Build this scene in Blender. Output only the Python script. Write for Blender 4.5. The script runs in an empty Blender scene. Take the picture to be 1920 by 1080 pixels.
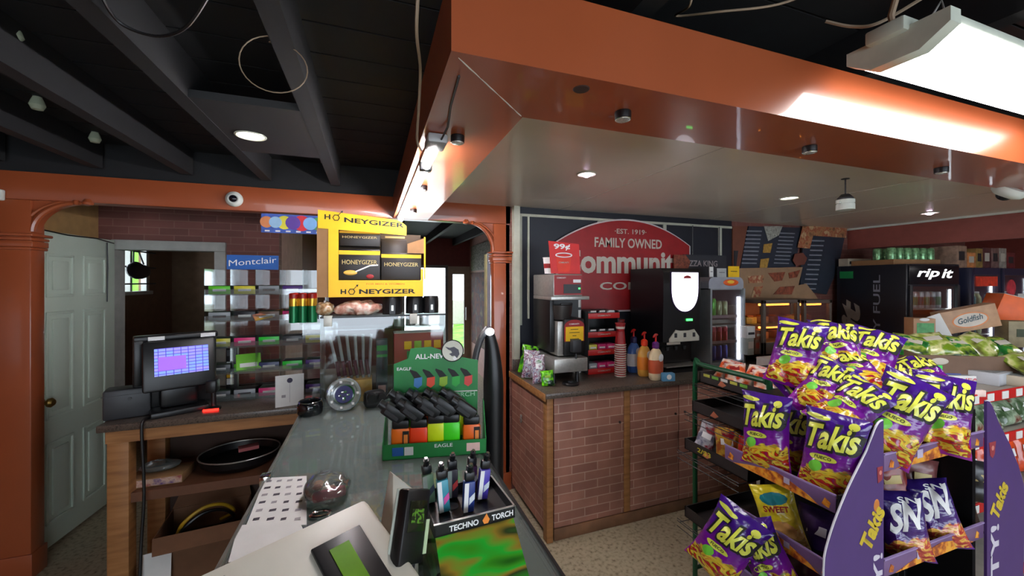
import bpy, bmesh, math, random
from mathutils import Matrix, Vector, noise
PI = math.pi
scene = bpy.context.scene
C = bpy.data.collections.new('store'); scene.collection.children.link(C)

# ---------------- camera ----------------
F, CX, CY, H, TH = 740.0, 960.0, 527.0, 1.65, math.radians(19.6)
cd = bpy.data.cameras.new('camera'); cam = bpy.data.objects.new('camera', cd); C.objects.link(cam)
cam.location = (0, 0, H); cam.rotation_euler = (PI/2, 0, -TH)
cd.sensor_width = 36; cd.lens = 36*F/1920; cd.shift_y = (CY-540)/1920; cd.clip_start = .02
scene.camera = cam

# ---------------- world, exposure ----------------
w = bpy.data.worlds.new('daylight'); scene.world = w; w.use_nodes = True
bg = w.node_tree.nodes['Background']
bg.inputs[0].default_value = (.78, .88, 1, 1); bg.inputs[1].default_value = 5.0
vs = scene.view_settings
vs.view_transform = 'Standard'; vs.look = 'None'; vs.gamma = 1; vs.use_curve_mapping = False; vs.exposure = 0.35
scene.cycles.max_bounces = 7; scene.cycles.diffuse_bounces = 3; scene.cycles.glossy_bounces = 3
scene.cycles.transparent_max_bounces = 24; scene.cycles.sample_clamp_indirect = 4
scene.cycles.caustics_reflective = False; scene.cycles.caustics_refractive = False

def light(name, loc, size, power, rot=(0,0,0), col=(1,1,1), portal=False):
    l = bpy.data.lights.new(name, 'AREA'); l.shape = 'RECTANGLE'; l.size, l.size_y = size; l.energy = power; l.color = col
    if portal: l.cycles.is_portal = True
    o = bpy.data.objects.new(name, l); C.objects.link(o); o.location = loc; o.rotation_euler = rot
    return o
# daylight: portals at the shop front behind the camera and at the far exit door
light('shop_window_portal', (1.6, -3.45, 1.35), (6.6, 1.7), 1, (PI/2, 0, PI), portal=True)

# ---------------- pixel geometry (reads a point of the place off the photo) ----------------
def ray(u, v):
    a = (u-CX)/F
    return Vector((math.sin(TH)+a*math.cos(TH), math.cos(TH)-a*math.sin(TH), (CY-v)/F))
def pD(u, v, d): return Vector((0, 0, H)) + ray(u, v)*d
def pY(u, v, Y): r = ray(u, v); return pD(u, v, Y/r.y)
def pX(u, v, X): r = ray(u, v); return pD(u, v, X/r.x)
def pZ(u, v, z): r = ray(u, v); return pD(u, v, (z-H)/r.z)

# ---------------- materials ----------------
MATS = {}
def lin(c):
    return tuple(((x/255)/12.92 if x/255 <= .04045 else ((x/255+.055)/1.055)**2.4) for x in c)
def nt(m):
    m.use_nodes = True; return m.node_tree, m.node_tree.nodes, m.node_tree.links
def mat(name, col, rough=.5, metal=0, emit=0, var=.10, scale=14, bump=0, coat=0, spec=.5, ecol=None, alpha=None):
    if name in MATS: return MATS[name]
    m = bpy.data.materials.new(name); t, n, l = nt(m); b = n['Principled BSDF']
    c = lin(col)
    b.inputs['Base Color'].default_value = (*c, 1); b.inputs['Roughness'].default_value = rough
    b.inputs['Metallic'].default_value = metal; b.inputs['Specular IOR Level'].default_value = spec
    b.inputs['Coat Weight'].default_value = coat
    if emit:
        b.inputs['Emission Color'].default_value = (*lin(ecol or col), 1); b.inputs['Emission Strength'].default_value = emit
    if var or bump:
        tc = n.new('ShaderNodeTexCoord'); no = n.new('ShaderNodeTexNoise'); no.inputs['Scale'].default_value = scale
        no.inputs['Detail'].default_value = 4; l.new(tc.outputs['Object'], no.inputs['Vector'])
        if var:
            r = n.new('ShaderNodeValToRGB'); e = r.color_ramp.elements
            e[0].position = .3; e[1].position = .7
            e[0].color = (*[x*(1-var) for x in c], 1); e[1].color = (*[min(1, x*(1+var)) for x in c], 1)
            l.new(no.outputs['Fac'], r.inputs['Fac']); l.new(r.outputs['Color'], b.inputs['Base Color'])
        if bump:
            bp = n.new('ShaderNodeBump'); bp.inputs['Strength'].default_value = bump; bp.inputs['Distance'].default_value = .01
            l.new(no.outputs['Fac'], bp.inputs['Height']); l.new(bp.outputs['Normal'], b.inputs['Normal'])
    MATS[name] = m; return m
def ramp_mat(name, stops, scale=8, detail=6, rough=.5, stretch=(1,1,1), kind='noise', bump=0, metal=0, const=False, coat=0, distort=0):
    if name in MATS: return MATS[name]
    m = bpy.data.materials.new(name); t, n, l = nt(m); b = n['Principled BSDF']
    b.inputs['Roughness'].default_value = rough; b.inputs['Metallic'].default_value = metal; b.inputs['Coat Weight'].default_value = coat
    tc = n.new('ShaderNodeTexCoord'); mp = n.new('ShaderNodeMapping'); mp.inputs['Scale'].default_value = stretch
    l.new(tc.outputs['Object'], mp.inputs['Vector'])
    if kind == 'voronoi':
        x = n.new('ShaderNodeTexVoronoi'); x.inputs['Scale'].default_value = scale; out = x.outputs['Color']
        l.new(mp.outputs[0], x.inputs['Vector'])
        s = n.new('ShaderNodeSeparateColor'); l.new(out, s.inputs[0]); out = s.outputs[0]
    elif kind == 'wave':
        x = n.new('ShaderNodeTexWave'); x.inputs['Scale'].default_value = scale; x.inputs['Distortion'].default_value = distort; x.inputs['Detail'].default_value = detail
        l.new(mp.outputs[0], x.inputs['Vector']); out = x.outputs['Fac']
    else:
        x = n.new('ShaderNodeTexNoise'); x.inputs['Scale'].default_value = scale; x.inputs['Detail'].default_value = detail
        l.new(mp.outputs[0], x.inputs['Vector']); out = x.outputs['Fac']
    r = n.new('ShaderNodeValToRGB'); r.color_ramp.interpolation = 'CONSTANT' if const else 'LINEAR'
    e = r.color_ramp.elements
    while len(e) < len(stops): e.new(.5)
    for i, (p, c) in enumerate(stops): e[i].position = p; e[i].color = (*lin(c), 1)
    l.new(out, r.inputs['Fac']); l.new(r.outputs['Color'], b.inputs['Base Color'])
    if bump:
        bp = n.new('ShaderNodeBump'); bp.inputs['Strength'].default_value = bump; bp.inputs['Distance'].default_value = .01
        l.new(out, bp.inputs['Height']); l.new(bp.outputs['Normal'], b.inputs['Normal'])
    MATS[name] = m; return m
def brick_mat(name, c1, c2, cm, bw=.19, bh=.0575, mortar=.0035, rough=.6, stain=.5):
    m = bpy.data.materials.new(name); t, n, l = nt(m); b = n['Principled BSDF']; b.inputs['Roughness'].default_value = rough
    tc = n.new('ShaderNodeTexCoord'); s = n.new('ShaderNodeSeparateXYZ'); l.new(tc.outputs['Object'], s.inputs[0])
    ad = n.new('ShaderNodeMath'); l.new(s.outputs[0], ad.inputs[0]); l.new(s.outputs[1], ad.inputs[1])
    cb = n.new('ShaderNodeCombineXYZ'); l.new(ad.outputs[0], cb.inputs[0]); l.new(s.outputs[2], cb.inputs[1])
    br = n.new('ShaderNodeTexBrick'); l.new(cb.outputs[0], br.inputs['Vector'])
    br.inputs['Scale'].default_value = 1; br.inputs['Brick Width'].default_value = bw; br.inputs['Row Height'].default_value = bh
    br.inputs['Mortar Size'].default_value = mortar; br.inputs['Mortar Smooth'].default_value = .3; br.inputs['Bias'].default_value = -.1
    br.inputs['Color1'].default_value = (*lin(c1), 1); br.inputs['Color2'].default_value = (*lin(c2), 1); br.inputs['Mortar'].default_value = (*lin(cm), 1)
    no = n.new('ShaderNodeTexNoise'); no.inputs['Scale'].default_value = 5; no.inputs['Detail'].default_value = 5; l.new(tc.outputs['Object'], no.inputs['Vector'])
    r = n.new('ShaderNodeValToRGB'); r.color_ramp.elements[0].position = .35; r.color_ramp.elements[1].position = .65
    k = 1-stain*.5; r.color_ramp.elements[0].color = (k, k, k, 1); r.color_ramp.elements[1].color = (1, 1, 1, 1); l.new(no.outputs['Fac'], r.inputs['Fac'])
    mx = n.new('ShaderNodeMix'); mx.data_type = 'RGBA'; mx.blend_type = 'MULTIPLY'; mx.inputs['Factor'].default_value = 1
    l.new(br.outputs['Color'], mx.inputs['A']); l.new(r.outputs['Color'], mx.inputs['B']); l.new(mx.outputs['Result'], b.inputs['Base Color'])
    MATS[name] = m; return m
def glass(name, tint=(1, 1, 1), gl=.12, rough=.03, blur=.0):
    if name in MATS: return MATS[name]
    m = bpy.data.materials.new(name); t, n, l = nt(m); n.remove(n['Principled BSDF']); o = n['Material Output']
    tr = n.new('ShaderNodeBsdfTransparent'); tr.inputs[0].default_value = (*tint, 1)
    g = n.new('ShaderNodeBsdfGlossy'); g.inputs['Roughness'].default_value = rough
    lw = n.new('ShaderNodeLayerWeight'); lw.inputs[0].default_value = .35
    mr = n.new('ShaderNodeMapRange'); mr.inputs['To Min'].default_value = gl*.35; mr.inputs['To Max'].default_value = min(1, gl*5)
    l.new(lw.outputs['Fresnel'], mr.inputs['Value'])
    mx = n.new('ShaderNodeMixShader'); l.new(mr.outputs[0], mx.inputs[0]); l.new(tr.outputs[0], mx.inputs[1]); l.new(g.outputs[0], mx.inputs[2])
    last = mx.outputs[0]
    if blur:   # haze over the glass, painted in as grey-green diffuse colour
        d = n.new('ShaderNodeBsdfDiffuse'); d.inputs[0].default_value = (.5, .56, .54, 1)
        m2 = n.new('ShaderNodeMixShader'); m2.inputs[0].default_value = blur; l.new(last, m2.inputs[1]); l.new(d.outputs[0], m2.inputs[2]); last = m2.outputs[0]
    l.new(last, o.inputs['Surface'])
    MATS[name] = m; return m

# ---------------- mesh building ----------------
TXT = {}
def text_geo(s, bold=.0, shear=0, res=3):
    k = (s, bold, shear, res)
    if k in TXT: return TXT[k]
    cu = bpy.data.curves.new('lettering', 'FONT'); cu.body = s; cu.size = 1; cu.offset = bold; cu.resolution_u = res; cu.shear = shear
    o = bpy.data.objects.new('lettering', cu); C.objects.link(o)
    dg = bpy.context.evaluated_depsgraph_get(); me = bpy.data.meshes.new_from_object(o.evaluated_get(dg))
    vs_ = [v.co.copy() for v in me.vertices]; fs = [tuple(p.vertices) for p in me.polygons]
    bpy.data.objects.remove(o); bpy.data.curves.remove(cu); bpy.data.meshes.remove(me)
    x0 = min(v.x for v in vs_); x1 = max(v.x for v in vs_); y0 = min(v.y for v in vs_); y1 = max(v.y for v in vs_)
    TXT[k] = (vs_, fs, x0, x1, y0, y1); return TXT[k]
def frame(o, x, y):
    x = Vector(x).normalized(); y = Vector(y); z = x.cross(y).normalized(); y = z.cross(x)
    M = Matrix.Identity(4)
    for i in range(3): M[i][0], M[i][1], M[i][2], M[i][3] = x[i], y[i], z[i], o[i]
    return M
FRONT = lambda o: frame(o, (1, 0, 0), (0, 0, 1))       # faces -Y
def Rz(a): return Matrix.Rotation(a, 4, 'Z')
def T(x, y, z): return Matrix.Translation((x, y, z))
class B:
    def __init__(s): s.bm = bmesh.new()
    def _add(s, vs_, fs, M=None, m=0):
        V = [s.bm.verts.new(M @ Vector(v) if M is not None else v) for v in vs_]
        for f in fs:
            try: q = s.bm.faces.new([V[i] for i in f]); q.material_index = m
            except ValueError: pass
        return s
    def box(s, c, d, m=0, M=None, bev=0):
        b = bmesh.new(); bmesh.ops.create_cube(b, size=1)
        for v in b.verts: v.co = Vector((v.co.x*d[0]+c[0], v.co.y*d[1]+c[1], v.co.z*d[2]+c[2]))
        if bev: bmesh.ops.bevel(b, geom=list(b.edges), offset=min(bev, min(d)*.45), segments=2, profile=.5, affect='EDGES')
        return s.merge(b, M, m)
    def bx(s, x0, x1, y0, y1, z0, z1, m=0, M=None, bev=0):
        return s.box(((x0+x1)/2, (y0+y1)/2, (z0+z1)/2), (abs(x1-x0), abs(y1-y0), abs(z1-z0)), m, M, bev)
    def merge(s, b, M=None, m=None):
        b.verts.index_update(); V = [s.bm.verts.new(M @ v.co if M is not None else v.co) for v in b.verts]
        for f in b.faces:
            try: q = s.bm.faces.new([V[v.index] for v in f.verts]); q.material_index = f.material_index if m is None else m
            except ValueError: pass
        b.free(); return s
    def cyl(s, p0, p1, r0, r1=None, m=0, n=16, M=None):
        r1 = r0 if r1 is None else r1; p0 = Vector(p0); p1 = Vector(p1); ax = (p1-p0).normalized()
        u = ax.orthogonal().normalized(); v = ax.cross(u); vs_ = []
        for p, r in ((p0, r0), (p1, r1)):
            for i in range(n): a = 2*PI*i/n; vs_.append(p+u*math.cos(a)*r+v*math.sin(a)*r)
        fs = [(i, (i+1) % n, n+(i+1) % n, n+i) for i in range(n)] + [tuple(range(n-1, -1, -1)), tuple(range(n, 2*n))]
        return s._add(vs_, fs, M, m)
    def tube(s, pts, r, m=0, n=8, M=None):
        pts = [Vector(p) for p in pts]; rings = []; u = None
        for i, p in enumerate(pts):
            t = (pts[min(i+1, len(pts)-1)]-pts[max(i-1, 0)]).normalized()
            if u is None: u = t.orthogonal().normalized()
            u = (u-t*u.dot(t)).normalized(); v = t.cross(u); rr = r[i] if isinstance(r, (list, tuple)) else r
            rings.append([p+u*math.cos(2*PI*k/n)*rr+v*math.sin(2*PI*k/n)*rr for k in range(n)])
        vs_ = [q for g in rings for q in g]; fs = []
        for i in range(len(pts)-1):
            for k in range(n): fs.append((i*n+k, i*n+(k+1) % n, (i+1)*n+(k+1) % n, (i+1)*n+k))
        fs += [tuple(range(n-1, -1, -1)), tuple((len(pts)-1)*n+k for k in range(n))]
        return s._add(vs_, fs, M, m)
    def lathe(s, prof, c=(0, 0, 0), m=0, n=20, M=None, sy=1):
        vs_ = []; fs = []; ms = []
        for r, z in prof:
            for k in range(n): vs_.append((c[0]+r*math.cos(2*PI*k/n), c[1]+r*sy*math.sin(2*PI*k/n), c[2]+z))
        for i in range(len(prof)-1):
            for k in range(n): fs.append((i*n+k, i*n+(k+1) % n, (i+1)*n+(k+1) % n, (i+1)*n+k))
        fs += [tuple(range(n-1, -1, -1)), tuple((len(prof)-1)*n+k for k in range(n))]
        return s._add(vs_, fs, M, m)
    def prism(s, poly, h, M=None, m=0, z0=0):
        n = len(poly); vs_ = [(x, y, z0) for x, y in poly]+[(x, y, z0+h) for x, y in poly]
        fs = [(i, (i+1) % n, n+(i+1) % n, n+i) for i in range(n)] + [tuple(range(n-1, -1, -1)), tuple(range(n, 2*n))]
        return s._add(vs_, fs, M, m)
    def quad(s, pts, m=0, th=0):
        return s._add(pts, [(0, 1, 2, 3)], None, m)
    def sph(s, c, r, m=0, M=None, seg=16):
        b = bmesh.new(); bmesh.ops.create_uvsphere(b, u_segments=seg, v_segments=seg//2, radius=1)
        rr = r if isinstance(r, (tuple, list)) else (r, r, r)
        for v in b.verts: v.co = Vector((v.co.x*rr[0]+c[0], v.co.y*rr[1]+c[1], v.co.z*rr[2]+c[2]))
        return s.merge(b, M, m)
    def text(s, st, cx, cy, w_, h_, M, m=0, bold=0, shear=0, z=.0006, warp=None, sub=0, slope=0, flip=False):
        vs_, fs, x0, x1, y0, y1 = text_geo(st, bold, shear)
        sx = w_/(x1-x0); sy = h_/(y1-y0)
        if warp is None:
            P = [Vector(((v.x-x0)*sx+cx-w_/2, (v.y-y0)*sy+cy-h_/2+slope*(v.x-x0)*sx, z)) for v in vs_]
            return s._add(P, fs, M, m)
        b = bmesh.new(); V = [b.verts.new(((v.x-x0)*sx+cx-w_/2, (v.y-y0)*sy+cy-h_/2+slope*(v.x-x0)*sx, 0)) for v in vs_]
        for f in fs:
            try: b.faces.new([V[i] for i in f])
            except ValueError: pass
        for it in range(5):
            e = [e for e in b.edges if e.calc_length() > (sub or .012)]
            if not e: break
            bmesh.ops.subdivide_edges(b, edges=e, cuts=1); bmesh.ops.triangulate(b, faces=[f for f in b.faces if len(f.verts) > 3])
        for v in b.verts: v.co = warp(v.co.x, v.co.y, z)
        return s.merge(b, M, m)
    def obj(s, name, mats, parent=None, label=None, smooth=True, M=None, sharp=.6, **props):
        bmesh.ops.remove_doubles(s.bm, verts=s.bm.verts, dist=1e-6)
        bmesh.ops.recalc_face_normals(s.bm, faces=s.bm.faces)
        if smooth:
            for f in s.bm.faces: f.smooth = True
            for e in s.bm.edges:
                if len(e.link_faces) != 2 or e.calc_face_angle(0) > sharp: e.smooth = False
        me = bpy.data.meshes.new(name); s.bm.to_mesh(me); s.bm.free()
        for m_ in (mats if isinstance(mats, (list, tuple)) else [mats]): me.materials.append(m_)
        o = bpy.data.objects.new(name, me); C.objects.link(o)
        if parent is not None: o.parent = parent
        if M is not None: o.matrix_basis = M
        if label: o['label'] = label
        for k, v in props.items(): o[k] = v
        return o
def tag(o, label, cat, group=None, kind=None):
    o['label'] = label; o['category'] = cat
    if group: o['group'] = group
    if kind: o['kind'] = kind
    return o
def thing(name, label, cat, loc=(0, 0, 0), rz=0, group=None, M=None):
    o = bpy.data.objects.new(name, None); C.objects.link(o); o.empty_display_size = .05
    if M is not None: o.matrix_basis = M
    else: o.location = loc; o.rotation_euler = (0, 0, rz)
    return tag(o, label, cat, group)
def struct(b, name, mats, parent=None, **k):
    o = b.obj(name, mats, parent, **k)
    if parent is None: o['kind'] = 'structure'
    return o
def dup(root, M, label, group=None):
    r = root.copy(); C.objects.link(r); r.matrix_basis = M; r['label'] = label
    if group: r['group'] = group
    for ch in list(root.children):
        c = ch.copy(); C.objects.link(c); c.parent = r
        for g in list(ch.children):
            d = g.copy(); C.objects.link(d); d.parent = c
    return r

# common materials
M_orange = mat('orange_gloss_paint', (156, 78, 44), .30, coat=.4, var=.08, scale=3, bump=.12)
M_black = mat('black_ceiling_paint', (12, 14, 17), .75, var=.25)
M_blackp = mat('black_plastic', (14, 14, 16), .38)
M_dark = mat('dark_grey_plastic', (44, 45, 48), .45)
M_white = mat('white_paint', (205, 210, 200), .5, var=.05)
M_steel = mat('brushed_steel', (186, 184, 178), .36, metal=.75, scale=60)
M_chrome = mat('chrome', (200, 200, 200), .12, metal=1, var=0)
M_wood = ramp_mat('pine_wood', [(.2, (120, 78, 42)), (.5, (158, 108, 62)), (.8, (176, 126, 76))], 4, 6, .55, (1, 1, 10))
M_woodh = ramp_mat('pine_wood_long', [(.2, (120, 78, 42)), (.5, (158, 108, 62)), (.8, (176, 126, 76))], 4, 6, .55, (1.2, 8, 12))
M_brick = brick_mat('brick_pattern_board', (172, 118, 100), (146, 96, 82), (196, 160, 140))
M_brickd = brick_mat('brick_pattern_wall', (128, 78, 70), (108, 66, 60), (140, 100, 88), stain=.3)
M_granite = ramp_mat('speckled_laminate', [(.3, (38, 32, 30)), (.5, (96, 84, 74)), (.62, (60, 50, 44)), (.75, (134, 122, 110))], 70, 8, .3)
M_card = mat('cardboard', (150, 112, 74), .8)
M_paper = mat('white_paper', (222, 222, 218), .7, var=.04)
M_cream = mat('cream_white_lettering', (188, 180, 166), .6, var=0)
M_wtext = mat('white_lettering', (235, 235, 235), .6, var=0)
M_btext = mat('black_lettering', (14, 12, 12), .6, var=0)
M_red = mat('red_plastic', (190, 24, 22), .4)
M_sred = mat('sign_red', (146, 22, 26), .45)
M_yel = mat('yellow_card', (236, 188, 18), .5)
M_green = mat('green_card', (24, 128, 58), .45, var=.25, scale=5)
M_clear = glass('clear_acrylic', (.95, .97, .97), .12, .05)
M_glass = glass('showcase_glass', (.86, .95, .91), .16, .03, .16)
M_blue = mat('blue_print', (30, 92, 170), .5)
# ================= THE SETTING =================
M_floor = ramp_mat('worn_vinyl_floor', [(.28, (112, 100, 78)), (.42, (164, 152, 124)), (.5, (178, 166, 138)), (.72, (188, 176, 148))], 45, 12, .5)
M_whitec = mat('white_ceiling_board', (226, 216, 198), .3, coat=.2, var=.05, scale=2)
M_tan = mat('tan_wall', (176, 140, 90), .7)
M_maroon = mat('maroon_wall', (112, 44, 36), .6)
M_pink = mat('pale_pink_wall', (196, 156, 146), .7)
M_navy = mat('dark_navy_panel', (22, 26, 36), .5)
M_brown = mat('dark_brown_wall', (128, 102, 78), .8)
M_ext = mat('exterior_wall', (170, 160, 150), .8)
b = B(); b.bx(-3.1, 7.6, -3.6, 8, -.08, 0); struct(b, 'floor', M_floor)
# black plank deck with joists
b = B(); b.bx(-3.1, 7.6, -3.6, 7.6, 2.46, 2.52)
ceil = struct(b, 'ceiling', M_black)
b = B()
for k in range(60): b.bx(-3.05, 7.5, -3.5+k*.18, -3.5+k*.18+.172, 2.452, 2.462)
b.obj('plank', M_black, ceil, kind='stuff')
for x in (-2.74, -2.33, -1.90, -1.49, -1.06, -.64, -.23, .62, 1.5, 2.4, 3.3, 4.2, 5.1, 6.0, 6.9):
    b = B(); b.bx(x-.028, x+.028, -3.45, 2.94, 2.30, 2.455); b.obj('joist', M_black, ceil)
b = B(); b.bx(-.62, -.25, 1.70, 2.32, 2.302, 2.33); b.obj('boxed_panel', mat('charcoal_panel', (30, 31, 32), .6), ceil)
# shop shell
b = B(); b.bx(-3.1, -3.0, -3.6, 4, 0, 2.5); struct(b, 'wall_left', M_orange)
b = B(); b.bx(7.5, 7.6, -3.6, 3.05, 0, 2.5); struct(b, 'wall_right', M_maroon)
b = B(); b.bx(-3.1, -1.7, -3.6, -3.5, 0, 2.5); b.bx(4.9, 7.6, -3.6, -3.5, 0, 2.5); b.bx(-1.7, 4.9, -3.6, -3.5, 0, .5); b.bx(-1.7, 4.9, -3.6, -3.5, 2.2, 2.5)
struct(b, 'wall_front', M_orange)
b = B()
for x in (-1.7, .5, 2.7, 4.85): b.bx(x, x+.05, -3.58, -3.5, .5, 2.2)
b.bx(-1.7, 4.9, -3.58, -3.5, .5, .55); b.bx(-1.7, 4.9, -3.58, -3.5, 2.15, 2.2)
struct(b, 'window_2', M_white)
b = B(); b.bx(1.0, 7.5, 2.95, 3.05, 0, 2.46); wb = struct(b, 'wall_back', M_brickd)
# orange beam over the arched opening and filler above
b = B(); b.bx(-3.0, 1.04, 2.95, 3.05, 2.10, 2.255, bev=.004); struct(b, 'trim_1', M_orange)
b = B(); b.bx(-3.0, 1.0, 2.97, 3.05, 2.256, 2.46); struct(b, 'wall_above_beam', M_black)
b = B(); b.bx(-3.0, -1.93, 2.97, 3.05, 0, 2.10); struct(b, 'wall_back_left', M_orange)
# posts with capitals
def post(n, x0, x1, zc):
    b = B(); b.bx(x0, x1, 2.95, 3.05, 0, 2.10, bev=.006)
    t = struct(b, n, M_orange)
    b = B()
    for z, e in ((zc, .022), (zc-.022, .012), (zc-.075, .008)): b.bx(x0-e, x1+e, 2.945-e, 3.055+e, z-.008, z+.008, bev=.005)
    b.bx(x0-.012, x1+.012, 2.94, 3.06, zc-.066, zc-.034, bev=.003)
    b.obj('capital', M_orange, t)
    b = B(); b.bx(x0-.008, x1+.008, 2.942, 3.058, .0, .14, bev=.004); b.obj('plinth', M_orange, t)
post('trim_2', -1.93, -1.775, 1.905); post('trim_3', .90, 1.035, 1.875)
def arch(n, xc, sgn, r, z0):
    # quarter arch bracket: xc is the post face, curve rises from the post to the beam
    poly = [(xc, 2.10), (xc, z0)]
    for k in range(13):
        a = PI/2*k/12; poly.append((xc+sgn*r*(1-math.cos(a)), z0+(2.10-z0)*math.sin(a)))
    if sgn < 0: poly = poly[::-1]
    b = B(); b.prism(poly, .06, frame((0, 3.03, 0), (1, 0, 0), (0, 0, 1)))
    t = struct(b, n, M_orange)
    for off, rr in ((0, .014), (.035, .009)):
        b = B(); pts = []
        for k in range(15):
            a = PI/2*k/14; pts.append((xc+sgn*(r*(1-math.cos(a))-off*(math.cos(a))), 2.962, z0+(2.10-z0)*math.sin(a)+off*math.sin(a)*.4))
        b.tube(pts, rr)
        b.obj('moulding', M_orange, t)
    b = B(); x = xc+sgn*(r+.02); b.lathe([(.0, -.02), (.022, -.012), (.026, .0), (.014, .02), (0, .022)], (x, 2.955, 2.10)); b.lathe([(.0, -.02), (.012, -.012), (.018, .0), (.014, .01), (0, .012)], (x-sgn*.05, 2.955, 2.10))
    b.obj('finial', M_orange, t)
arch('trim_4', -1.775, 1, .22, 1.925); arch('trim_5', .90, -1, .20, 1.885)
# dropped soffit: L of two boards
b = B()
b.prism([(.147, .766), (7.5, .766), (7.5, 1.012), (.391, 1.012), (.391, 2.95), (.147, 2.95)], .168, T(0, 0, 2.10))
sof = struct(b, 'ceiling_soffit', M_orange)
b = B(); b.tube([(.165+.226*t, .785+.227*t, 2.0995+.0006*math.sin(40*t)) for t in [i/14*.97 for i in range(15)]], [.0016 if i % 4 else .0007 for i in range(15)]); b.obj('mitre_seam', M_cream, sof)
b = B(); b.lathe([(.001, -.002), (.018, -.002), (.02, 0)], pZ(1090, 167, 2.10), n=16); b.obj('screw_hole', mat('dark_hole', (60, 34, 24), .8), sof)
b = B(); b.bx(.391, 7.5, 1.012, 2.95, 2.24, 2.27)
wc = struct(b, 'ceiling_white', M_whitec)
for u, v in ((1118, 367), (1420, 394), (1690, 385)):
    x = pZ(u, v, 2.24).x; b = B(); b.bx(x-.0025, x+.0025, 1.02, 2.94, 2.2385, 2.24); b.obj('joint_strip', M_cream, wc)
b = B(); b.bx(5.1, 5.16, 1.012, 2.95, 2.01, 2.24); struct(b, 'wall_bulkhead', mat('bulkhead_paint', (140, 72, 62), .5))
b = B(); b.bx(5.08, 5.1, 1.012, 2.95, 2.222, 2.24); struct(b, 'trim_6', M_white)
# passage behind the register
b = B(); x0, x1, zt = -1.85, -1.17, 1.93
b.bx(-3.0, x0, 3.85, 3.95, 0, 2.46); b.bx(x1, -.744, 3.85, 3.95, 0, 2.46); b.bx(x0, x1, 3.85, 3.95, zt, 2.46)
struct(b, 'wall_register', M_brickd)
b = B()
for xa, xb in ((x0-.005, x0+.018), (x1-.03, x1+.045)): b.bx(xa, xb, 3.822, 3.958, 0, zt-.041)
b.bx(x0-.005, x1+.045, 3.82, 3.96, zt-.04, zt+.035, bev=.004)
struct(b, 'trim_7', mat('pale_door_frame', (170, 172, 166), .5))
b = B(); b.bx(-2.02, -1.94, 3.05, 3.85, 0, 2.46); struct(b, 'wall_tan', M_tan)
b = B(); b.bx(-.80, -.744, 3.95, 5.05, 0, 2.46); struct(b, 'wall_pink', M_pink)
b = B(); b.bx(-.80, -.744, 5.05, 7.6, 0, 2.46); b.bx(-.744, .52, 7.5, 7.6, 0, 2.46); b.bx(.52, 1.98, 7.5, 7.6, 1.93, 2.46); b.bx(1.80, 1.98, 7.5, 7.6, 0, 1.93)
struct(b, 'wall_exit', M_maroon)
b = B(); b.bx(1.80, 1.88, 3.05, 7.5, 0, 2.46); struct(b, 'wall_exit_side', M_pink)
b = B()
for k in range(5): b.bx(-.74+k*.55, -.69+k*.55, 3.1, 7.5, 2.33, 2.46)
struct(b, 'ceiling_exit_joists', M_black)
# exit doorway and its glazed side door
b = B(); b.bx(1.32, 1.37, 7.47, 7.6, 0, 1.93); b.bx(.52, 1.37, 7.47, 7.6, 1.90, 1.95); b.bx(.52, .57, 7.47, 7.6, 0, 1.93)
struct(b, 'trim_8', mat('grey_metal_frame', (110, 104, 98), .4))
b = B(); b.bx(1.37, 1.46, 7.46, 7.51, 0, 1.93); b.bx(1.68, 1.80, 7.46, 7.51, 0, 1.93); b.bx(1.46, 1.68, 7.46, 7.51, 1.78, 1.93); b.bx(1.46, 1.68, 7.46, 7.51, 0, .25)
d2 = struct(b, 'door_2', mat('taupe_door', (158, 138, 118), .5))
b = B(); b.bx(1.46, 1.68, 7.48, 7.486, .25, 1.78); b.obj('pane', M_clear, d2)
b = B(); b.bx(1.70, 1.73, 7.40, 7.46, .9, 1.15, bev=.006); b.obj('pull_handle', M_steel, d2)
light('exit_portal', (1.1, 7.7, 1.0), (1.3, 1.8), 1, (-PI/2, 0, 0), portal=True)
# outdoors
M_grass = ramp_mat('grass', [(.3, (50, 120, 24)), (.6, (120, 190, 50)), (.8, (170, 200, 100))], 3, 8, .9)
b = B(); b.bx(-6, 12, 7.6, 30, -.2, -.02); struct(b, 'ground_outside', mat('pale_pavement', (226, 226, 220), .8))
b = B(); b.prism([(1.45, 8), (6.2, 30), (12, 30), (12, 8)], .012, m=0, z0=-.02); struct(b, 'lawn_outside', M_grass)
b = B(); b.bx(1.5, 6.5, 15, 15.4, .0, .9); tag(b.obj('garden_wall', M_ext), 'pale low wall on the lawn seen through the exit door glass', 'wall')
random.seed(5)
b = B()
for k in range(26):
    p = (5.0+random.uniform(-.9, .9), 18+random.uniform(-1, 1), 3.2+random.uniform(-1.2, 1.6)); b.sph(p, random.uniform(.4, .7), 0, seg=8)
for v in b.bm.verts: v.co += Vector([random.uniform(-.12, .12) for _ in range(3)])
tr = thing('tree', 'bushy bright green tree outside, seen through the exit door glass', 'tree', (5.0, 18, 0))
b.obj('foliage', M_grass, tr, M=T(-5.0, -18, 0)); b = B(); b.cyl((0, 0, -.1), (0, 0, 2.4), .18, .12); b.obj('trunk', M_wood, tr)
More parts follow.
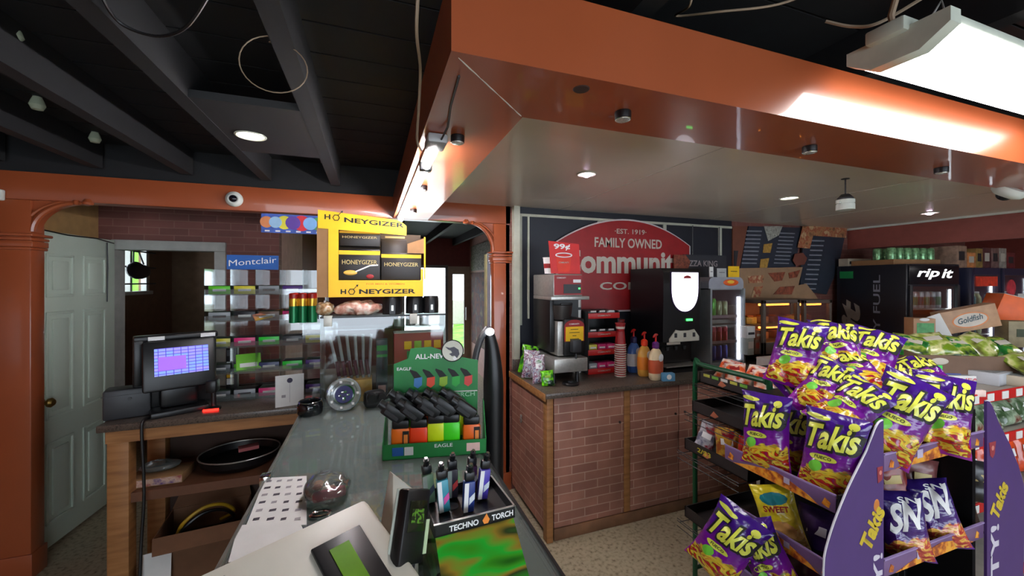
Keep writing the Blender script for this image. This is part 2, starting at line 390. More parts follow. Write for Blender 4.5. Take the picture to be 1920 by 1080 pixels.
# back room through the doorway
b = B()
b.bx(-2.5, -2.4, 3.95, 4.9, 0, 2.46); b.bx(-2.5, -2.4, 5.66, 6.3, 0, 2.46); b.bx(-2.5, -2.4, 4.9, 5.66, 0, 1.53); b.bx(-2.5, -2.4, 4.9, 5.66, 2.04, 2.46)
b.bx(-2.5, -1.45, 6.2, 6.3, 0, 2.46); b.bx(-1.0, -.8, 6.2, 6.3, 0, 2.46); b.bx(-1.45, -1.0, 6.2, 6.3, 0, .85); b.bx(-1.45, -1.0, 6.2, 6.3, 1.22, 2.46)
struct(b, 'wall_back_room', M_brown)
light('side_window_portal', (-2.52, 5.28, 1.78), (.76, .5), 1, (0, -PI/2, 0), portal=True)
b = B()
for y in (4.9, 5.3, 5.62): b.bx(-2.46, -2.41, y, y+.04, 1.53, 2.04)
b.bx(-2.46, -2.38, 4.88, 5.7, 1.50, 1.54, bev=.003)
w1 = struct(b, 'window_1', M_white)
b = B()
for z in (1.62, 1.80, 1.97): b.cyl((-2.37, 4.85, z), (-2.37, 5.72, z), .008)
b.obj('security_bar', M_blackp, w1)
b = B(); b.bx(-2.5, -2.0, 7, 7.05, 0, 3); b.bx(-3.8, -3.6, 5.8, 10.5, -.1, 2.15); struct(b, 'hedge_outside', M_grass)
b = B(); b.bx(-1.42, -1.03, 6.14, 6.2, .86, 1.2); tag(b.obj('paper_stack', M_paper), 'white papers in the small low window of the dark back room', 'papers')

t = thing('hanging_bag', 'dark lumpy bag hanging on the bars of the back room window', 'bag', (-2.33, 5.28, 1.66))
b = B(); b.sph((0, 0, .10), (.05, .22, .09), seg=20)
for v in b.bm.verts: v.co += v.co.normalized()*noise.noise(v.co*9)*.03
b.obj('body', M_dark, t); b = B(); b.tube([(0, -.1, .17), (-.02, -.05, .30), (-.02, .05, .30), (0, .1, .17)], .008); b.obj('strap', M_dark, t)
b = B(); b.bx(1.785, 1.799, 5.9, 7.3, .5, 1.78); b.bx(1.78, 1.80, 5.85, 7.35, 1.78, 1.80); tag(b.obj('wall_hanging', ramp_mat('tapestry', [(.3, (40, 26, 22)), (.45, (110, 56, 40)), (.55, (60, 40, 50)), (.68, (130, 110, 80))], 6, 6, .8)), 'dark brown patterned cloth hanging on the wall beside the exit door', 'wall hanging')
b = B(); b.bx(1.775, 1.799, 5.7, 7.3, 1.84, 2.30); tag(b.obj('stone_panel', ramp_mat('grey_stone_rows', [(.3, (70, 68, 62)), (.5, (130, 126, 116)), (.7, (150, 146, 136))], 16, 6, .8, (1, 1, 3))), 'grey stone patterned panel above the brown wall hanging', 'panel')
xa = pY(912, 550, 3.3).x; b = B(); b.bx(xa, xa+.05, 3.28, 3.32, 0, 1.88); b.bx(xa-.012, xa, 3.275, 3.325, 0, 1.88, 1); struct(b, 'trim_11', [mat('grey_trim', (176, 176, 190), .4), mat('cream_trim', (214, 204, 150), .5)])
# white six-panel door standing open against the tan wall
dt = None
b = B(); L = .70; b.bx(0, L, -.018, .018, .02, 1.955, bev=.002)
M_door = mat('door_paint', (204, 218, 202), .45, var=.04, scale=3)
door = struct(b, 'door_1', M_door, M=frame((-1.90, 3.10, 0), (.07, .7, 0), (0, 0, 1)) @ Matrix.Rotation(-PI/2, 4, 'X') if False else Matrix.Translation((-1.885, 3.10, 0)) @ Rz(math.radians(86)))
for i, (za, zb) in enumerate(((1.55, 1.82), (.80, 1.46), (.16, .66))):
    for xa in (.10, .39):
        b = B(); x2 = xa+.21
        for q in ((xa, x2, za, za+.018), (xa, x2, zb-.018, zb), (xa, xa+.018, za, zb), (x2-.018, x2, za, zb)): b.bx(q[0], q[1], -.026, -.017, q[2], q[3], bev=.004)
        b.bx(xa+.045, x2-.045, -.027, -.017, za+.045, zb-.045, bev=.008)
        b.obj('door_panel', M_door, door)
b = B(); b.lathe([(.0, 0), (.028, 0), (.028, .006), (.010, .012), (.012, .03), (.026, .04), (.028, .052), (.018, .064), (0, .066)], M=frame((.065, -.018, .92), (1, 0, 0), (0, 0, 1)))
b.obj('door_knob', mat('brass', (160, 130, 70), .3, metal=1), door)
b = B(); b.tube([(.02, -.03, 1.96), (.25, -.03, 1.945), (.5, -.03, 1.95), (.66, -.035, 1.93)], .004); b.tube([(.60, -.03, 1.93), (.605, -.03, 1.75), (.6, -.03, 1.5)], .0035); b.obj('door_cord', M_blackp, door)
b = B(); b.bx(-.0, .004, -.0, .03, 0, 0.09, bev=.001)

# coffee wall: navy panel with pale battens
b = B(); b.bx(1.10, 3.34, 2.935, 2.95, .95, 2.24); struct(b, 'wall_coffee_panel', M_navy)
M_batten = mat('pale_batten', (176, 178, 160), .5)
b = B()
b.bx(1.10, 3.33, 2.92, 2.935, 2.165, 2.185); b.bx(1.105, 1.125, 2.92, 2.936, 1.30, 2.165); b.bx(1.175, 1.19, 2.925, 2.936, 1.35, 2.165)
for u in (1124, 1246, 1350): x = pY(u, 420, 2.93).x; b.bx(x-.018, x+.018, 2.925, 2.936, 1.5, 2.165)
struct(b, 'trim_9', M_batten)
b = B(); b.bx(1.05, 1.10, 2.90, 2.95, .95, 2.24); struct(b, 'trim_10', mat('pale_corner_trim', (186, 188, 170), .5))

# ================= LAMPS AND CEILING ITEMS =================
M_tube = mat('lit_diffuser', (255, 252, 250), .5, emit=16, var=0)
M_tube2 = mat('lit_tube', (255, 250, 255), .5, emit=95, var=0)
M_housing = mat('lamp_housing', (200, 206, 192), .4)
def fluoro(loc, label, L=1.22, w_=.19, group=None, strength=None):
    t = thing('fluorescent_fixture', label, 'ceiling light', loc)
    b = B(); b.bx(.03, L-.03, -w_/2, w_/2, .035, .06, bev=.006); b.obj('housing', M_housing, t)
    b = B(); n = 10; poly = [(w_/2*math.cos(PI*k/n), -.035*math.sin(PI*k/n)) for k in range(n+1)]
    poly = [(x, y+.035) for x, y in poly]; b.prism(poly[::-1] if 0 else poly, L-.08, frame((.04, 0, 0), (0, 1, 0), (0, 0, 1)))
    b.obj('diffuser', M_tube, t)
    for x in (0, L-.04):
        b = B(); b.prism([(-w_/2-.006, .062), (-w_/2-.006, .03), (-w_/4, -.006), (w_/4, -.006), (w_/2+.006, .03), (w_/2+.006, .062)], .04, frame((x, 0, 0), (0, 1, 0), (0, 0, 1))); b.obj('end_cap', M_housing, t)
    for x in (.1, L-.1):
        for y in (-.05, .05):
            b = B(); b.tube([(x, y, .06), (x, y, .1), (x+.01, y*.8, .14), (x, y*.5, 2.30-loc[2])], .0025, n=6)
            b.obj('hanging_chain', M_steel, t)
    return t
fl = fluoro((1.20, .595, 2.195), 'long white fluorescent wraparound fixture hanging below the black ceiling at upper right')
b = B(); b.bx(-.02, .06, -.03, .05, .05, .085, bev=.006); b.obj('end_bracket', M_housing, fl)
b = B(); b.tube([(.0, 0, .07), (-.01, .0, .1), (.0, -.01, .16), (-.01, 0, .25)], .007, n=8); b.obj('power_cord', mat('beige_cord', (150, 128, 104), .6), fl)
for x, y in ((-1.6, -1.6), (2.2, -1.6), (4.6, .2)):  # unseen fixtures added to fill the room with light
    fluoro((x, y, 2.195), 'added fill fluorescent fixture, unseen behind the viewer at the %s' % ('left' if x < 0 else 'right') if x < 4 else 'added fill fluorescent fixture, unseen over the far right aisle')
# strip lights on the left soffit
st = thing('strip_light', 'bright tube strip light under the orange soffit board, running back to the beam', 'ceiling light', (.19, 1.2, 2.10))
b = B(); b.bx(-.03, .03, 0, .09, -.03, -.001, bev=.006); b.obj('end_cap', mat('grey_cap', (150, 150, 150), .4), st)
b = B(); b.bx(-.02, .02, .09, 1.66, -.012, -.001); b.obj('backing', M_housing, st)
for y0, y1 in ((.095, .27), (.32, 1.64)):
    b = B(); b.cyl((0, y0, -.027), (0, y1, -.027), .014); b.obj('tube', M_tube2, st)
b = B(); b.bx(-.022, .022, .275, .315, -.04, -.001, bev=.004); b.obj('connector', M_blackp, st)
b = B(); b.tube([(.01, .0, -.02), (.015, -.08, -.01), (.0, -.2, -.004), (-.01, -.35, -.003)], .003, n=6); b.obj('lead', M_dark, st)
# puck lamps
def puck(u, v, label, z=2.10, r=.021, hh=.02):
    p = pZ(u, v, z-.012); t = thing('puck_lamp', label, 'puck light', (p.x, p.y, z), group='puck lamps under the orange soffit')
    b = B(); b.lathe([(0, -.0005), (r, -.0005), (r*1.03, -.003), (r, -hh), (r*.9, -hh)], n=24); b.obj('housing', M_blackp, t)
    b = B(); b.lathe([(r*.93, -hh+.001), (r*.9, -hh-.003), (r*.6, -hh-.005), (r*.2, -hh-.0055), (0.001, -hh-.0055)], n=24); b.obj('lens', M_plens, t)
    b = B(); b.lathe([(r*.93, -hh), (r*1.0, -hh-.001), (r*.93, -hh-.002)], n=24); b.obj('rim', M_chrome, t)
M_plens = mat('clear_ribbed_lens', (205, 205, 195), .25, metal=.6, var=.3, scale=200)
puck(858, 262, 'round black puck lamp on the soffit beside the lit strip')
puck(793, 353, 'small round black puck lamp farther along the left soffit')
puck(775, 396, 'small round black puck lamp nearest the beam on the left soffit')
puck(1168, 218, 'round black puck lamp on the long soffit, nearest its corner')
puck(1518, 281, 'round black puck lamp at the middle of the long soffit')
puck(1765, 320, 'round black puck lamp on the long soffit below the fluorescent fixture')
def downlight(p, r, label, e, trim=M_housing, bulb=True):
    t = thing('downlight', label, 'recessed light', p)
    b = B(); b.lathe([(r*.88, .0), (r, -.001), (r, -.004), (r*.9, -.006), (r*.84, -.002), (r*.84, .0)], n=28); b.obj('trim_ring', trim, t)
    b = B(); b.lathe([(r*.86, -.001), (r*.4, -.0015), (.001, -.0015)], n=28); b.obj('reflector', mat('lit_reflector_%g' % e, (255, 240, 225), .4, emit=e, var=0), t)
    if bulb:
        b = B(); b.lathe([(r*.4, -.002), (r*.42, -.01), (r*.2, -.018), (.001, -.02)], n=16); b.obj('bulb', mat('lit_bulb', (255, 225, 255), .4, emit=9, var=0), t)
downlight(pZ(1100, 326, 2.239), .055, 'lit round downlight in the white ceiling nearest the soffit corner', .7)
downlight(pZ(1480, 371, 2.239), .062, 'lit round downlight in the white ceiling over the drinks cooler', 2.5, bulb=False)
downlight(pZ(1743, 399, 2.239), .062, 'lit round downlight in the white ceiling over the right coolers', .7)
downlight(pZ(470, 254, 2.301), .062, 'bright round downlight in the charcoal panel of the black ceiling', 7, bulb=False)
for u, v, l in ((70, 194, 'faintly glowing unlit bulb between black joists, larger of the two left ones'), (178, 258, 'faintly glowing unlit bulb between black joists, nearer the orange beam'), (22, 62, 'small faintly glowing unlit bulb at the far upper left between joists')):
    p = pZ(u, v, 2.42); t = thing('ceiling_bulb', l, 'light bulb', p)
    b = B(); b.lathe([(.001, -.03), (.018, -.026), (.026, -.008), (.02, .012), (.014, .028)]); b.obj('bulb', mat('unlit_bulb_glow', (150, 160, 140), .2, emit=.06, var=0), t)  # bulb is off; a faint glow is put into its material
    b = B(); b.lathe([(.012, .026), (.015, .03), (.015, .0389), (0, .0389)]); b.obj('socket', M_dark, t)
# dome cameras
def dome(p, M, label, r=.05):
    t = thing('dome_camera', label, 'security camera', M=M)
    b = B(); b.lathe([(0, 0), (r, 0), (r*1.02, r*.3), (r*.9, r*.55), (r*.62, r*.72), (.001, r*.5)], n=28); b.obj('housing', M_white, t)
    b = B(); b.sph((0, 0, r*.62), (r*.5, r*.5, r*.42)); b.obj('lens_dome', mat('black_dome', (16, 16, 24), .1), t)
p = pY(440, 374, 2.948); dome(p, frame(p, (1, 0, 0), (0, 0, 1)), 'white dome security camera on the orange beam left of the soffit', .047)
p = pZ(1897, 352, 2.099); dome(p, frame(p, (1, 0, 0), (0, -.8, -.6)) @ T(0, 0, .0), 'white dome security camera under the soffit at the far right', .062)
# white pendant siren/sensor
p = pZ(1585, 335, 2.239); t = thing('pendant_sensor', 'small white cylindrical sensor hanging from the white ceiling', 'sensor', (p.x, p.y, 2.239))
b = B(); b.cyl((0, 0, -.001), (0, 0, -.09), .004); b.lathe([(.0, -.003), (.02, -.003), (.02, 0)], n=16); b.obj('stem', M_dark, t)
b = B(); b.lathe([(0, -.09), (.02, -.09), (.038, -.112), (.038, -.12)]); b.obj('cap', M_dark, t)
b = B(); b.lathe([(.036, -.12), (.044, -.122), (.044, -.142), (.041, -.143), (.041, -.147), (.044, -.148), (.044, -.18), (0, -.18)]); b.box((.05, 0, -.14), (.02, .01, .01)); b.box((-.05, 0, -.14), (.02, .01, .01)); b.obj('body', M_white, t)
# loose cables on the dark ceiling
def cable(name, pts, r, m, label): b = B(); b.tube(pts, r, n=6); tag(b.obj(name, m), label, 'cable')
M_cord = mat('pale_cord', (140, 120, 98), .6)
import itertools
def arcp(pts, n=8):
    # smooth through points
    out = []; P = [Vector(p) for p in pts]
    for i in range(len(P)-1):
        p0 = P[max(i-1, 0)]; p1 = P[i]; p2 = P[i+1]; p3 = P[min(i+2, len(P)-1)]
        for k in range(n):
            t = k/n; out.append(.5*((2*p1)+(p2-p0)*t+(2*p0-5*p1+4*p2-p3)*t*t+(3*p1-p0-3*p2+p3)*t**3))
    out.append(P[-1]); return out
c0 = pD(512, 118, 1.06); ring = [c0+Vector((.08*math.cos(a), .012*math.sin(a)+.001*k, .078*math.sin(a))) for k, a in enumerate([PI/2+2*PI*i/28 for i in range(30)])]+[Vector((c0.x, c0.y+.02, 2.31))]
cable('cable_loop', ring, .0016, M_cord, 'thin loop of cable hanging in front of the black joists')
cable('ceiling_cable', arcp([pZ(u, v, z) for u, v, z in ((165, -60, 2.35), (205, 20, 2.31), (240, 52, 2.29), (300, 68, 2.28), (350, 50, 2.29), (392, -10, 2.34))]), .004, M_blackp, 'drooping dark cable under the joists at upper left')
cable('ceiling_cable', arcp([pD(u, v, d) for u, v, d in ((785, -30, .74), (781, 60, .78), (788, 130, .9), (785, 200, 1.0), (782, 262, 1.12), (790, 282, 1.2))]), .0035, M_cord, 'tan cord running down beside the dark face of the soffit')
cable('ceiling_cable', arcp([pZ(u, v, z) for u, v, z in ((1299, -20, 2.36), (1292, 12, 2.33), (1268, 30, 2.38), (1350, 22, 2.35), (1460, 8, 2.36), (1560, -30, 2.4))]), .003, M_cord, 'thin pale wire looping below the black ceiling above the orange fascia')
cable('ceiling_cable', arcp([pZ(u, v, z) for u, v, z in ((1548, 40, 2.36), (1600, 50, 2.33), (1650, 42, 2.32), (1740, -10, 2.38))]), .0045, M_cord, 'beige cord crossing behind the fluorescent fixture hook')
p = pY(3, 366, 2.945); b = B(); b.box((p.x-.03, 2.935, p.z), (.09, .03, .06), bev=.008); tag(b.obj('thermostat', M_white), 'small white box on the orange beam at the left edge', 'thermostat')
# ================= REGISTER SIDE =================
t = thing('register_counter', 'pine framed counter with a speckled laminate top under the register', 'counter', (-1.25, 2.46, 0))
W = 1.18
b = B(); b.bx(0, W, 0, .47, .915, .95, bev=.004); b.bx(.0, W, .44, .47, .95, 1.0, bev=.003); b.obj('countertop', M_granite, t)
b = B(); b.bx(.03, W, .012, .04, .855, .915); b.obj('front_rail', M_woodh, t)
for x, y in ((.035, .012), (.035, .38), (W-.06, .012)):
    b = B(); b.bx(x, x+.085 if x < .1 else x+.05, y, y+.07, 0, .915 if y > .1 else .855, bev=.003); b.obj('leg', M_wood, t)
b = B(); b.bx(.12, W-.06, .05, .44, .565, .588); b.bx(.12, W-.06, .03, .05, .545, .592); b.obj('shelf', mat('dark_stained_shelf', (104, 66, 44), .6), t)
b = B(); b.bx(.03, W, .44, .46, 0, .915); b.obj('back_panel', mat('dark_hardboard', (62, 44, 36), .8), t)
# POS terminal
p = pZ(335, 772, .95); t = thing('register_terminal', 'black touch screen register with a lit purple screen on the laminate counter', 'cash register', (p.x, p.y+.01, .9502), math.radians(26))
b = B(); b.bx(-.12, .12, -.08, .12, 0, .03, bev=.008); b.bx(-.08, .08, -.02, .10, .03, .17, bev=.02); b.obj('base', M_blackp, t)
Ms = Matrix.Translation((0, -.05, .265)) @ Matrix.Rotation(math.radians(-12), 4, 'X')
b = B(); b.bx(-.15, .145, -.02, .03, -.13, .125, bev=.012, M=Ms); b.obj('bezel', M_blackp, t)
def screen_mat():
    m = bpy.data.materials.new('register_screen'); tt, n, l = nt(m); bs = n['Principled BSDF']
    tc = n.new('ShaderNodeTexCoord'); br = n.new('ShaderNodeTexBrick'); mp = n.new('ShaderNodeMapping'); mp.inputs['Rotation'].default_value = (PI/2, 0, 0)
    l.new(tc.outputs['Object'], mp.inputs[0]); l.new(mp.outputs[0], br.inputs['Vector'])
    br.inputs['Scale'].default_value = 1; br.inputs['Brick Width'].default_value = .03; br.inputs['Row Height'].default_value = .016; br.inputs['Mortar Size'].default_value = .0016
    br.offset = 0
    br.inputs['Color1'].default_value = (*lin((150, 140, 255)), 1); br.inputs['Color2'].default_value = (*lin((120, 160, 255)), 1); br.inputs['Mortar'].default_value = (*lin((70, 50, 190)), 1)
    bs.inputs['Base Color'].default_value = (0, 0, 0, 1); l.new(br.outputs['Color'], bs.inputs['Emission Color']); bs.inputs['Emission Strength'].default_value = 1.1
    return m
b = B(); b.bx(-.105, .115, -.0225, -.0205, -.055, .085, M=Ms); b.bx(-.09, .02, -.0232, -.0222, -.03, .04, 1, M=Ms); b.obj('screen', [screen_mat(), mat('screen_list', (140, 90, 200), .5, emit=.8, var=0)], t)
b = B(); b.bx(-.18, .17, .05, .085, .02, .41, bev=.015); b.bx(-.18, -.14, .0, .07, .16, .40, bev=.01); b.bx(-.18, .17, .0, .08, .385, .415, bev=.008); b.obj('rear_display', M_dark if 0 else M_blackp, t)
for x in (-.09, .125):
    b = B(); b.bx(x-.035, x+.03, -.003, .0, .390, .41); b.obj('sticker', M_paper, t)
b = B(); b.box((.135, -.024, .375), (.008, .004, .008)); b.obj('status_light', mat('green_led', (60, 255, 90), .5, emit=4, var=0), t)
p = pZ(238, 783, .95); t = thing('cash_box', 'black square box on the counter left of the register terminal', 'box', (p.x+.0, p.y+.05, .9502), math.radians(16))
b = B(); b.bx(-.10, .08, -.07, .04, 0, .15, bev=.01); b.obj('body', M_dark, t)
b = B(); b.bx(-.105, .105, -.0725, -.07, .12, .123); b.cyl((0, -.07, .1), (0, -.075, .1), .008); b.obj('lock', M_blackp, t)
p = pZ(398, 769, .95); t = thing('barcode_scanner', 'small black scanner glowing red beside the register', 'scanner', (p.x, p.y+.02, .9502))
b = B(); b.lathe([(.035, 0), (.035, .01), (.012, .02), (.012, .1), (.0, .1)]); b.box((0, -.01, .13), (.05, .07, .07), bev=.012); b.obj('body', M_blackp, t)
b = B(); b.bx(-.035, .035, -.045, -.037, .001, .012); b.obj('red_light', mat('red_glow', (255, 30, 20), .5, emit=5, var=0), t)
p = pZ(405, 760, .95); t = thing('tag_rack', 'narrow dark rack of small tags right of the register terminal', 'rack', (p.x+.03, p.y+.14, .9502))
b = B(); b.bx(-.025, .03, 0, .05, 0, .34, bev=.006); b.obj('stand', M_blackp, t)
for k, (m_, z) in enumerate(((M_paper, .10), (M_yel, .14), (M_paper, .20), (M_dark, .27))):
    b = B(); b.box((.0, -.006, z), (.035, .008, .035), M=None); b.obj('tag', m_, t)
# cord down the front of the counter
b = B(); q = pY(266, 790, 2.44); b.tube(arcp([(q.x, 2.50, .957), (q.x, 2.452, .957), (q.x-.003, 2.445, .9), (q.x+.005, 2.448, .6), (q.x-.005, 2.44, .3), (q.x+.01, 2.40, .02), (q.x+.1, 2.3, .008)]), .007); tag(b.obj('power_cord', M_blackp), 'thick black cord hanging down the front of the pine counter', 'cord')
# shelf things under the counter
def sbox(name, label, cat, u, v, Y, z, d, m_, rz=0, extra=None, grp=None):
    p = pY(u, v, Y); t = thing(name, label, cat, (p.x, Y, z), math.radians(rz), grp)
    b = B(); b.bx(-d[0]/2, d[0]/2, -d[1]/2, d[1]/2, 0, d[2], bev=.003); b.obj('body', m_, t); return t
t = sbox('flat_carton', 'flat pinkish printed carton on the shelf under the counter', 'carton', 303, 912, 2.62, .5885, (.24, .16, .045), M_card)
b = B(); b.bx(-.118, .118, -.0815, -.080, .006, .04); b.obj('printed_side', ramp_mat('pink_print', [(.3, (150, 70, 70)), (.5, (200, 170, 150)), (.7, (90, 60, 120))], 30, 3, .6), t)
t = thing('plastic_bag', 'crumpled clear plastic bag on the flat carton under the counter', 'bag', (pY(300, 890, 2.64).x, 2.64, .635))
b = B(); b.sph((0, 0, .022), (.09, .06, .024), seg=20)
for v in b.bm.verts: v.co += v.co.normalized()*noise.noise(v.co*40)*.012; v.co.z = max(.0, v.co.z)
b.obj('film', glass('crumpled_film', (.8, .85, .85), .2, .2, .15), t)
p = pY(435, 915, 2.62); t = thing('round_tray', 'large dark oval tray lying on the shelf under the counter', 'tray', (p.x+.02, 2.70, .589))
b = B(); b.lathe([(.0, .0), (.15, 0), (.19, .03), (.20, .07), (.195, .07), (.18, .035), (.0, .02)], sy=.85, n=36); b.obj('dish', M_blackp, t)
b = B(); b.tube([(.2*math.cos(a), .17*math.sin(a), .0715) for a in [2*PI*k/36 for k in range(37)]], .004); b.obj('rim', M_steel, t)
t = thing('receipt_pad', 'small pink pad on the dark oval tray', 'pad', (p.x+.06, 2.70, .6615-.0), .3)
t.location.z = .665
b = B(); b.bx(-.05, .05, -.03, .03, 0, .02, bev=.003); b.obj('sheets', mat('pink_paper', (200, 110, 110), .7), t)
p = pZ(345, 1040, .30); t = thing('open_carton', 'open brown cardboard box with yellow cable on the floor under the counter', 'box', (p.x, 2.66, .0), .1)
b = B()
for q in ((-.19, .19, -.15, -.145), (-.19, .19, .145, .15), (-.19, -.185, -.15, .15), (.185, .19, -.15, .15)): b.bx(*q, .0, .34)
b.bx(-.19, .19, -.15, .15, 0, .01); b.obj('walls', mat('dull_cardboard', (110, 76, 52), .85), t)
for fq in ([(-.19, -.15, .34), (.19, -.15, .34), (.17, -.22, .29), (-.17, -.22, .29)], [(-.19, .15, .34), (.19, .15, .34), (.17, .2, .40), (-.17, .2, .40)]):
    b = B(); b._add(fq+[(q[0], q[1], q[2]+.004) for q in fq], [(0, 1, 2, 3), (4, 5, 6, 7), (0, 1, 5, 4), (1, 2, 6, 5), (2, 3, 7, 6), (3, 0, 4, 7)]); b.obj('flap', mat('dull_cardboard', (110, 76, 52)), t)
for nm, mm, z in (('yellow_cable', mat('yellow_rubber', (190, 150, 30), .5), .36), ('dark_cable', M_blackp, .33)):
    b = B(); b.tube(arcp([(-.12, -.05, z-.08), (-.08, -.08, z), (.0, -.06, z+.05), (.08, -.02, z+.03), (.12, .04, z-.05), (.05, .08, z-.1)]), .009); b.obj(nm, mm, t)
p = pZ(285, 1062, .25); t = thing('paper_sheet', 'loose white paper low in front of the open carton', 'paper', (p.x, 2.44, 0), .2)
b = B(); b.bx(-.05, .06, -.003, .003, .0, .29, M=Matrix.Rotation(-.12, 4, 'X')); b.obj('sheet', M_paper, t)

# ---- acrylic rack with packets ----
RX0, RX1, RY, RZ = -.90, -.27, 2.72, .9505
t = thing('acrylic_rack', 'tall clear acrylic rack of pockets at the back of the register counter', 'display rack', (RX0, RY, RZ))
RW = RX1-RX0; cw = RW/5; RH = .77; rows = 5; rh = RH/rows
b = B(); b.bx(0, RW, .168, .172, 0, RH); b.obj('back_sheet', M_clear, t)
for k in range(6): b = B(); b.bx(k*cw-.002, k*cw+.002, 0, .168, 0, RH); b.obj('divider', M_clear, t)
for r in range(rows):
    b = B(); b.bx(0, RW, .002, .168, r*rh, r*rh+.004); b.obj('shelf', M_clear, t)
    b = B(); b.bx(0, RW, -.002, .002, r*rh, r*rh+.035); b.obj('lip', glass('lip_acrylic', (.9, .93, .93), .25, .05, .10), t)
random.seed(11)
pcol = {'lime green': (96, 200, 40), 'hot pink': (220, 50, 120), 'bright green': (40, 220, 60), 'deep purple': (84, 50, 130), 'dark grey': (52, 54, 58), 'silver': (150, 155, 158), 'yellow': (210, 200, 60), 'dark blue': (40, 50, 96), 'brown': (96, 66, 48), 'black': (24, 24, 28)}
lay = [['dark grey', 'silver', 'hot pink', 'black', 'deep purple'],
       ['dark grey', 'lime green', 'dark blue', 'bright green', 'deep purple'],
       ['yellow', 'hot pink', 'bright green', 'dark grey', 'yellow'],
       ['silver', 'black', 'brown', 'hot pink', 'silver'],
       ['lime green', 'yellow', 'silver', 'deep purple', None]]
ordn = ['bottom', 'second lowest', 'middle', 'second highest', 'top']; cn = ['leftmost', 'second', 'middle', 'fourth', 'rightmost']
for r in range(rows):
    for k in range(5):
        cc = lay[r][k]
        if not cc: continue
        hgt = rh*.62; wd = cw*.86
        t = thing('tobacco_packet', '%s packet in the clear rack, %s row, %s column' % (cc, ordn[r], cn[k]), 'packet', (RX0+(k+.5)*cw, RY+.03, RZ+r*rh+.0045), group='packets in the clear rack')
        mm = mat('packet_'+cc.replace(' ', '_'), pcol[cc], .35)
        b = B(); b.bx(-wd/2, wd/2, .0, .09, 0, hgt*.55, bev=.004); b.obj('stack', M_dark if k % 2 else mat('packet_dark_green', (40, 60, 44), .5), t)
        b = B(); b.bx(-wd/2, wd/2, -.004, .0, .002, hgt*.52, bev=.001); b.obj('front_label', mm, t)
        b = B(); b.bx(-wd*.3, wd*.3, -.006, -.004, hgt*.2, hgt*.34); b.obj('logo_band', M_paper if cc != 'silver' else M_dark, t)
# loose bright packet leaning out of the second pocket and floppy packets
def packet(u, v, d, w_, h_, m_, label, tilt=-20, roll=0, yaw=18, base=None):
    p = pD(u, v, d)
    t = thing('loose_packet', label, 'packet', M=T(*p) @ Rz(math.radians(yaw)) @ Matrix.Rotation(math.radians(tilt), 4, 'X') @ Matrix.Rotation(math.radians(roll), 4, 'Y'))
    b = B(); b.bx(-w_/2, w_/2, -.006, .006, -h_/2, h_/2, bev=.004); b.obj('pouch', m_, t)
    b = B(); b.bx(-w_*.35, w_*.35, -.0075, -.006, -h_*.35, -h_*.1); b.obj('label_band', M_paper, t); return t
packet(466, 678, 2.36, .125, .10, mat('lime_card', (120, 200, 60), .5), 'lime and white card tilted forward out of the clear rack', -30, 0)
packet(505, 590, 2.40, .17, .05, ramp_mat('foil_pack', [(.4, (210, 130, 110)), (.6, (200, 160, 50))], 9, 2, .35), 'pink and gold foil pack lying across the middle of the clear rack', -50, -15)
for k, (u, l) in enumerate(((558, 'left'), (574, 'middle'), (591, 'right'))):
    z = RZ+4*rh-.02; p = pY(u, 580, 2.80)
    z = RZ+3*rh+.005+.0
    t = thing('striped_canister', 'tall green, gold and red canister, %s of three in the clear rack' % l, 'canister', (p.x, 2.675, 1.40), group='striped canisters')
    b = B(); b.lathe([(0, 0), (.027, 0), (.027, .10)], n=20); b.obj('green_band', mat('canister_green', (20, 120, 70), .3, metal=.4), t)
    b = B(); b.lathe([(.0271, .10), (.0271, .145)], n=20); b.obj('gold_band', mat('canister_gold', (230, 180, 60), .25, metal=.6), t)
    b = B(); b.lathe([(.0271, .145), (.0271, .172), (.02, .178), (0, .178)], n=20); b.obj('red_lid', mat('canister_red', (170, 30, 20), .35), t)
b = B(); b.bx(-.40, -.20, 2.62, 2.715, 1.39, 1.3995); b.bx(-.40, -.20, 2.705, 2.719, 1.30, 1.3895); tag(b.obj('acrylic_ledge', M_clear), 'small clear ledge on the rack holding the striped canisters', 'ledge')
# blue sign on the rack
p0 = pY(425, 478, 2.84); p1 = pY(522, 512, 2.84)
t = thing('tobacco_sign', 'blue sign with white serif name standing on top of the clear rack', 'sign', (p0.x, 2.84, RZ+RH+.001))
w_ = p1.x-p0.x; h_ = p0.z-(RZ+RH)
b = B(); b.bx(0, w_, 0, .006, 0, h_); b.obj('board', M_blue, t)
b = B(); b.text('Montclair', w_/2, h_*.42, w_*.92, h_*.42, frame((0, -.0005, 0), (1, 0, 0), (0, 0, 1)), slope=.10, bold=0); b.obj('lettering', M_wtext, t)
# strip sign under the beam
p0 = pY(490, 400, 2.93); p1 = pY(607, 440, 2.93)
t = thing('lottery_banner', 'blue strip banner with coloured game circles hanging under the orange beam', 'banner', (p0.x, 2.925, p1.z))
w_ = p1.x-p0.x; h_ = p0.z-p1.z
b = B(); b.bx(0, w_, 0, .004, 0, h_); b.obj('strip', mat('banner_blue', (60, 90, 170), .5, var=.3, scale=20), t)
for k, (c_, r_) in enumerate(((( 210, 130, 80), .3), ((150, 190, 220), .3), ((215, 205, 60), .36), ((90, 60, 150), .36), ((200, 40, 50), .42), ((120, 170, 220), .34), ((80, 150, 90), .36))):
    b = B(); b.cyl((w_*(k+.6)/7.2, .0, h_*.56), (w_*(k+.6)/7.2, -.002-.0008*(k % 2), h_*.56), h_*r_, n=20); b.obj('game_circle', mat('circle_%d' % k, c_, .5), t)
for k in range(6): b = B(); b.bx(w_*(k+.35)/6.1, w_*(k+.8)/6.1, -.0015, 0, h_*.06, h_*.14); b.obj('caption', M_paper, t)

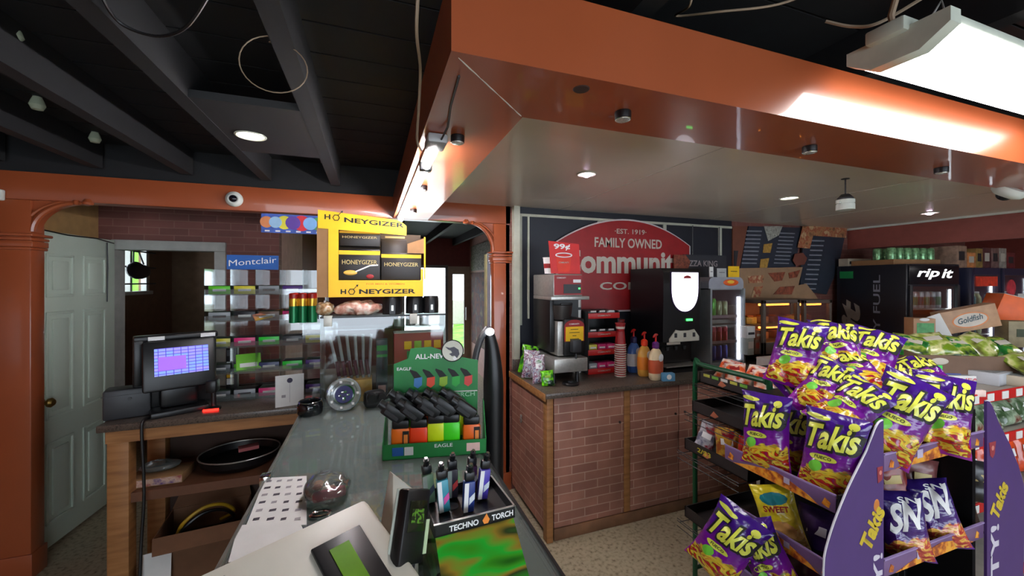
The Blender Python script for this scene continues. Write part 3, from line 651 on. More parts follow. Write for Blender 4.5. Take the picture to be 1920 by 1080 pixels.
# ================= GLASS SHOWCASE =================
GX0, GX1, GY0, GY1 = -.33, .40, .60, 2.455
t = thing('glass_showcase', 'long glass topped showcase counter running away from the viewer', 'display case', (GX0, GY0, 0)); sc = t
gw, gl_ = GX1-GX0, GY1-GY0
b = B(); b.bx(.0, gw, .0, gl_, 0, .50, bev=.004); b.obj('base_cabinet', mat('showcase_base', (36, 34, 34), .5), t)
b = B(); b.bx(0, gw, 0, gl_, .985, .995); b.obj('top_glass', M_glass, t)
b = B(); b.bx(0, .006, 0, gl_, .5, .985); b.obj('side_glass', M_glass, t)
b = B(); b.bx(gw-.008, gw, 0, gl_, .5, .985); b.obj('end_panel', M_blackp, t)
b = B(); b.bx(.006, gw-.008, .02, gl_-.02, .74, .748); b.obj('shelf', M_glass, t)
M_alu = mat('aluminium_edge', (170, 172, 160), .35, metal=.8)
for q in ((-.004, .004, 0, gl_), (gw-.004, gw+.004, 0, gl_)): b = B(); b.bx(q[0], q[1], q[2], q[3], .982, .999); b.obj('edge_strip', M_alu if q[0] < 0 else M_blackp, t)
b = B(); b.bx(0, gw, gl_-.004, gl_+.004, .982, .998); b.obj('rear_strip', M_blackp, t)
b = B(); b.bx(0, gw, gl_-.01, gl_-.004, .5, .982); b.obj('back_glass', M_glass, t)
for y in (.30, .90, gl_-.02):
    b = B(); b.bx(-.014, .018, y-.02, y+.02, .965, 1.012, bev=.004); b.obj('corner_clamp', M_chrome if y != gl_-.02 else mat('pink_cap', (190, 100, 104), .4), t)
ZT = .9955
# goods inside the case
for k, (x, y, d, c_, nm, lb) in enumerate(((-.18, 1.95, (.16, .18, .10), (60, 52, 48), 'cigar_box', 'dark cigar box inside the showcase nearest the rear left'), (.02, 1.9, (.14, .2, .12), (120, 96, 60), 'cigar_box', 'tan cigar box inside the showcase behind the lighter display'),
        (.24, 1.85, (.18, .2, .1), (70, 84, 70), 'carton', 'green carton inside the showcase at the right rear'), (-.2, 1.45, (.2, .24, .06), (88, 92, 88), 'tray', 'grey tray of goods inside the showcase near the picture sheet'), (.05, 1.3, (.18, .3, .09), (66, 58, 54), 'carton', 'dark carton inside the showcase under the clear bag'))):
    tt = thing(nm, lb, nm.replace('_', ' '), (x, y, .7485)); b = B(); b.bx(-d[0]/2, d[0]/2, -d[1]/2, d[1]/2, 0, d[2], bev=.004); b.obj('body', mat('goods_%d' % k, c_, .6, var=.3), tt)
    b = B(); b.bx(-d[0]*.35, d[0]*.35, -d[1]/2-.001, -d[1]/2, d[2]*.3, d[2]*.7); b.obj('label_band', M_paper, tt)
# patterned box (leopard print) at (690, 830)
p = pZ(683, 850, .76); t = thing('patterned_roll', 'brown speckled roll standing inside the showcase beside the lighter display', 'roll', (-.02, 1.62, .7485))
b = B(); b.lathe([(0, 0), (.045, 0), (.045, .22), (.03, .225), (0, .225)]); b.obj('body', ramp_mat('leopard', [(.42, (60, 44, 30)), (.5, (150, 120, 84)), (.7, (170, 140, 100))], 60, 3, .5, const=True), t)
b = B(); b.lathe([(.0, .2251), (.025, .2251), (.025, .23), (0, .23)]); b.obj('plug', M_dark, t)

# picture sheet and papers lying on the glass
pc = [pZ(*q, ZT) for q in ((497, 897), (575, 893), (575, 985), (462, 985))]
def sheet(name, label, pts, m_, th=.0015, z=ZT, cat='paper'):
    b = B(); V = [(p.x, p.y, z+.0002) for p in pts]+[(p.x, p.y, z+th) for p in pts]
    b._add(V, [(0, 1, 2, 3), (4, 5, 6, 7), (0, 1, 5, 4), (1, 2, 6, 5), (2, 3, 7, 6), (3, 0, 4, 7)]); return b
t = thing('picture_sheet', 'white sheet with a grid of small dark pictures lying on the glass top', 'paper sheet', (0, 0, 0))
sheet('s', '', pc, M_paper).obj('paper', M_paper, t)
random.seed(3)
b = B()
for i in range(6):
    for j in range(4):
        fu = (j+.5)/4.2+.02; fv = (i+.5)/6.2+.01
        q = (pc[0]*(1-fu)+pc[1]*fu)*(1-fv)+(pc[3]*(1-fu)+pc[2]*fu)*fv
        s_ = .009; b.bx(q.x-s_, q.x+s_*random.uniform(.5, 1), q.y-s_*.7, q.y+s_*.7, ZT+.0016, ZT+.0019, random.choice((0, 0, 1)))
b.obj('picture', [mat('print_dark', (60, 56, 66), .6), mat('print_grey', (150, 146, 150), .6)], t, kind='stuff')
pc2 = [pZ(*q, ZT) for q in ((447, 986), (560, 975), (590, 1040), (428, 1055))]
t = thing('price_list', 'plain white paper on the glass top next to the white terminal', 'paper sheet', (0, 0, 0))
sheet('s', '', pc2, M_paper, .0014).obj('paper', M_paper, t)
# clear candy bag on the glass
p = pZ(612, 940, ZT); t = thing('candy_bag', 'clear bag of candy with a pink band lying on the glass top', 'bag', (p.x, p.y+.03, ZT), .2)
b = B(); b.sph((0, 0, .03), (.065, .085, .032), seg=24)
for v in b.bm.verts: v.co.x += noise.noise(v.co*60)*.006; v.co.z = max(.0005, v.co.z+noise.noise(v.co*45+Vector((9, 1, 2)))*.008)
b.obj('film', glass('bag_film', (.9, .9, .88), .3, .12, .12), t)
random.seed(8)
for k in range(9):
    x, y = random.uniform(-.035, .035), random.uniform(-.05, .055)
    b = B(); b.sph((x, y, .022), (.014, .011, .009), seg=8); b.obj('sweet', mat('sweet_%d' % (k % 3), ((190, 150, 120), (150, 90, 70), (200, 190, 170))[k % 3], .4), t)
b = B(); b.box((.0, -.05, .03), (.09, .02, .03), bev=.008); b.obj('pink_band', mat('pink_band', (190, 90, 110), .5), t)
p = pZ(578, 975, ZT); t = thing('bottle_opener', 'small chrome ring beside the clear candy bag on the glass', 'ring', (p.x+.03, p.y+.01, ZT))
b = B(); b.tube([(.025*math.cos(a), .016*math.sin(a), .005) for a in [2*PI*k/20 for k in range(21)]], .005); b.obj('loop', M_chrome, t)

# hutch on the showcase
HX0, HX1, HY0, HY1, HZ = -.25, .397, 2.25, 2.44, 1.464
t = thing('acrylic_hutch', 'clear glass hutch standing on the rear of the showcase', 'display case', (HX0, HY0, ZT)); hh = HZ-ZT; hw = HX1-HX0; hd = HY1-HY0
b = B(); b.bx(0, hw, 0, hd, hh-.007, hh); b.obj('top_sheet', M_glass, t)
b = B(); b.bx(0, hw, -.003, .0, hh-.008, hh+.001); b.obj('top_edge', M_blackp, t)
b = B(); b.bx(0, hw, 0, .005, .0, hh-.008); b.obj('front_sheet', M_clear, t)
for x in (0, hw-.005): b = B(); b.bx(x, x+.005, .005, hd, 0, hh-.008); b.obj('side_sheet', M_glass, t)
b = B(); b.bx(.006, hw-.006, .006, hd, hh-.075, hh-.070); b.obj('shelf', M_clear, t)
for u in (615, 775):
    x = pY(u, 598, HY0).x-HX0; b = B(); b.bx(x-.02, x+.02, -.008, .02, hh+.001, hh+.005, bev=.001); b.bx(x-.02, x+.02, -.009, -.004, hh-.05, hh+.005, bev=.002); b.obj('clip', mat('clip_grey', (190, 190, 180), .35), t)
b = B(); b.bx(0, hw, hd-.004, hd, .0, .16); b.obj('back_strip', mat('wood_strip', (130, 110, 90), .5), t)
# things in the hutch
SZ = HZ-.07
for k, (u, l) in enumerate(((748, 'left'), (770, 'middle'), (795, 'right'))):
    p = pY(u, 615, 2.34); t = thing('metal_tin', 'short metallic tin, %s of three under the hutch top' % l, 'tin', (p.x, 2.34, SZ+.0005), group='tins under the hutch top')
    b = B(); b.lathe([(0, 0), (.026, 0), (.027, .003), (.027, .045), (.02, .047), (0, .047)]); b.obj('body', M_steel, t); b = B(); b.lathe([(.0275, .047), (.0275, .056), (0, .056)]); b.obj('lid', M_chrome, t)
p = pY(665, 700, 2.34); t = thing('pipe_tray', 'clear tray of upright glass tubes with dark tips in the hutch', 'tube tray', (p.x-.0, 2.34, ZT+.0005))
b = B(); b.bx(-.09, .09, -.05, .05, 0, .12, bev=.004); b.obj('gold_base', mat('gold_foil', (210, 160, 80), .3, metal=.5, var=.4), t)
random.seed(2)
for k in range(6):
    x = -.075+.03*k; b = B(); b.cyl((x, 0, .12), (x-.05+k*.012, -.01, .36), .008); b.obj('glass_tube', mat('smoky_tube', (150, 150, 150), .2, var=.2), t)
    b = B(); b.cyl((x-.003, -.012, .14), (x-.015, -.014, .22), .0095); b.obj('dark_tip', mat('wine_tip', (84, 34, 44), .4), t)
p = pY(716, 720, 2.32); t = thing('tall_carton', 'tall dark carton with green panel in the hutch', 'carton', (p.x, 2.32, ZT+.0005))
b = B(); b.bx(-.03, .03, -.03, .03, 0, .33, bev=.002); b.obj('body', mat('carton_black', (40, 36, 42), .4), t); b = B(); b.bx(-.028, .028, -.0315, -.03, .27, .30); b.bx(-.028, .028, -.0315, -.03, .235, .25); b.obj('green_panel', mat('panel_green', (60, 140, 60), .5), t)
b = B(); b.bx(-.02, .02, -.0312, -.0302, .04, .08); b.obj('text_block', mat('pinkish', (190, 150, 140), .5), t)
p = pY(785, 690, 2.34); t = thing('red_carton', 'red carton with a row of yellow and green lighter pictures in the hutch', 'carton', (p.x, 2.34, ZT+.0005))
b = B(); b.bx(-.14, .135, -.05, .05, 0, .36, bev=.003); b.obj('body', mat('carton_red', (150, 46, 34), .45), t)
for k in range(4): b = B(); b.bx(-.085+k*.055, -.045+k*.055, -.052, -.05, .27, .315, bev=.001); b.obj('picture', M_yel if k != 1 else mat('lime', (150, 190, 50), .5), t)
b = B(); b.bx(-.07, .05, -.0515, -.05, .2, .26); b.obj('green_panel', mat('panel_green2', (50, 120, 60), .5), t)
b = B(); b.bx(-.14, .135, -.05, .05, .3605, .364); b.obj('pale_top', mat('pale_top', (190, 180, 170), .5), t)
# things standing on the glass in front of the hutch
p = pZ(588, 762, ZT); t = thing('black_ashtray', 'black glass ashtray on the showcase beside the round emblem ashtray', 'ashtray', (p.x, 2.17, ZT+.0005))
b = B(); b.lathe([(0, 0), (.052, 0), (.058, .01), (.058, .05), (.05, .062), (.04, .055), (.036, .02), (0, .016)], n=28); b.obj('bowl', mat('black_glass', (20, 22, 26), .08, coat=.5), t)
b = B(); b.tube([(.05*math.cos(a), .05*math.sin(a), .063) for a in [2*PI*k/28 for k in range(29)]], .003); b.obj('rim', M_chrome, t)
p = pZ(645, 768, ZT); t = thing('emblem_ashtray', 'round glass ashtray with silver and blue emblem, propped upright on the glass', 'ashtray', (p.x, 2.16, ZT+.0005), math.radians(12))
Mm = frame((0, 0, .083), (1, 0, 0), (0, .15, 1)); b = B(); b.lathe([(0, -.008), (.078, -.008), (.083, .004), (.078, .015), (.066, .016), (.06, .006), (0, .006)], n=36, M=Mm); b.obj('glass_dish', glass('thick_glass', (.85, .9, .95), .35, .05, .35), t)
b = B(); b.lathe([(.045, .0065), (.045, .010), (.05, .010), (.05, .0065)], n=32, M=Mm); b.obj('ring', M_chrome, t)
b = B(); b.cyl((0, 0, .0062), (0, 0, .009), .042, m=0, n=28, M=Mm); b.obj('blue_disc', mat('emblem_blue', (50, 50, 96), .4), t)
for q in ((0, .012, .02, .010), (0, -.02, .012, .016), (-.02, -.004, .01, .008), (.02, -.004, .01, .008)):
    b = B(); b.box((q[0], q[1], .0105), (q[2]*1.3, q[3]*1.2, .003), bev=.001, M=Mm); b.obj('emblem_piece', M_chrome, t)
for k in range(7):
    a = 2*PI*k/7; b = B(); b.box((.064*math.cos(a), .064*math.sin(a), .016), (.012, .012, .003), bev=.001, M=Mm); b.obj('rim_mark', M_wtext, t)
p = pZ(705, 762, ZT); t = thing('camera_case', 'lumpy black case between the emblem ashtray and the lighter display', 'case', (p.x, 2.18, ZT+.0005), .2)
b = B(); b.bx(-.06, .045, -.035, .035, 0, .085, bev=.022); b.cyl((-.03, -.02, .06), (-.03, -.055, .055), .022); b.cyl((.02, -.02, .06), (.02, -.055, .055), .02); b.obj('body', M_blackp, t)
b = B(); b.bx(-.05, .03, -.036, -.034, .02, .03); b.obj('band', M_dark, t)
p = pZ(552, 764, ZT); t = thing('notice_card', 'white notice card with a round emblem standing at the left end of the hutch', 'card', (p.x-.055, 2.50, .951), math.radians(12))
pt = pY(552, 702, 2.50); hc = pt.z-.951
b = B(); b.bx(-.07, .07, 0, .003, 0, hc); b.obj('card', M_paper, t)
b = B(); b.cyl((0, -.0005, hc*.82), (0, -.002, hc*.82), .014, n=20); b.obj('emblem', mat('emblem_navy', (50, 44, 70), .5), t)
b = B(); b.bx(-.0008, .0008, -.001, 0, .02, hc*.72); b.bx(-.04, -.02, -.001, 0, .05, .065); b.obj('print_line', mat('print_grey', (150, 146, 150)), t)

# things on top of the hutch
for k, (u, r_, l) in enumerate(((735, .05, 'left'), (778, .05, 'middle'), (808, .045, 'right'))):
    p = pY(u, 585, 2.33); t = thing('black_canister', 'low round black canister on the hutch top, %s of three' % l, 'canister', (p.x, 2.335+.012*(k % 2), HZ+.001), group='black canisters on the hutch')
    b = B(); b.lathe([(0, 0), (r_, 0), (r_, .085), (r_*.9, .098), (0, .098)], n=10); b.obj('body', M_blackp, t); b = B(); b.bx(-.006, .006, -r_-.002, -r_+.003, .02, .05); b.obj('catch', M_steel, t)
p = pY(672, 578, 2.33); t = thing('snack_bag', 'crumpled pinkish clear snack bag on the hutch under the yellow display box', 'bag', (p.x, 2.335, HZ+.001))
b = B(); b.sph((0, 0, .036), (.125, .055, .04), seg=32)
for v in b.bm.verts: n_ = noise.noise(v.co*28); v.co += Vector((n_*.01, n_*.006, n_*.02)); v.co.z = min(max(0, v.co.z), .08)
b.obj('film', ramp_mat('pink_film', [(.3, (140, 70, 60)), (.5, (200, 150, 130)), (.65, (230, 215, 200))], 30, 6, .2, coat=.5), t)
b = B(); b.prism([(-.12, .0), (-.16, .02), (-.16, -.02)], .002, T(0, 0, .02)); b.obj('twist_end', M_paper, t)
p = pY(597, 578, 2.10); t = thing('snack_bag', 'small clear snack bag at the left end of the hutch top', 'bag', (HX0-.02+.035, 2.33, HZ+.001))
b = B(); b.sph((0, 0, .035), (.045, .045, .038), seg=24)
for v in b.bm.verts: v.co += v.co.normalized()*noise.noise(v.co*40)*.012; v.co.z = max(0, v.co.z)
b.obj('film', ramp_mat('nut_film', [(.3, (110, 80, 50)), (.5, (180, 140, 100)), (.65, (200, 190, 160))], 50, 6, .25, coat=.4), t)
b = B(); b.cyl((0, 0, .07), (0, 0, .08), .006); b.obj('twist_end', M_paper, t)

# yellow display box
p = pY(701, 553, 2.29); t = thing('honey_display_box', 'yellow display box of honey packets with open flaps, on top of the hutch', 'display box', (p.x, 2.29, HZ+.1), math.radians(-2))
s_ = 2.16/740
s_ = s_*1.0; X = lambda u: (u-701)*s_/1.0; Z = lambda v: (553-v)*s_
M_yb = mat('box_yellow', (245, 190, 14), .45, var=.04)
b = B()
b.bx(X(623), X(792), -.004, 0, Z(553), Z(522)); b.bx(X(623), X(640), -.004, 0, Z(522), Z(425)); b.bx(X(787), X(792), -.004, 0, Z(522), Z(500))
b.prism([(X(623), 0), (X(790), 0), (X(790), .12), (X(623), .12)], .003, m=0)
b.obj('front_panel', M_yb, t)
b = B(); b.bx(X(604), X(623), .0, .12, Z(553), Z(415), 0); b.bx(X(623)-.001, X(623)+.002, 0, .12, 0, Z(425)); b.obj('cardboard_side', M_card, t)
b = B(); b.bx(X(623), X(790), .118, .12, 0, Z(430)); b.obj('back_panel', mat('box_inside', (60, 46, 30), .7), t)
b = B(); b.prism([(X(606), Z(428)), (X(760), Z(436)), (X(760), Z(418)), (X(748), Z(408)), (X(606), Z(395))], .004, frame((0, -.001, 0), (1, 0, 0), (0, 0, 1))); b.obj('header', M_yb, t)
b = B(); b.prism([(X(762), Z(470)), (X(795), Z(470)), (X(795), Z(440)), (X(762), Z(452))], .004, frame((0, .0, 0), (1, 0, 0), (0, 0, 1))); b.obj('side_flap', [M_card], t)
b = B(); b.bx(X(793), X(796), -.005, .0, Z(520), Z(438)); b.obj('flap_edge', M_yb, t)
Mf = frame((0, -.0045, 0), (1, 0, 0), (0, 0, 1)); Mh = frame((0, -.0055, 0), (1, 0, 0), (0, 0, 1))
def honey(cx, cz, w_, M_, slope, h0=.030):
    b = B(); b.text('H', cx-w_*.46, cz-slope*w_*.46, w_*.07, h0, M_, bold=.03); r = h0*.62; hx, hz = cx-w_*.355, cz-slope*w_*.355
    pts = [(hx+r*math.cos(PI/3*k), hz+r*math.sin(PI/3*k), .0008) for k in range(7)]
    b.tube([M_ @ Vector(q) for q in pts], .0025, n=6); b.tube([M_ @ Vector(q) for q in ((hx+r*.6, hz+r*.8, .0008), (hx+r*1.7, hz+r*2.0, .0008))], .0018, n=6)
    b.prism([(hx+r*2.1, hz+r*2.4), (hx+r*1.3, hz+r*2.2), (hx+r*1.9, hz+r*1.5)], .001, M_)
    b.text('NEYGIZER', cx+w_*.12, cz, w_*.76, h0, M_, bold=.03, slope=slope); return b
honey(X(686), Z(411), X(756)-X(616), Mh, -.06, .026).obj('header_lettering', M_btext, t)
honey(X(710), Z(543), X(777)-X(643), Mf, -.0, .026).obj('front_lettering', M_btext, t)
b = B(); b.text('FOR MEN & WOMEN', X(722), Z(529), .20, .009, Mf, bold=.01); b.obj('front_caption', mat('orange_text', (214, 110, 20), .5, var=0), t)
b = B(); b.text('FOR MEN & WOMEN', X(700), Z(401), .15, .007, Mh, bold=.01, slope=-.05); b.obj('header_caption', mat('orange_text', (214, 110, 20)), t)
M_hb = mat('honey_carton_black', (30, 24, 20), .4)
for (x0, x1, z0, z1, y0, lb) in ((640, 712, 522, 464, .012, 'black carton with a spoon picture inside the yellow display box, lower left'), (640, 712, 458, 428, .03, 'black carton at the upper left inside the yellow display box'), (714, 788, 522, 470, .008, 'black carton tilted at the lower right of the yellow display box')):
    q = t.matrix_world
    tt = thing('honey_carton', lb, 'carton', M=T(p.x, 2.29, HZ+.1) @ Rz(math.radians(-2)) @ T((X(x0)+X(x1))/2, y0, Z(z0)+(.0035 if z0 == 522 else .0)))
    hw_ = (X(x1)-X(x0))/2; h2 = Z(z1)-Z(z0)
    b = B(); b.bx(-hw_, hw_, 0, .085, 0, h2-.004, bev=.002); b.obj('body', M_hb, tt)
    b = B(); b.bx(-hw_, hw_, -.001, 0, h2*.80, h2*.93); b.obj('yellow_band', M_yb, tt)
    b = B(); b.text('HONEYGIZER', 0, h2*.56, hw_*1.7, h2*.14, frame((0, -.001, 0), (1, 0, 0), (0, 0, 1)), bold=.01); b.obj('lettering', mat('gold_text', (190, 170, 110), .5, var=0), tt)
    if x0 == 640 and z0 == 522:
        b = B(); b.sph((-hw_*.45, -.002, h2*.22), (.035, .004, .014)); b.obj('spoon_bowl', mat('honey', (230, 180, 80), .3), tt)
        b = B(); b.tube([(-hw_*.2, -.002, h2*.25), (hw_*.5, -.002, h2*.45), (hw_*.9, -.002, h2*.47)], .004); b.obj('spoon_handle', M_wtext, tt)
        b = B(); b.sph((hw_*.5, -.002, h2*.1), (.02, .003, .012)); b.obj('red_spot', M_sred, tt)
tt = thing('honey_carton', 'tall black carton standing behind the others in the yellow display box', 'carton', M=T(p.x, 2.29, HZ+.1) @ Rz(math.radians(-2)) @ T(X(738), .095, Z(553)+.0035))
b = B(); b.bx(-.07, .07, 0, .02, 0, Z(442), bev=.002); b.obj('body', M_hb, tt)
b = B(); b.bx(-.05, .06, -.001, 0, Z(440), Z(436)); b.obj('caption_line', mat('gold_text', (190, 170, 110)), tt)

# ================= LIGHTER DISPLAY (green) =================
MD = T(.224, 1.477, ZT+.0005) @ Rz(math.radians(-10)); t = thing('lighter_display', 'green card display of torch lighters on the showcase', 'display stand', M=MD)
b = B(); Wd = .19
b.prism([(-Wd, 0), (Wd, 0), (Wd, .056), (-Wd, .056)], .003, frame((0, .003, 0), (1, 0, 0), (0, 0, 1)))
for x in (-Wd, Wd-.003): b.prism([(0, 0), (.13, 0), (.13, .17), (.10, .17), (.0, .056)], .003, frame((x, 0, 0), (0, 1, 0), (0, 0, 1)))
b.bx(-Wd, Wd, 0, .13, 0, .003); b.obj('tray', M_green, t)
b = B(); b.prism([(-.165, .0), (.165, .0), (.168, .33), (.10, .345), (-.02, .39), (-.10, .385), (-.11, .345), (-.165, .325)], .003, frame((0, .128, 0), (1, 0, 0), (0, 0, 1))); b.obj('back_card', M_green, t)
Mb = frame((0, .1245, 0), (1, 0, 0), (0, 0, 1)); Mt = frame((0, -.0003, 0), (1, 0, 0), (0, 0, 1))
b = B(); b.text('ALL-NEW', -.02, .352, .125, .020, Mb, bold=.02, z=.001); b.obj('heading', M_wtext, t)
b = B(); b.text('ANGLE SINGLE TORCH', .0, .185, .31, .018, Mb, bold=.01, z=.001, slope=.03); b.obj('subheading', mat('pale_green_text', (150, 200, 160), .5, var=0), t)
b = B(); b.text('EAGLE', -.125, .305, .055, .012, Mb, bold=.01, z=.001); b.obj('back_logo', M_wtext, t)
b = B(); b.text('EAGLE', .03, .042, .066, .013, Mt, bold=.01); b.obj('tray_logo', M_wtext, t)
b = B(); b.bx(-.16, .165, .120, .1245, .205, .209); b.obj('silver_line', M_steel, t)
for x0, x1, m_ in ((-.155, -.115, M_blue), (-.112, -.08, M_paper), (.115, .165, mat('pale_pink_label', (230, 190, 180), .5))):
    b = B(); b.bx(x0, x1, -.0015, 0, .014, .044); b.obj('sticker', m_, t)
for k, c_ in enumerate(((60, 120, 180), (210, 70, 40), (130, 170, 40), (40, 160, 60), (210, 66, 60))):
    x = -.072+.05*k; b = B(); b.prism([(x-.016, .235), (x, .225), (x+.016, .238), (x+.017, .27), (x-.014, .265)], .0012, Mb); b.obj('printed_lighter_body', mat('print_body_%d' % k, c_, .5), t)
    b = B(); b.prism([(x-.014, .266), (x+.014, .27), (x-.005, .292), (x-.03, .302), (x-.032, .296)], .0012, Mb); b.obj('printed_lighter_head', M_btext, t)
Mc = frame((.065, .122, .372), (1, 0, 0), (0, 0, 1))
b = B(); b.cyl((0, 0, -.003), (0, 0, .001), .043, n=36, M=Mc); b.obj('medallion', mat('cream_disc', (206, 206, 190), .5), t)
b = B(); b.tube([Mc @ Vector((.043*math.cos(a), .043*math.sin(a), .001)) for a in [2*PI*k/36 for k in range(37)]], .002); b.obj('medallion_ring', M_btext, t)
b = B(); b.prism([(-.03, .018), (-.012, .012), (.006, .016), (.024, .004), (.028, -.014), (.018, -.03), (.008, -.02), (-.002, -.022), (-.014, -.012), (-.002, -.008), (-.006, .0), (-.018, .006)], .001, Mc, z0=.001); b.obj('bird_head', mat('bird_grey', (70, 70, 80), .5), t)
b = B(); b.prism([(.0, -.03), (.01, -.022), (.018, -.034), (.008, -.04)], .0012, Mc, z0=.001); b.obj('bird_beak', M_wtext, t)
lc = {'orange': (255, 120, 20), 'red orange': (255, 66, 16), 'neon yellow': (220, 245, 20), 'neon green': (70, 230, 30), 'deep orange': (250, 110, 24)}
def lighter(x, y, z, col, label, big=1, rz=0):
    tt = thing('torch_lighter', label, 'lighter', M=MD @ T(x, y, z) @ Rz(rz) @ Matrix.Scale(1.42, 4), group='torch lighters in the green display')
    b = B(); b.bx(-.024*big, .024*big, -.012, .012, 0, .062, bev=.008); b.obj('body', mat('lighter_'+col.replace(' ', '_'), lc[col], .35, var=.05), tt)
    b = B(); b.bx(-.022*big, .022*big, -.012, .012, .058, .082, bev=.006)
    Mr = T(0, 0, .085) @ Matrix.Rotation(math.radians(-52), 4, 'Y'); b.bx(-.018, .018, -.012, .012, -.01, .055, M=Mr, bev=.007); b.cyl(Mr @ Vector((0, 0, .05)), Mr @ Vector((0, 0, .068)), .012); b.obj('head', M_blackp, tt)
    b = B(); b.bx(.010, .02, -.015, -.011, .02, .06, M=T(0, 0, .06) @ Matrix.Rotation(-.9, 4, 'Y')); b.obj('trigger', M_dark, tt)
    return tt
row = [(-.128, 'orange', 'orange torch lighter at the left end of the front row'), (-.062, 'red orange', 'red orange torch lighter, second in the front row'), (.002, 'neon yellow', 'neon yellow torch lighter in the front row'), (.058, 'neon green', 'neon green torch lighter in the front row'), (.135, 'deep orange', 'orange torch lighter at the right end of the front row')]
for x, c_, l in row:
    tt = lighter(x, .03, .022+(.012 if 'neon' in c_ else 0), c_, l)
    if c_ in ('orange', 'deep orange'):
        b = B(); b.bx(.006, .022, -.0135, -.0125, .006, .054); b.obj('side_label', M_btext, tt); b = B(); b.bx(.009, .019, -.0142, -.0134, .02, .045); b.obj('label_text', mat('label_orange', (240, 140, 60), .5), tt)
for k, x in enumerate((-.10, -.035, .03, .095)): lighter(x, .085, .0445, ('neon green', 'orange', 'red orange', 'neon yellow')[k], 'torch lighter in the rear row with only its black head showing, %s' % ('farthest left', 'second', 'third', 'farthest right')[k])
b = B(); b.bx(-.15, .15, .066, .105, .0035, .0442); b.bx(-.18, .18, .006, .064, .0035, .0215); b.obj('inner_step', M_green, t)

# ================= TECHNO TORCH STAND =================
MT = T(.217, .848, ZT+.0005) @ Rz(math.radians(4)); t = thing('torch_stand', 'black tray on a shiny green holographic stand, lettered in white', 'display stand', M=MT)
M_holo = ramp_mat('holographic_green', [(.30, (24, 60, 24)), (.42, (70, 170, 40)), (.48, (50, 200, 60)), (.54, (170, 140, 50)), (.6, (60, 74, 40)), (.72, (60, 150, 50))], 5, 1, .2, (1.2, 3, 6), metal=.35, coat=.4)
b = B(); z1 = .112; hwT = .09
b._add([(-hwT, 0, z1), (hwT, 0, z1), (hwT+.0, -.12, 0), (-hwT, -.12, 0), (-hwT, .14, z1), (hwT, .14, z1), (hwT, .14, 0), (-hwT, .14, 0)], [(0, 1, 2, 3), (0, 4, 5, 1), (4, 7, 6, 5), (0, 3, 7, 4), (1, 5, 6, 2), (3, 2, 6, 7)]); b.obj('stand_body', M_holo, t, smooth=False)
b = B(); b.bx(-hwT-.003, hwT+.003, -.004, .15, z1, z1+.004)
for q in ((-hwT-.003, hwT+.003, -.004, -.001), (-hwT-.003, hwT+.003, .147, .15), (-hwT-.003, -hwT, -.004, .15), (hwT, hwT+.003, -.004, .15)): b.bx(*q, z1, z1+.026)
b.obj('tray', M_blackp, t)
b = B(); b.bx(-hwT-.004, hwT+.004, -.005, -.0, z1+.0262, z1+.0275); b.bx(hwT, hwT+.004, -.005, .15, z1+.0262, z1+.0275); b.obj('rim', M_steel, t)
Mtt = frame((0, -.0042, z1+.013), (1, 0, 0), (0, 0, 1))
b = B(); b.text('TECHNO', -.028, -.001, .066, .013, Mtt, bold=.03); b.obj('lettering', M_wtext, t)
b = B(); b.text('TORCH', .062, .0, .052, .013, Mtt, bold=.03); b.obj('lettering', M_wtext, t)
b = B(); b.prism([(.018, -.009), (.027, -.009), (.031, -.001), (.027, .006), (.024, .013), (.019, .006), (.014, -.001)], .001, Mtt); b.obj('flame_mark', mat('flame_orange', (240, 140, 50), .5, var=0), t)
for x, y in ((-.055, .03), (.0, .03), (.055, .03), (-.03, .09), (.03, .1)):
    b = B(); b.cyl((x, y, z1+.004), (x, y, z1+.0052), .016, n=20); b.obj('well', mat('well_grey', (64, 64, 70), .5), t)
tl = [(-.052, .075, 'white, pink and teal torch lighter leaning at the left of the black tray', (60, 150, 170), (220, 80, 160), .075, -.08), (-.002, .052, 'white and blue torch lighter in the middle of the black tray', (40, 60, 130), (220, 226, 230), .07, .05), (.045, .09, 'white and purple torch lighter at the right of the black tray', (76, 60, 170), (200, 210, 220), .072, .12),
      (-.075, .125, 'pale green torch lighter at the back left of the black tray', (120, 150, 120), (60, 70, 90), .07, -.1), (-.02, .125, 'dark torch lighter with a red dot at the back of the black tray', (40, 34, 44), (190, 50, 50), .07, 0), (.03, .132, 'dark purple torch lighter with a chrome nozzle at the back of the black tray', (60, 26, 60), (150, 150, 150), .065, .05)]
for x, y, l, c1, c2, h_, ti in tl:
    tt = thing('tall_torch_lighter', l, 'lighter', M=MT @ T(x, y, z1+.0045+.003) @ Matrix.Rotation(ti, 4, 'Y'), group='torch lighters in the black tray')
    i_ = tl.index((x, y, l, c1, c2, h_, ti))
    b = B(); b.bx(-.013, .013, -.009, .009, 0, h_, bev=.003); b.obj('body', mat('tall_body_%d' % i_, c1, .35), tt)
    b = B(); b.bx(-.0132, -.003, -.0095, -.0088, .002, h_-.002); b.obj('pale_stripe', M_wtext if i_ < 3 else mat('pale_stripe', (150, 160, 150), .5), tt)
    b = B(); b.prism([(-.001, .018), (.012, .03), (.012, .045), (-.001, .034)], .0008, frame((0, -.0092, 0), (1, 0, 0), (0, 0, 1))); b.obj('print', mat('tall_print_%d' % i_, c2, .5), tt)
    b = B(); b.bx(-.012, .012, -.008, .008, h_, h_+.022, bev=.005); b.cyl((0, 0, h_+.02), (.0, -.006, h_+.036), .007); b.obj('head', M_blackp, tt)
    b = B(); b.cyl((0, -.006, h_+.036), (.0, -.008, h_+.042), .004); b.obj('nozzle', M_chrome, tt)

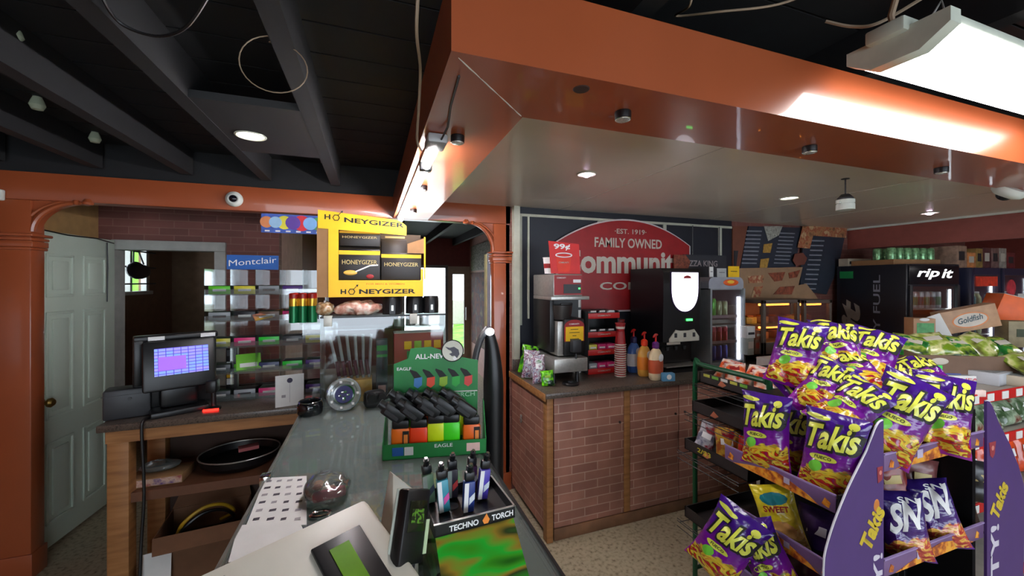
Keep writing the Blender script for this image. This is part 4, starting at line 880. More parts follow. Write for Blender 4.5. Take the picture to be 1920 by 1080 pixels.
# ================= BLACK TOWER =================
q = pD(925, 900, 1.95); t = thing('tower_lamp', 'tall curved black tower with a white light at its tip beside the orange post', 'tower', (q.x, q.y, 0))
b = B()
prof = [(0, 0), (0, .5), (.0, .9), (.0, 1.15), (-.005, 1.28), (-.015, 1.36), (-.03, 1.42)]
for i in range(len(prof)-1): pass
b.tube([(x, .0, z) for x, z in arcp([(x, 0, z) for x, z in prof], 4) and [(p_.x, p_.z) for p_ in arcp([(x, 0, z) for x, z in prof], 4)]], [.05-.03*max(0, (i-12)/12) for i in range(25)], n=16); b.obj('column', M_blackp, t)
b = B(); b.lathe([(0, 0), (.11, 0), (.11, .02), (.05, .05), (0, .05)]); b.obj('foot', M_blackp, t)
b = B(); b.tube(arcp([(-.03, -.01, 1.42), (-.065, -.02, 1.38), (-.095, -.03, 1.30), (-.115, -.04, 1.18)]), [.016]*25, n=10); b.obj('side_arm', M_dark, t)
b = B(); b.sph((-.028, -.035, 1.405), (.022, .012, .018)); b.obj('lamp', mat('tower_light', (240, 245, 255), .5, emit=14, var=0), t)

# ================= WHITE LOTTERY TERMINAL =================
MW = T(-.27, .763, ZT+.0005) @ Rz(math.radians(31)); t = thing('lottery_terminal', 'white terminal with a sloped face and green display on the near end of the glass', 'terminal', M=MW)
zr = .185
b = B(); b._add([(-.04, 0, 0), (.31, 0, 0), (.31, -.30, 0), (-.04, -.30, 0), (-.04, 0, zr), (.30, 0, zr), (.31, -.30, .05), (-.04, -.30, .05)], [(0, 1, 2, 3), (4, 5, 6, 7), (0, 1, 5, 4), (1, 2, 6, 5), (2, 3, 7, 6), (3, 0, 4, 7)])
bmesh.ops.bevel(b.bm, geom=list(b.bm.edges), offset=.012, segments=3, profile=.5, affect='EDGES')
M_mw = mat('warm_white_plastic', (214, 208, 192), .4, var=.03)
b.obj('housing', M_mw, t)
ux = Vector((0, -.30, .05-zr)).normalized(); Mg = frame((.16, -.10, zr-.10*.45+.002), (1, 0, 0), tuple(-ux))
b = B(); b.bx(.0, .095, -.13, .05, -.001, .006, M=Mg, bev=.002); b.obj('display_bezel', M_blackp, t)
b = B(); b.bx(.025, .062, -.12, .03, .0062, .0075, M=Mg); b.obj('green_display', mat('lcd_green', (80, 120, 20), .3, emit=.25, var=.3), t)
b = B(); b.bx(-.115, -.095, .015, .05, -.001, .004, M=Mg, bev=.001); b.obj('slot', M_dark, t)
b = B(); b.bx(-.2, -.12, -.02, .03, -.001, .004, M=Mg, bev=.001); b.obj('smudged_label', mat('grey_label', (140, 140, 138), .5), t)
b = B(); b.bx(-.125, -.123, -.1, .08, -.0005, .004, M=Mg); b.obj('seam', mat('grey_seam', (170, 166, 156), .5), t)
t = thing('paper_printer', 'pointed white cover behind the black card reader', 'printer', (.075, .985, ZT+.0005), .4)
b = B(); b._add([(-.05, -.04, 0), (.05, -.04, 0), (.05, .05, 0), (-.05, .05, 0), (-.03, .0, .20), (.035, -.03, .13), (.045, .045, .12), (-.03, .02, .20)], [(0, 1, 2, 3), (4, 5, 6, 7), (0, 1, 5, 4), (1, 2, 6, 5), (2, 3, 7, 6), (3, 0, 4, 7)])
bmesh.ops.bevel(b.bm, geom=list(b.bm.edges), offset=.004, segments=2, profile=.5, affect='EDGES'); b.obj('cover', M_mw, t)
b = B(); b.box((.0, -.036, .03), (.05, .004, .01)); b.obj('slot', M_dark, t)
q = pD(772, 985, .80); t = thing('card_reader', 'black card reader tilted on the white terminal, green digits on its face', 'card reader', M=T(*q) @ Rz(math.radians(38)) @ Matrix.Rotation(math.radians(24), 4, 'Y') @ Matrix.Rotation(math.radians(-12), 4, 'X'))
b = B(); b.bx(-.036, .036, -.012, .016, -.066, .066, bev=.006); b.obj('body', M_blackp, t)
b = B(); b.bx(-.026, .026, -.0135, -.012, -.01, .045, bev=.0005); b.obj('face_glass', mat('reader_glass', (26, 32, 20), .15), t)
b = B(); b.text('8:05', .0, .02, .03, .014, frame((0, -.0136, 0), (1, 0, 0), (0, 0, 1))) if 0 else b.bx(-.018, .018, -.0142, -.0136, .004, .03); b.obj('green_digits', ramp_mat('digit_pattern', [(.5, (24, 34, 16)), (.56, (90, 140, 40))], 160, 2, .4), t)
b = B(); b.bx(.028, .038, -.0138, -.0125, -.05, .01); b.obj('side_label', mat('pale_green_strip', (180, 200, 160), .5), t)
b = B(); b.bx(-.036, .036, .016, .022, -.06, .066, bev=.003); b.obj('back_shell', M_housing, t)
q2 = pD(790, 1055, .78); 
b = B(); b.tube(arcp([(q.x+.01, q.y+.0, q.z-.05), (q.x+.0, q.y-.02, q.z-.1), (q.x+.03, q.y-.05, q.z-.115), (q.x+.05, q.y-.02, q.z-.10), (q.x+.05, q.y+.02, ZT+.02)]), .003, n=6); tag(b.obj('reader_cable', M_dark), 'thin grey cable looping below the black card reader', 'cable')
t = thing('reader_mount', 'short white post holding the black card reader', 'mount', (q.x+.005, q.y+.035, ZT+.0005))
b = B(); b.lathe([(0, 0), (.028, 0), (.028, .01), (.012, .02), (.012, q.z-ZT-.03), (0, q.z-ZT-.03)]); b.obj('post', M_mw, t); b = B(); b.cyl((0, 0, q.z-ZT-.035), (-.008, -.012, q.z-ZT-.005), .01); b.obj('joint', M_dark, t)
# ================= COFFEE COUNTER =================
X0, X1, YF, YB, ZC = 1.04, 3.30, 2.257, 2.918, .947
def uvx(u, Y): return pY(u, 600, Y).x
def uvz(u, v, Y): return pY(u, v, Y).z
t = thing('coffee_counter', 'brick patterned cabinet with speckled top under the coffee machines', 'counter', (X0, YF, 0)); L = X1-X0; D = YB-YF
b = B(); b.bx(.0, L, .03, D, .06, .91); b.obj('carcass', M_brick, t)
b = B(); b.bx(-.02, L, -.02, D, .912, ZC, bev=.005); b.bx(0, L, D-.02, D, ZC, ZC+.09, bev=.003); b.obj('countertop', M_granite, t)
b = B(); b.bx(-.028, -.02, -.018, D, .90, ZC-.001, bev=.002); b.obj('side_edging', M_woodh, t)
xs = [uvx(u, YF)-X0 for u in (1017, 1033, 1172, 1181, 1275, 1366)]
b = B(); b.bx(-.004, .04, .0, .06, 0, .911, bev=.003); b.obj('corner_post', M_wood, t)
b = B(); b.bx(xs[2], xs[3]+.01, .01, .03, .08, .911, bev=.003); b.obj('middle_post', M_wood, t)
b = B(); b.bx(.05, L, .008, .03, 0, .075, bev=.003); b.obj('toe_board', mat('stained_toe_board', (116, 80, 54), .7, var=.35, scale=6), t)
for k, (xa, xb, kn) in enumerate(((.052, xs[2]-.002, .93), (xs[3]+.012, xs[4]-.003, .92), (xs[4]+.003, xs[5]-.003, .10), (xs[5]+.003, L-.02, .1))):
    b = B(); b.bx(xa, xb, .012, .03, .08, .905, bev=.002); dr = b.obj('cabinet_door', M_brick, t)
    kx = xa+(xb-xa)*kn; b = B(); b.sph((kx, .003, .70+.004*k), (.009, .009, .009), seg=10); b.obj('knob', mat('dark_knob', (50, 34, 30), .4), dr)
b = B(); b.box((-.006, .45, .66), (.012, .02, .02), bev=.003); b.tube([(-.008, .45+.014*math.cos(a), .63+.018*math.sin(a)) for a in [2*PI*k/14 for k in range(15)]], .003, n=6); b.obj('side_latch', M_steel, t)
ZS = ZC+.0005

# wall sign
t = thing('coffee_sign', 'large red arched coffee sign with cream lettering on the dark wall panel', 'sign', (0, 0, 0)); YS = 2.895
x0, x1 = uvx(1047, YS), uvx(1293, YS); cxs = (x0+x1)/2; hw_ = (x1-x0)/2
def archp(e):
    pts = [(cxs-hw_-e, 1.40-e), (cxs+hw_+e, 1.40-e), (cxs+hw_+e, 1.975)]
    for k in range(1, 24):
        q = 1-2*k/24; pts.append((cxs+(hw_+e)*q, 1.975+(.20+e)*(1-q*q)))
    pts.append((cxs-hw_-e, 1.975)); return pts
b = B(); b.prism(archp(.014), .014, frame((0, YS+.02, 0), (1, 0, 0), (0, 0, 1))); b.obj('border', mat('sign_border', (200, 190, 188), .5), t)
b = B(); b.prism(archp(0), .018, frame((0, YS+.02, 0), (1, 0, 0), (0, 0, 1))); b.obj('board', M_sred, t)
Mw = frame((0, YS+.0015, 0), (1, 0, 0), (0, 0, 1))
def sgn(s_, u0, u1, v0, v1, nm, bold, slope=0):
    um = (u0+u1)/2; xa, xb = uvx(u0, YS), uvx(u1, YS); za, zb = uvz(um, v1, YS), uvz(um, v0, YS)
    b = B(); b.text(s_, (xa+xb)/2, (za+zb)/2-slope*(xb-xa)/2, xb-xa, zb-za, Mw, bold=bold, slope=slope); b.obj(nm, M_cream, t)
sgn('\u00b7EST. 1919\u00b7', 1153, 1212, 430, 439, 'date_lettering', .01)
sgn('FAMILY OWNED', 1115, 1241, 447, 465, 'top_lettering', .018)
sgn('Community', 1052, 1284, 468, 526, 'main_lettering', .035)
sgn('COFFEE', 1125, 1238, 529, 543, 'lower_lettering', .018)

# ---- brewer ----
YBr = 2.45; bx0 = uvx(1036, YBr)
t = thing('coffee_brewer', 'steel coffee brewer on black legs with a yellow and red label on its front', 'coffee machine', (bx0, YBr, ZS)); zz = lambda v, u=1060: uvz(u, v, YBr)-ZS; xx = lambda u: uvx(u, YBr)-bx0
b = B(); b.bx(xx(1038), xx(1092), -.0, .36, zz(556), zz(514), bev=.006); b.obj('brew_head', M_steel, t)
b = B(); b.bx(xx(1039), xx(1091), -.005, 0, zz(553), zz(516)); hd_ = b.obj('control_panel', M_sred, t)
b = B(); b.bx(xx(1056), xx(1088), -.008, -.005, zz(550), zz(533)); b.obj('black_keypad', M_blackp, hd_)
b = B(); b.box((xx(1085), -.009, zz(541)), (.012, .004, .01)); b.obj('green_light', mat('green_led', (60, 255, 90)), hd_)
b = B(); b.text('COMMUNITY', xx(1052), zz(521), .07, .010, frame((0, -.0055, 0), (1, 0, 0), (0, 0, 1)), bold=.01); b.bx(xx(1074), xx(1088), -.0085, -.005, zz(530), zz(524)); b.obj('panel_lettering', M_wtext, hd_)
b = B(); b.bx(xx(1036), xx(1108), .02, .34, zz(563), zz(556), bev=.003); b.obj('upper_deck', M_steel, t)
b = B(); b.bx(xx(1038), xx(1046), .06, .36, zz(662), zz(560), bev=.003); b.bx(xx(1046), xx(1108), .18, .36, zz(662), zz(562)); b.obj('column', M_blackp, t)
b = B(); b.lathe([(.07, 0), (.08, .05), (.085, .10), (.0, .10)], (xx(1062), .09, zz(600)), n=20); b.obj('filter_basket', mat('dark_basket', (46, 42, 40), .3), t)
b = B(); b.box((xx(1062), -.0, zz(570)), (.09, .02, .015), bev=.004); b.obj('basket_handle', M_blackp, t)
b = B(); b.bx(xx(1048), xx(1062), .02, .17, zz(668), zz(603), bev=.004); b.obj('steel_server', M_steel, t)
b = B(); b.bx(xx(1058), xx(1096), .0, .28, zz(668), zz(598), bev=.012); b.obj('server_front', M_blackp, t)
b = B(); pts = [(xx(1058), zz(641)), (xx(1095), zz(641)), (xx(1095), zz(612))]+[((xx(1058)+xx(1095))/2+(xx(1095)-xx(1058))/2*math.cos(a), zz(612)+.045*math.sin(a)) for a in [PI*k/10 for k in range(1, 10)]]+[(xx(1058), zz(612))]
b.prism(pts, .004, frame((0, -.001, 0), (1, 0, 0), (0, 0, 1))); lb = b.obj('front_label', M_sred, t)
b = B(); b.bx(xx(1060), xx(1093), -.008, -.005, zz(640), zz(613)); b.obj('yellow_panel', M_yel, lb)
b = B(); b.text('COMMUNITY', xx(1076), zz(608), .08, .010, frame((0, -.0055, 0), (1, 0, 0), (0, 0, 1)), bold=.01); b.obj('label_lettering', M_wtext, lb)
for k, w__ in enumerate((.06, .08, .03, .07)): b = B(); b.bx(xx(1076)-w__/2, xx(1076)+w__/2, -.009, -.008, zz(618+6*k)-.002, zz(618+6*k)+.002); b.obj('print_line', M_btext, lb)
b = B(); b.bx(xx(1068), xx(1084), -.05, .0, zz(660), zz(636), bev=.006); b.cyl((xx(1076), -.03, zz(662)), (xx(1076), -.03, zz(672)), .008); b.obj('tap', M_dark, t)
b = B(); b.bx(xx(1036), xx(1098), -.03, .33, zz(697, 1060), zz(671), bev=.006); b.obj('drip_tray', M_steel, t)
for x, y in ((xx(1041), .02), (xx(1082), .0), (xx(1041), .28), (xx(1092), .28)):
    b = B(); b.lathe([(0, 0), (.016, 0), (.014, .01), (.012, zz(696)), (0, zz(696))], (x, y, 0)); b.obj('leg', M_blackp, t)
p = pZ(1073, 718, ZC); t = thing('black_saucer', 'round black lid lying on the counter in front of the brewer', 'lid', (p.x-.03, p.y-.03, ZS))
b = B(); b.lathe([(0, 0), (.055, 0), (.058, .008), (.05, .016), (0, .016)]); b.obj('disc', M_blackp, t); b = B(); b.lathe([(.0, .016), (.018, .016), (.018, .022), (0, .022)]); b.obj('grip', M_dark, t)
t = thing('paper_cup_sign', 'red price card with a cup picture standing on the brewer', 'sign', (bx0+xx(1036), YBr+.02, 0)); Z0 = uvz(1060, 513, YBr)+.001
t.location.z = Z0; w_ = uvx(1091, YBr)-uvx(1036, YBr); hs = uvz(1060, 452, YBr)-Z0
b = B(); b.prism([(.0, 0), (w_, 0), (w_-.012, hs*.93), (-.02, hs)], .005, frame((0, .005, 0), (1, 0, 0), (0, 0, 1))); b.obj('card', mat('bright_red_card', (206, 28, 26), .45), t)
Mq = frame((0, -.0002, 0), (1, 0, 0), (0, 0, 1))
b = B(); b.text('99\u00a2', w_*.36, hs*.82, w_*.56, hs*.20, Mq, bold=.03); b.obj('price_lettering', M_wtext, t)
b = B(); b.tube([(w_*.42+.062*math.cos(a), -.002, hs*.57+.014*math.sin(a)) for a in [2*PI*k/28 for k in range(29)]], .004, n=6); b.obj('cup_rim_picture', M_wtext, t)
b = B(); b.prism([(w_*.42-.06, hs*.56), (w_*.42-.045, hs*.05), (w_*.42+.045, hs*.05), (w_*.42+.06, hs*.56)], .001, Mq); b.obj('cup_picture', mat('deep_orange_red', (216, 50, 20), .5), t)
b = B(); b.text('COMMUNITY', w_*.42, hs*.34, .08, .012, Mq, bold=.01, z=.0018); b.obj('cup_lettering', M_cream, t)
def cup(x, y, z, r0, r1, h, m_, label, band=None, name='paper_cup'):
    t = thing(name, label, 'cup', (x, y, z)); b = B(); b.lathe([(0, 0), (r0, 0), (r1, h), (r1+.003, h+.002), (r1+.002, h+.006), (r1-.002, h+.004), (r0-.002, .004), (0, .004)], n=20); b.obj('wall', m_, t)
    if band:
        b = B(); a_ = .35; b.lathe([(r0+(r1-r0)*.35+.0008, h*.35), (r0+(r1-r0)*.65+.0008, h*.65)], n=20); b.obj('logo_band', band, t)
    return t
cup(uvx(1036, YBr)+.045, YBr+.15, Z0+.001, .033, .045, .11, M_paper, 'white paper cup on the brewer beside the red price card', M_sred)
# small snack bags cluster left of the brewer
M_pk = ramp_mat('candy_film', [(.3, (70, 60, 110)), (.42, (190, 190, 200)), (.5, (120, 40, 80)), (.58, (220, 220, 225)), (.7, (60, 120, 60))], 26, 3, .25, coat=.4)
M_pg = ramp_mat('green_candy_film', [(.4, (40, 120, 30)), (.5, (120, 220, 30)), (.6, (20, 50, 30))], 14, 2, .25, coat=.4)
def pillow(b, w_, h_, th, seed=0, n=(14, 18), crinkle=.005, m=0):
    nx, ny = n; V = {}
    def S(x, y): return max(0, (1-abs(2*x/w_)**2.6))**.55*max(0, (1-abs(2*y/h_)**3.4))**.6*th/2
    vs_, fs = [], []
    for side in (1, -1):
        o = len(vs_)
        for j in range(ny+1):
            for i in range(nx+1):
                x = (i/nx-.5)*w_; y = (j/ny-.5)*h_; z = S(x, y)*side
                k = noise.noise(Vector((x*30+seed*7, y*30, side*3)))*crinkle+noise.noise(Vector((x*9+seed*3, y*13, side)))*crinkle*1.6
                e = min(1, S(x, y)/(th*.2)); pin = 1-.07*S(x, 0)*2/th
                vs_.append((x*(1-.08*(1-abs(2*y/h_)**2)), y, z+k*e+(.0015*math.sin(x*400)*(1-e) if abs(y) > h_*.44 else 0)*1))
        for j in range(ny):
            for i in range(nx):
                q = (o+j*(nx+1)+i, o+j*(nx+1)+i+1, o+(j+1)*(nx+1)+i+1, o+(j+1)*(nx+1)+i); fs.append(q if side > 0 else q[::-1])
    b._add(vs_, fs, None, m); bmesh.ops.remove_doubles(b.bm, verts=b.bm.verts, dist=.0004); return b
def smallbag(p, yaw, tilt, roll, w_, h_, th, m_, label, group=None, cat='bag', name='snack_bag', seed=0, logo=None, logom=None):
    t = thing(name, label, cat, M=T(*p) @ Rz(math.radians(yaw)) @ Matrix.Rotation(PI/2, 4, 'X') @ Matrix.Rotation(math.radians(tilt), 4, 'X') @ Matrix.Rotation(math.radians(roll), 4, 'Z'), group=group)
    b = B(); pillow(b, w_, h_, th, seed); b.obj('pouch', m_, t)
    b = B()
    if logo: b.text(logo, 0, h_*.12, w_*.62, h_*.16, Matrix.Identity(4), bold=.02, z=th*.54, slope=.1)
    else: b.box((0, h_*.1, th*.5), (w_*.45, h_*.18, .003), bev=.001)
    b.obj('logo', logom or M_wtext, t); return t
smallbag((1.085, 2.50, 1.045), -15, -12, 4, .10, .19, .05, M_pk, 'clear bag of purple and white sweets at the left end of the coffee counter, front', seed=1)
smallbag((1.085, 2.64, 1.05), -15, -5, -6, .12, .2, .05, M_pk, 'clear bag of white and mauve sweets at the back left of the coffee counter', seed=2)
smallbag((1.115, 2.76, 1.06), -20, -8, -10, .13, .21, .04, M_pg, 'bright green bag standing behind the sweets on the coffee counter', seed=3, logom=M_yel)
smallbag((1.11, 2.41, 1.0), -10, -14, 3, .09, .1, .03, M_pg, 'small lime and black packet at the front left of the coffee counter', seed=4, logom=mat('lime', (150, 190, 50)))

# ---- creamer rack ----
Y_ = 2.60; rx = uvx(1103, Y_); t = thing('creamer_rack', 'black rack with four red lipped shelves of sweetener packets', 'rack', (rx, Y_, ZS)); rw = uvx(1160, Y_)-rx; z_ = lambda v: uvz(1130, v, Y_)-ZS
b = B()
for x in (0, rw-.008): b.bx(x, x+.008, 0, .2, 0, z_(588)+.02)
b.bx(0, rw, .19, .2, 0, z_(588)+.02); b.obj('frame', M_blackp, t)
lv = (592, 627, 660, 697)
for k, v in enumerate(lv):
    z0 = max(0.0, z_(v)-.02); b = B(); b.bx(.008, rw-.008, .0, .19, z0, z0+.006); sh = b.obj('shelf', M_blackp, t)
    b = B(); b.bx(-.004, rw+.004, -.008, -.001, z0, z0+.042, bev=.002); lp = b.obj('red_lip', M_red, t)
    b = B(); b.text('COMMUNITY', rw/2, z0+.022, rw*.42, .012, frame((0, -.0085, 0), (1, 0, 0), (0, 0, 1)), bold=.01); b.obj('lip_lettering', M_cream, lp)
random.seed(4)
for k, (v, cols) in enumerate(((592, ('black', 'black', 'silver')), (627, ('black', 'black', 'dark grey')), (660, ('yellow', 'hot pink', 'hot pink')), (697, ('silver', 'hot pink', 'hot pink')))):
    for i, c_ in enumerate(cols):
        z0 = max(0.0, z_(v)-.02)+.0065; w__ = (rw-.03)/3
        tt = thing('sweetener_packets', '%s sweetener packets on the %s shelf of the red lipped rack, %s slot' % (c_, ('top', 'second', 'third', 'bottom')[k], ('left', 'middle', 'right')[i]), 'packets', (rx+.015+w__*(i+.5), Y_+.02, ZS+z0), group='sweetener packets')
        b = B(); b.bx(-w__*.45, w__*.45, 0, .09, 0, .05+.02*(k > 1), bev=.004); b.obj('stack', mat('packet_'+c_.replace(' ', '_'), pcol[c_]), tt)
        b = B(); b.bx(-w__*.3, w__*.3, -.002, 0, .04, .052); b.obj('tab', M_paper, tt)
zt_ = ZS+z_(592)+.0
tt = thing('cup_carton', 'white canister with printed label standing behind the top of the red lipped rack', 'canister', (rx+.05, Y_+.14, ZS+z_(588)+.0)); 
tt.location = (rx-.045, Y_+.10, ZS); hh_ = uvz(1108, 562, Y_)-ZS
b = B(); b.lathe([(0, 0), (.035, 0), (.035, hh_), (.03, hh_+.01), (0, hh_+.01)]); b.obj('tube', M_paper, tt); b = B(); b.bx(-.02, .02, -.0365, -.034, hh_-.08, hh_-.06); b.obj('label_band', M_blackp, tt)
# cup stacks
cx_, cy_ = uvx(1163, 2.48), 2.48
t0 = thing('paper_cup', 'red and white paper cup in the striped upside down stack beside the creamer rack', 'cup', (cx_, cy_, ZS), group='cups in the striped stack')
b = B(); b.lathe([(.040, .0), (.043, .002), (.043, .007), (.040, .009)], n=20); b.obj('rim', M_cream, t0)
b = B(); b.lathe([(.0395, .009), (.030, .10), (0, .10)], n=20); b.obj('wall', M_sred, t0)
for k in range(1, 15): dup(t0, T(cx_, cy_, ZS+k*.0165), t0['label'])
cup(cx_, cy_, ZS+14*.0165+.1012, .028, .036, .055, M_sred, 'upright red cup with a white lid balanced on the striped stack', M_cream)
xq = uvx(1157, 2.62); cup(rx+rw+.045, 2.66, ZS, .032, .040, .30, M_sred, 'tall red paper cup sleeve behind the striped cup stack', None, 'cup_sleeve')
cup(rx+rw+.045, 2.66, ZS+.3125, .035, .042, .08, mat('dark_red', (110, 20, 22), .45), 'dark red cup with white rim on top of the tall red sleeve', M_cream)
# pump bottles
def pump(u, vb, hb, m1, m2, label, capm, Yv=None):
    p = pZ(u, vb, ZC); y = max(p.y, YF+.06); t = thing('pump_bottle', label, 'bottle', (p.x, y, ZS), .3)
    s = hb/.30
    prof = [(0, 0), (.044, 0), (.052, .012), (.055, .06), (.055, .12), (.050, .16), (.034, .19), (.016, .205), (.016, .215), (0, .215)]
    b = B(); b.lathe([(r*s, z*s) for r, z in prof], n=24, sy=.72); b.obj('bottle', m1, t)
    b = B(); b.lathe([(.0545*s, .045*s), (.0562*s, .06*s), (.0562*s, .11*s), (.0545*s, .13*s)], n=24, sy=.74); b.obj('label_wrap', m2, t)
    b = B(); b.sph((0, -.039*s, .145*s), (.026*s, .005, .026*s)); b.obj('round_badge', M_wtext, t)
    b = B(); b.lathe([(.018*s, .2*s), (.022*s, .205*s), (.022*s, .235*s), (.012*s, .245*s), (0, .245*s)]); b.obj('collar', capm, t)
    b = B(); b.cyl((0, 0, .24*s), (0, 0, .285*s), .006*s); b.tube([(.016*s, 0, .288*s), (0, 0, .290*s), (-.03*s, -.01*s, .288*s), (-.055*s, -.02*s, .280*s)], [.007*s, .008*s, .006*s, .005*s]); b.obj('pump_head', M_red, t)
pump(1188, 697, .335, mat('blue_bottle', (70, 110, 180), .3), M_wtext, 'blue creamer pump bottle with red pump, leftmost of three', mat('navy_cap', (40, 34, 80), .4))
pump(1208, 704, .33, mat('amber_bottle', (214, 160, 70), .3), mat('orange_wrap', (220, 130, 40), .4), 'amber creamer pump bottle with orange red pump, middle of three', mat('orange_cap', (220, 60, 24), .4))
pump(1232, 712, .33, mat('ivory_bottle', (222, 200, 160), .3), mat('rust_wrap', (190, 84, 50), .4), 'ivory creamer pump bottle with purple collar, rightmost of three', mat('purple_cap', (90, 30, 110), .4))
p = pZ(1247, 716, ZC); t = thing('tea_box', 'small light blue box with white patch in front of the cappuccino machine', 'box', (p.x+.04, p.y+.02, ZS), -.2)
b = B(); b.bx(-.045, .045, -.02, .02, 0, .055, bev=.002); b.obj('body', mat('light_blue', (90, 150, 190), .5), t); b = B(); b.cyl((0, -.0205, .03), (0, -.0215, .03), .018); b.obj('patch', M_wtext, t)
# cappuccino machine
YM = 2.45; mx0 = uvx(1243, YM); t = thing('cappuccino_machine', 'tall black cappuccino machine with a glowing white shield panel', 'coffee machine', (mx0, YM, ZS)); mw = uvx(1312, YM)-mx0; mx = lambda u: uvx(u, YM)-mx0; mz = lambda v: uvz(1278, v, YM)-ZS
b = B(); prof = [(.40, .0), (.40, mz(503)), (.02, mz(503)), (-.005, mz(512)), (-.005, mz(560)), (.0, mz(610)), (.0, mz(640)), (.09, mz(645)), (.09, mz(684)), (-.03, mz(690)), (-.03, 0)]
b.prism(prof, mw, frame((0, 0, 0), (0, 1, 0), (0, 0, 1)))
bmesh.ops.bevel(b.bm, geom=[e for e in b.bm.edges if len(e.link_faces) == 2 and e.calc_face_angle(0) > .5], offset=.008, segments=2, profile=.5, affect='EDGES'); b.obj('body', mat('machine_black', (15, 15, 18), .3), t)
cxm = (mx(1258)+mx(1307))/2; hm = (mx(1307)-mx(1258))/2
pts = [(cxm-hm, mz(511)), (cxm+hm, mz(511))]+[(cxm+hm*math.cos(a), mz(540)-(mz(540)-mz(584))*math.sin(a)**.8) for a in [PI*k/20 for k in range(0, 21)]]
b = B(); b.prism(pts[::-1], .006, frame((0, -.006, 0), (1, 0, 0), (0, 0, 1))); b.obj('lit_panel', mat('lit_shield', (250, 246, 255), .4, emit=1.6, var=0), t)
b = B(); b.prism([(x*1.0+(x-cxm)*.10, z+(z-mz(540))*.05) for x, z in pts[::-1]], .004, frame((0, -.005, 0), (1, 0, 0), (0, 0, 1))); b.obj('panel_rim', mat('purple_black', (40, 26, 60), .3), t)
b = B(); b.prism([(cxm-.02, mz(522)), (cxm+.06, mz(522)), (cxm+.05, mz(518)), (cxm+.02, mz(516)), (cxm-.01, mz(518))], .001, frame((0, -.0125, 0), (1, 0, 0), (0, 0, 1))); b.obj('shield_mark', M_sred, t)
b = B(); b.bx(mx(1286), mx(1297), -.009, -.004, mz(602), mz(598)); b.obj('green_readout', mat('green_led', (60, 255, 90)), t)
b = B(); b.prism([(mx(1254), mz(640)), (mx(1309), mz(640)), (mx(1309), mz(632)), (mx(1300), mz(618)), (mx(1290), mz(620)), (mx(1275), mz(620)), (mx(1266), mz(618)), (mx(1254), mz(634))], .008, frame((0, -.002, 0), (1, 0, 0), (0, 0, 1))); bp_ = b.obj('button_panel', mat('ivory_plastic', (200, 196, 180), .5), t)
for u in (1265, 1282, 1299): b = B(); b.bx(mx(u)-.012, mx(u)+.012, -.014, -.01, mz(632), mz(624), bev=.001); b.obj('button', M_dark, bp_)
b = B(); b.bx(mx(1249), mx(1300), .05, .088, mz(680), mz(652)); b.obj('dispensing_bay', mat('bay_black', (20, 18, 18), .3), t)
b = B(); b.text('MR. COFFEE', mx(1266), mz(647), .12, .012, frame((0, -.0005, 0), (1, 0, 0), (0, 0, 1)), bold=.0) if 0 else b.bx(mx(1250), mx(1275), -.003, .0, mz(645), mz(641)); b.obj('small_label', M_cream, t)
b = B(); b.bx(.01, mw-.01, -.028, .085, mz(686), mz(685)+.004); b.obj('tray_grid', M_steel, t)
for k in range(3): b = B(); b.lathe([(.018, 0), (.012, -.03), (0, -.03)], (mx(1258+16*k), .04, mz(650)), n=12); b.obj('nozzle', M_dark, t)
# drinks cooler
YD = 2.50; dx0 = uvx(1330, YD); t = thing('drinks_cooler', 'small lit countertop cooler of cans with a domed header', 'cooler', (dx0, YD, ZS)); dw = uvx(1395, YD)-dx0; dz = lambda v: uvz(1362, v, YD)-ZS
M_gp = mat('grey_cooler', (130, 134, 136), .4)
zt_ = dz(541)
b = B(); b.bx(0, .02, 0, .34, 0, zt_); b.bx(dw-.02, dw, 0, .34, 0, zt_); b.bx(0, dw, .32, .34, 0, zt_); b.bx(0, dw, 0, .34, 0, .03); b.bx(0, dw, 0, .34, zt_-.01, zt_); b.obj('cabinet', M_gp, t)
b = B(); pts = [(0, zt_), (dw, zt_), (dw, zt_+.045)]+[(dw-.05+.05*math.cos(a), zt_+.045+.05*math.sin(a)) for a in [PI/2*k/6 for k in range(1, 7)]]+[(.05-.05*math.sin(a), zt_+.045+.05*math.cos(a)) for a in [PI/2*k/6 for k in range(0, 7)]]
b.prism(pts, .33, frame((0, .335, 0), (1, 0, 0), (0, 0, 1))); b.obj('header', mat('silver_header', (150, 152, 160), .3), t)
b = B(); b.sph((dw*.62, .001, zt_+.05), (.085, .006, .028)); hm_ = b.obj('header_badge', mat('orange_badge', (220, 90, 30), .4), t)
b = B(); b.sph((dw*.60, -.003, zt_+.055), (.04, .006, .015)); b.obj('badge_swirl', mat('badge_yellow', (240, 190, 60), .4), hm_)
b = B(); b.bx(.02, dw-.02, .003, .006, .03, zt_-.012); b.obj('glass_door', M_clear, t)
for x in (.0, dw-.018): b = B(); b.bx(x, x+.018, -.012, .002, 0.0, zt_); b.obj('door_stile', M_gp, t)
b = B(); b.bx(dw-.048, dw-.024, .012, .03, .035, zt_-.07, bev=.003); b.obj('lit_strip', mat('led_strip', (235, 235, 255), .5, emit=5, var=0), t)
lev = [.0305, dz(642), dz(594)]
for k, z0 in enumerate(lev[1:]):
    b = B(); b.bx(.021, dw-.021, .035, .31, z0-.004, z0); b.obj('shelf', M_steel, t); b = B(); b.bx(.021, dw-.06, .012, .016, z0-.01, z0+.014); b.obj('price_rail', mat('rail_pink', (200, 180, 184), .4), t)
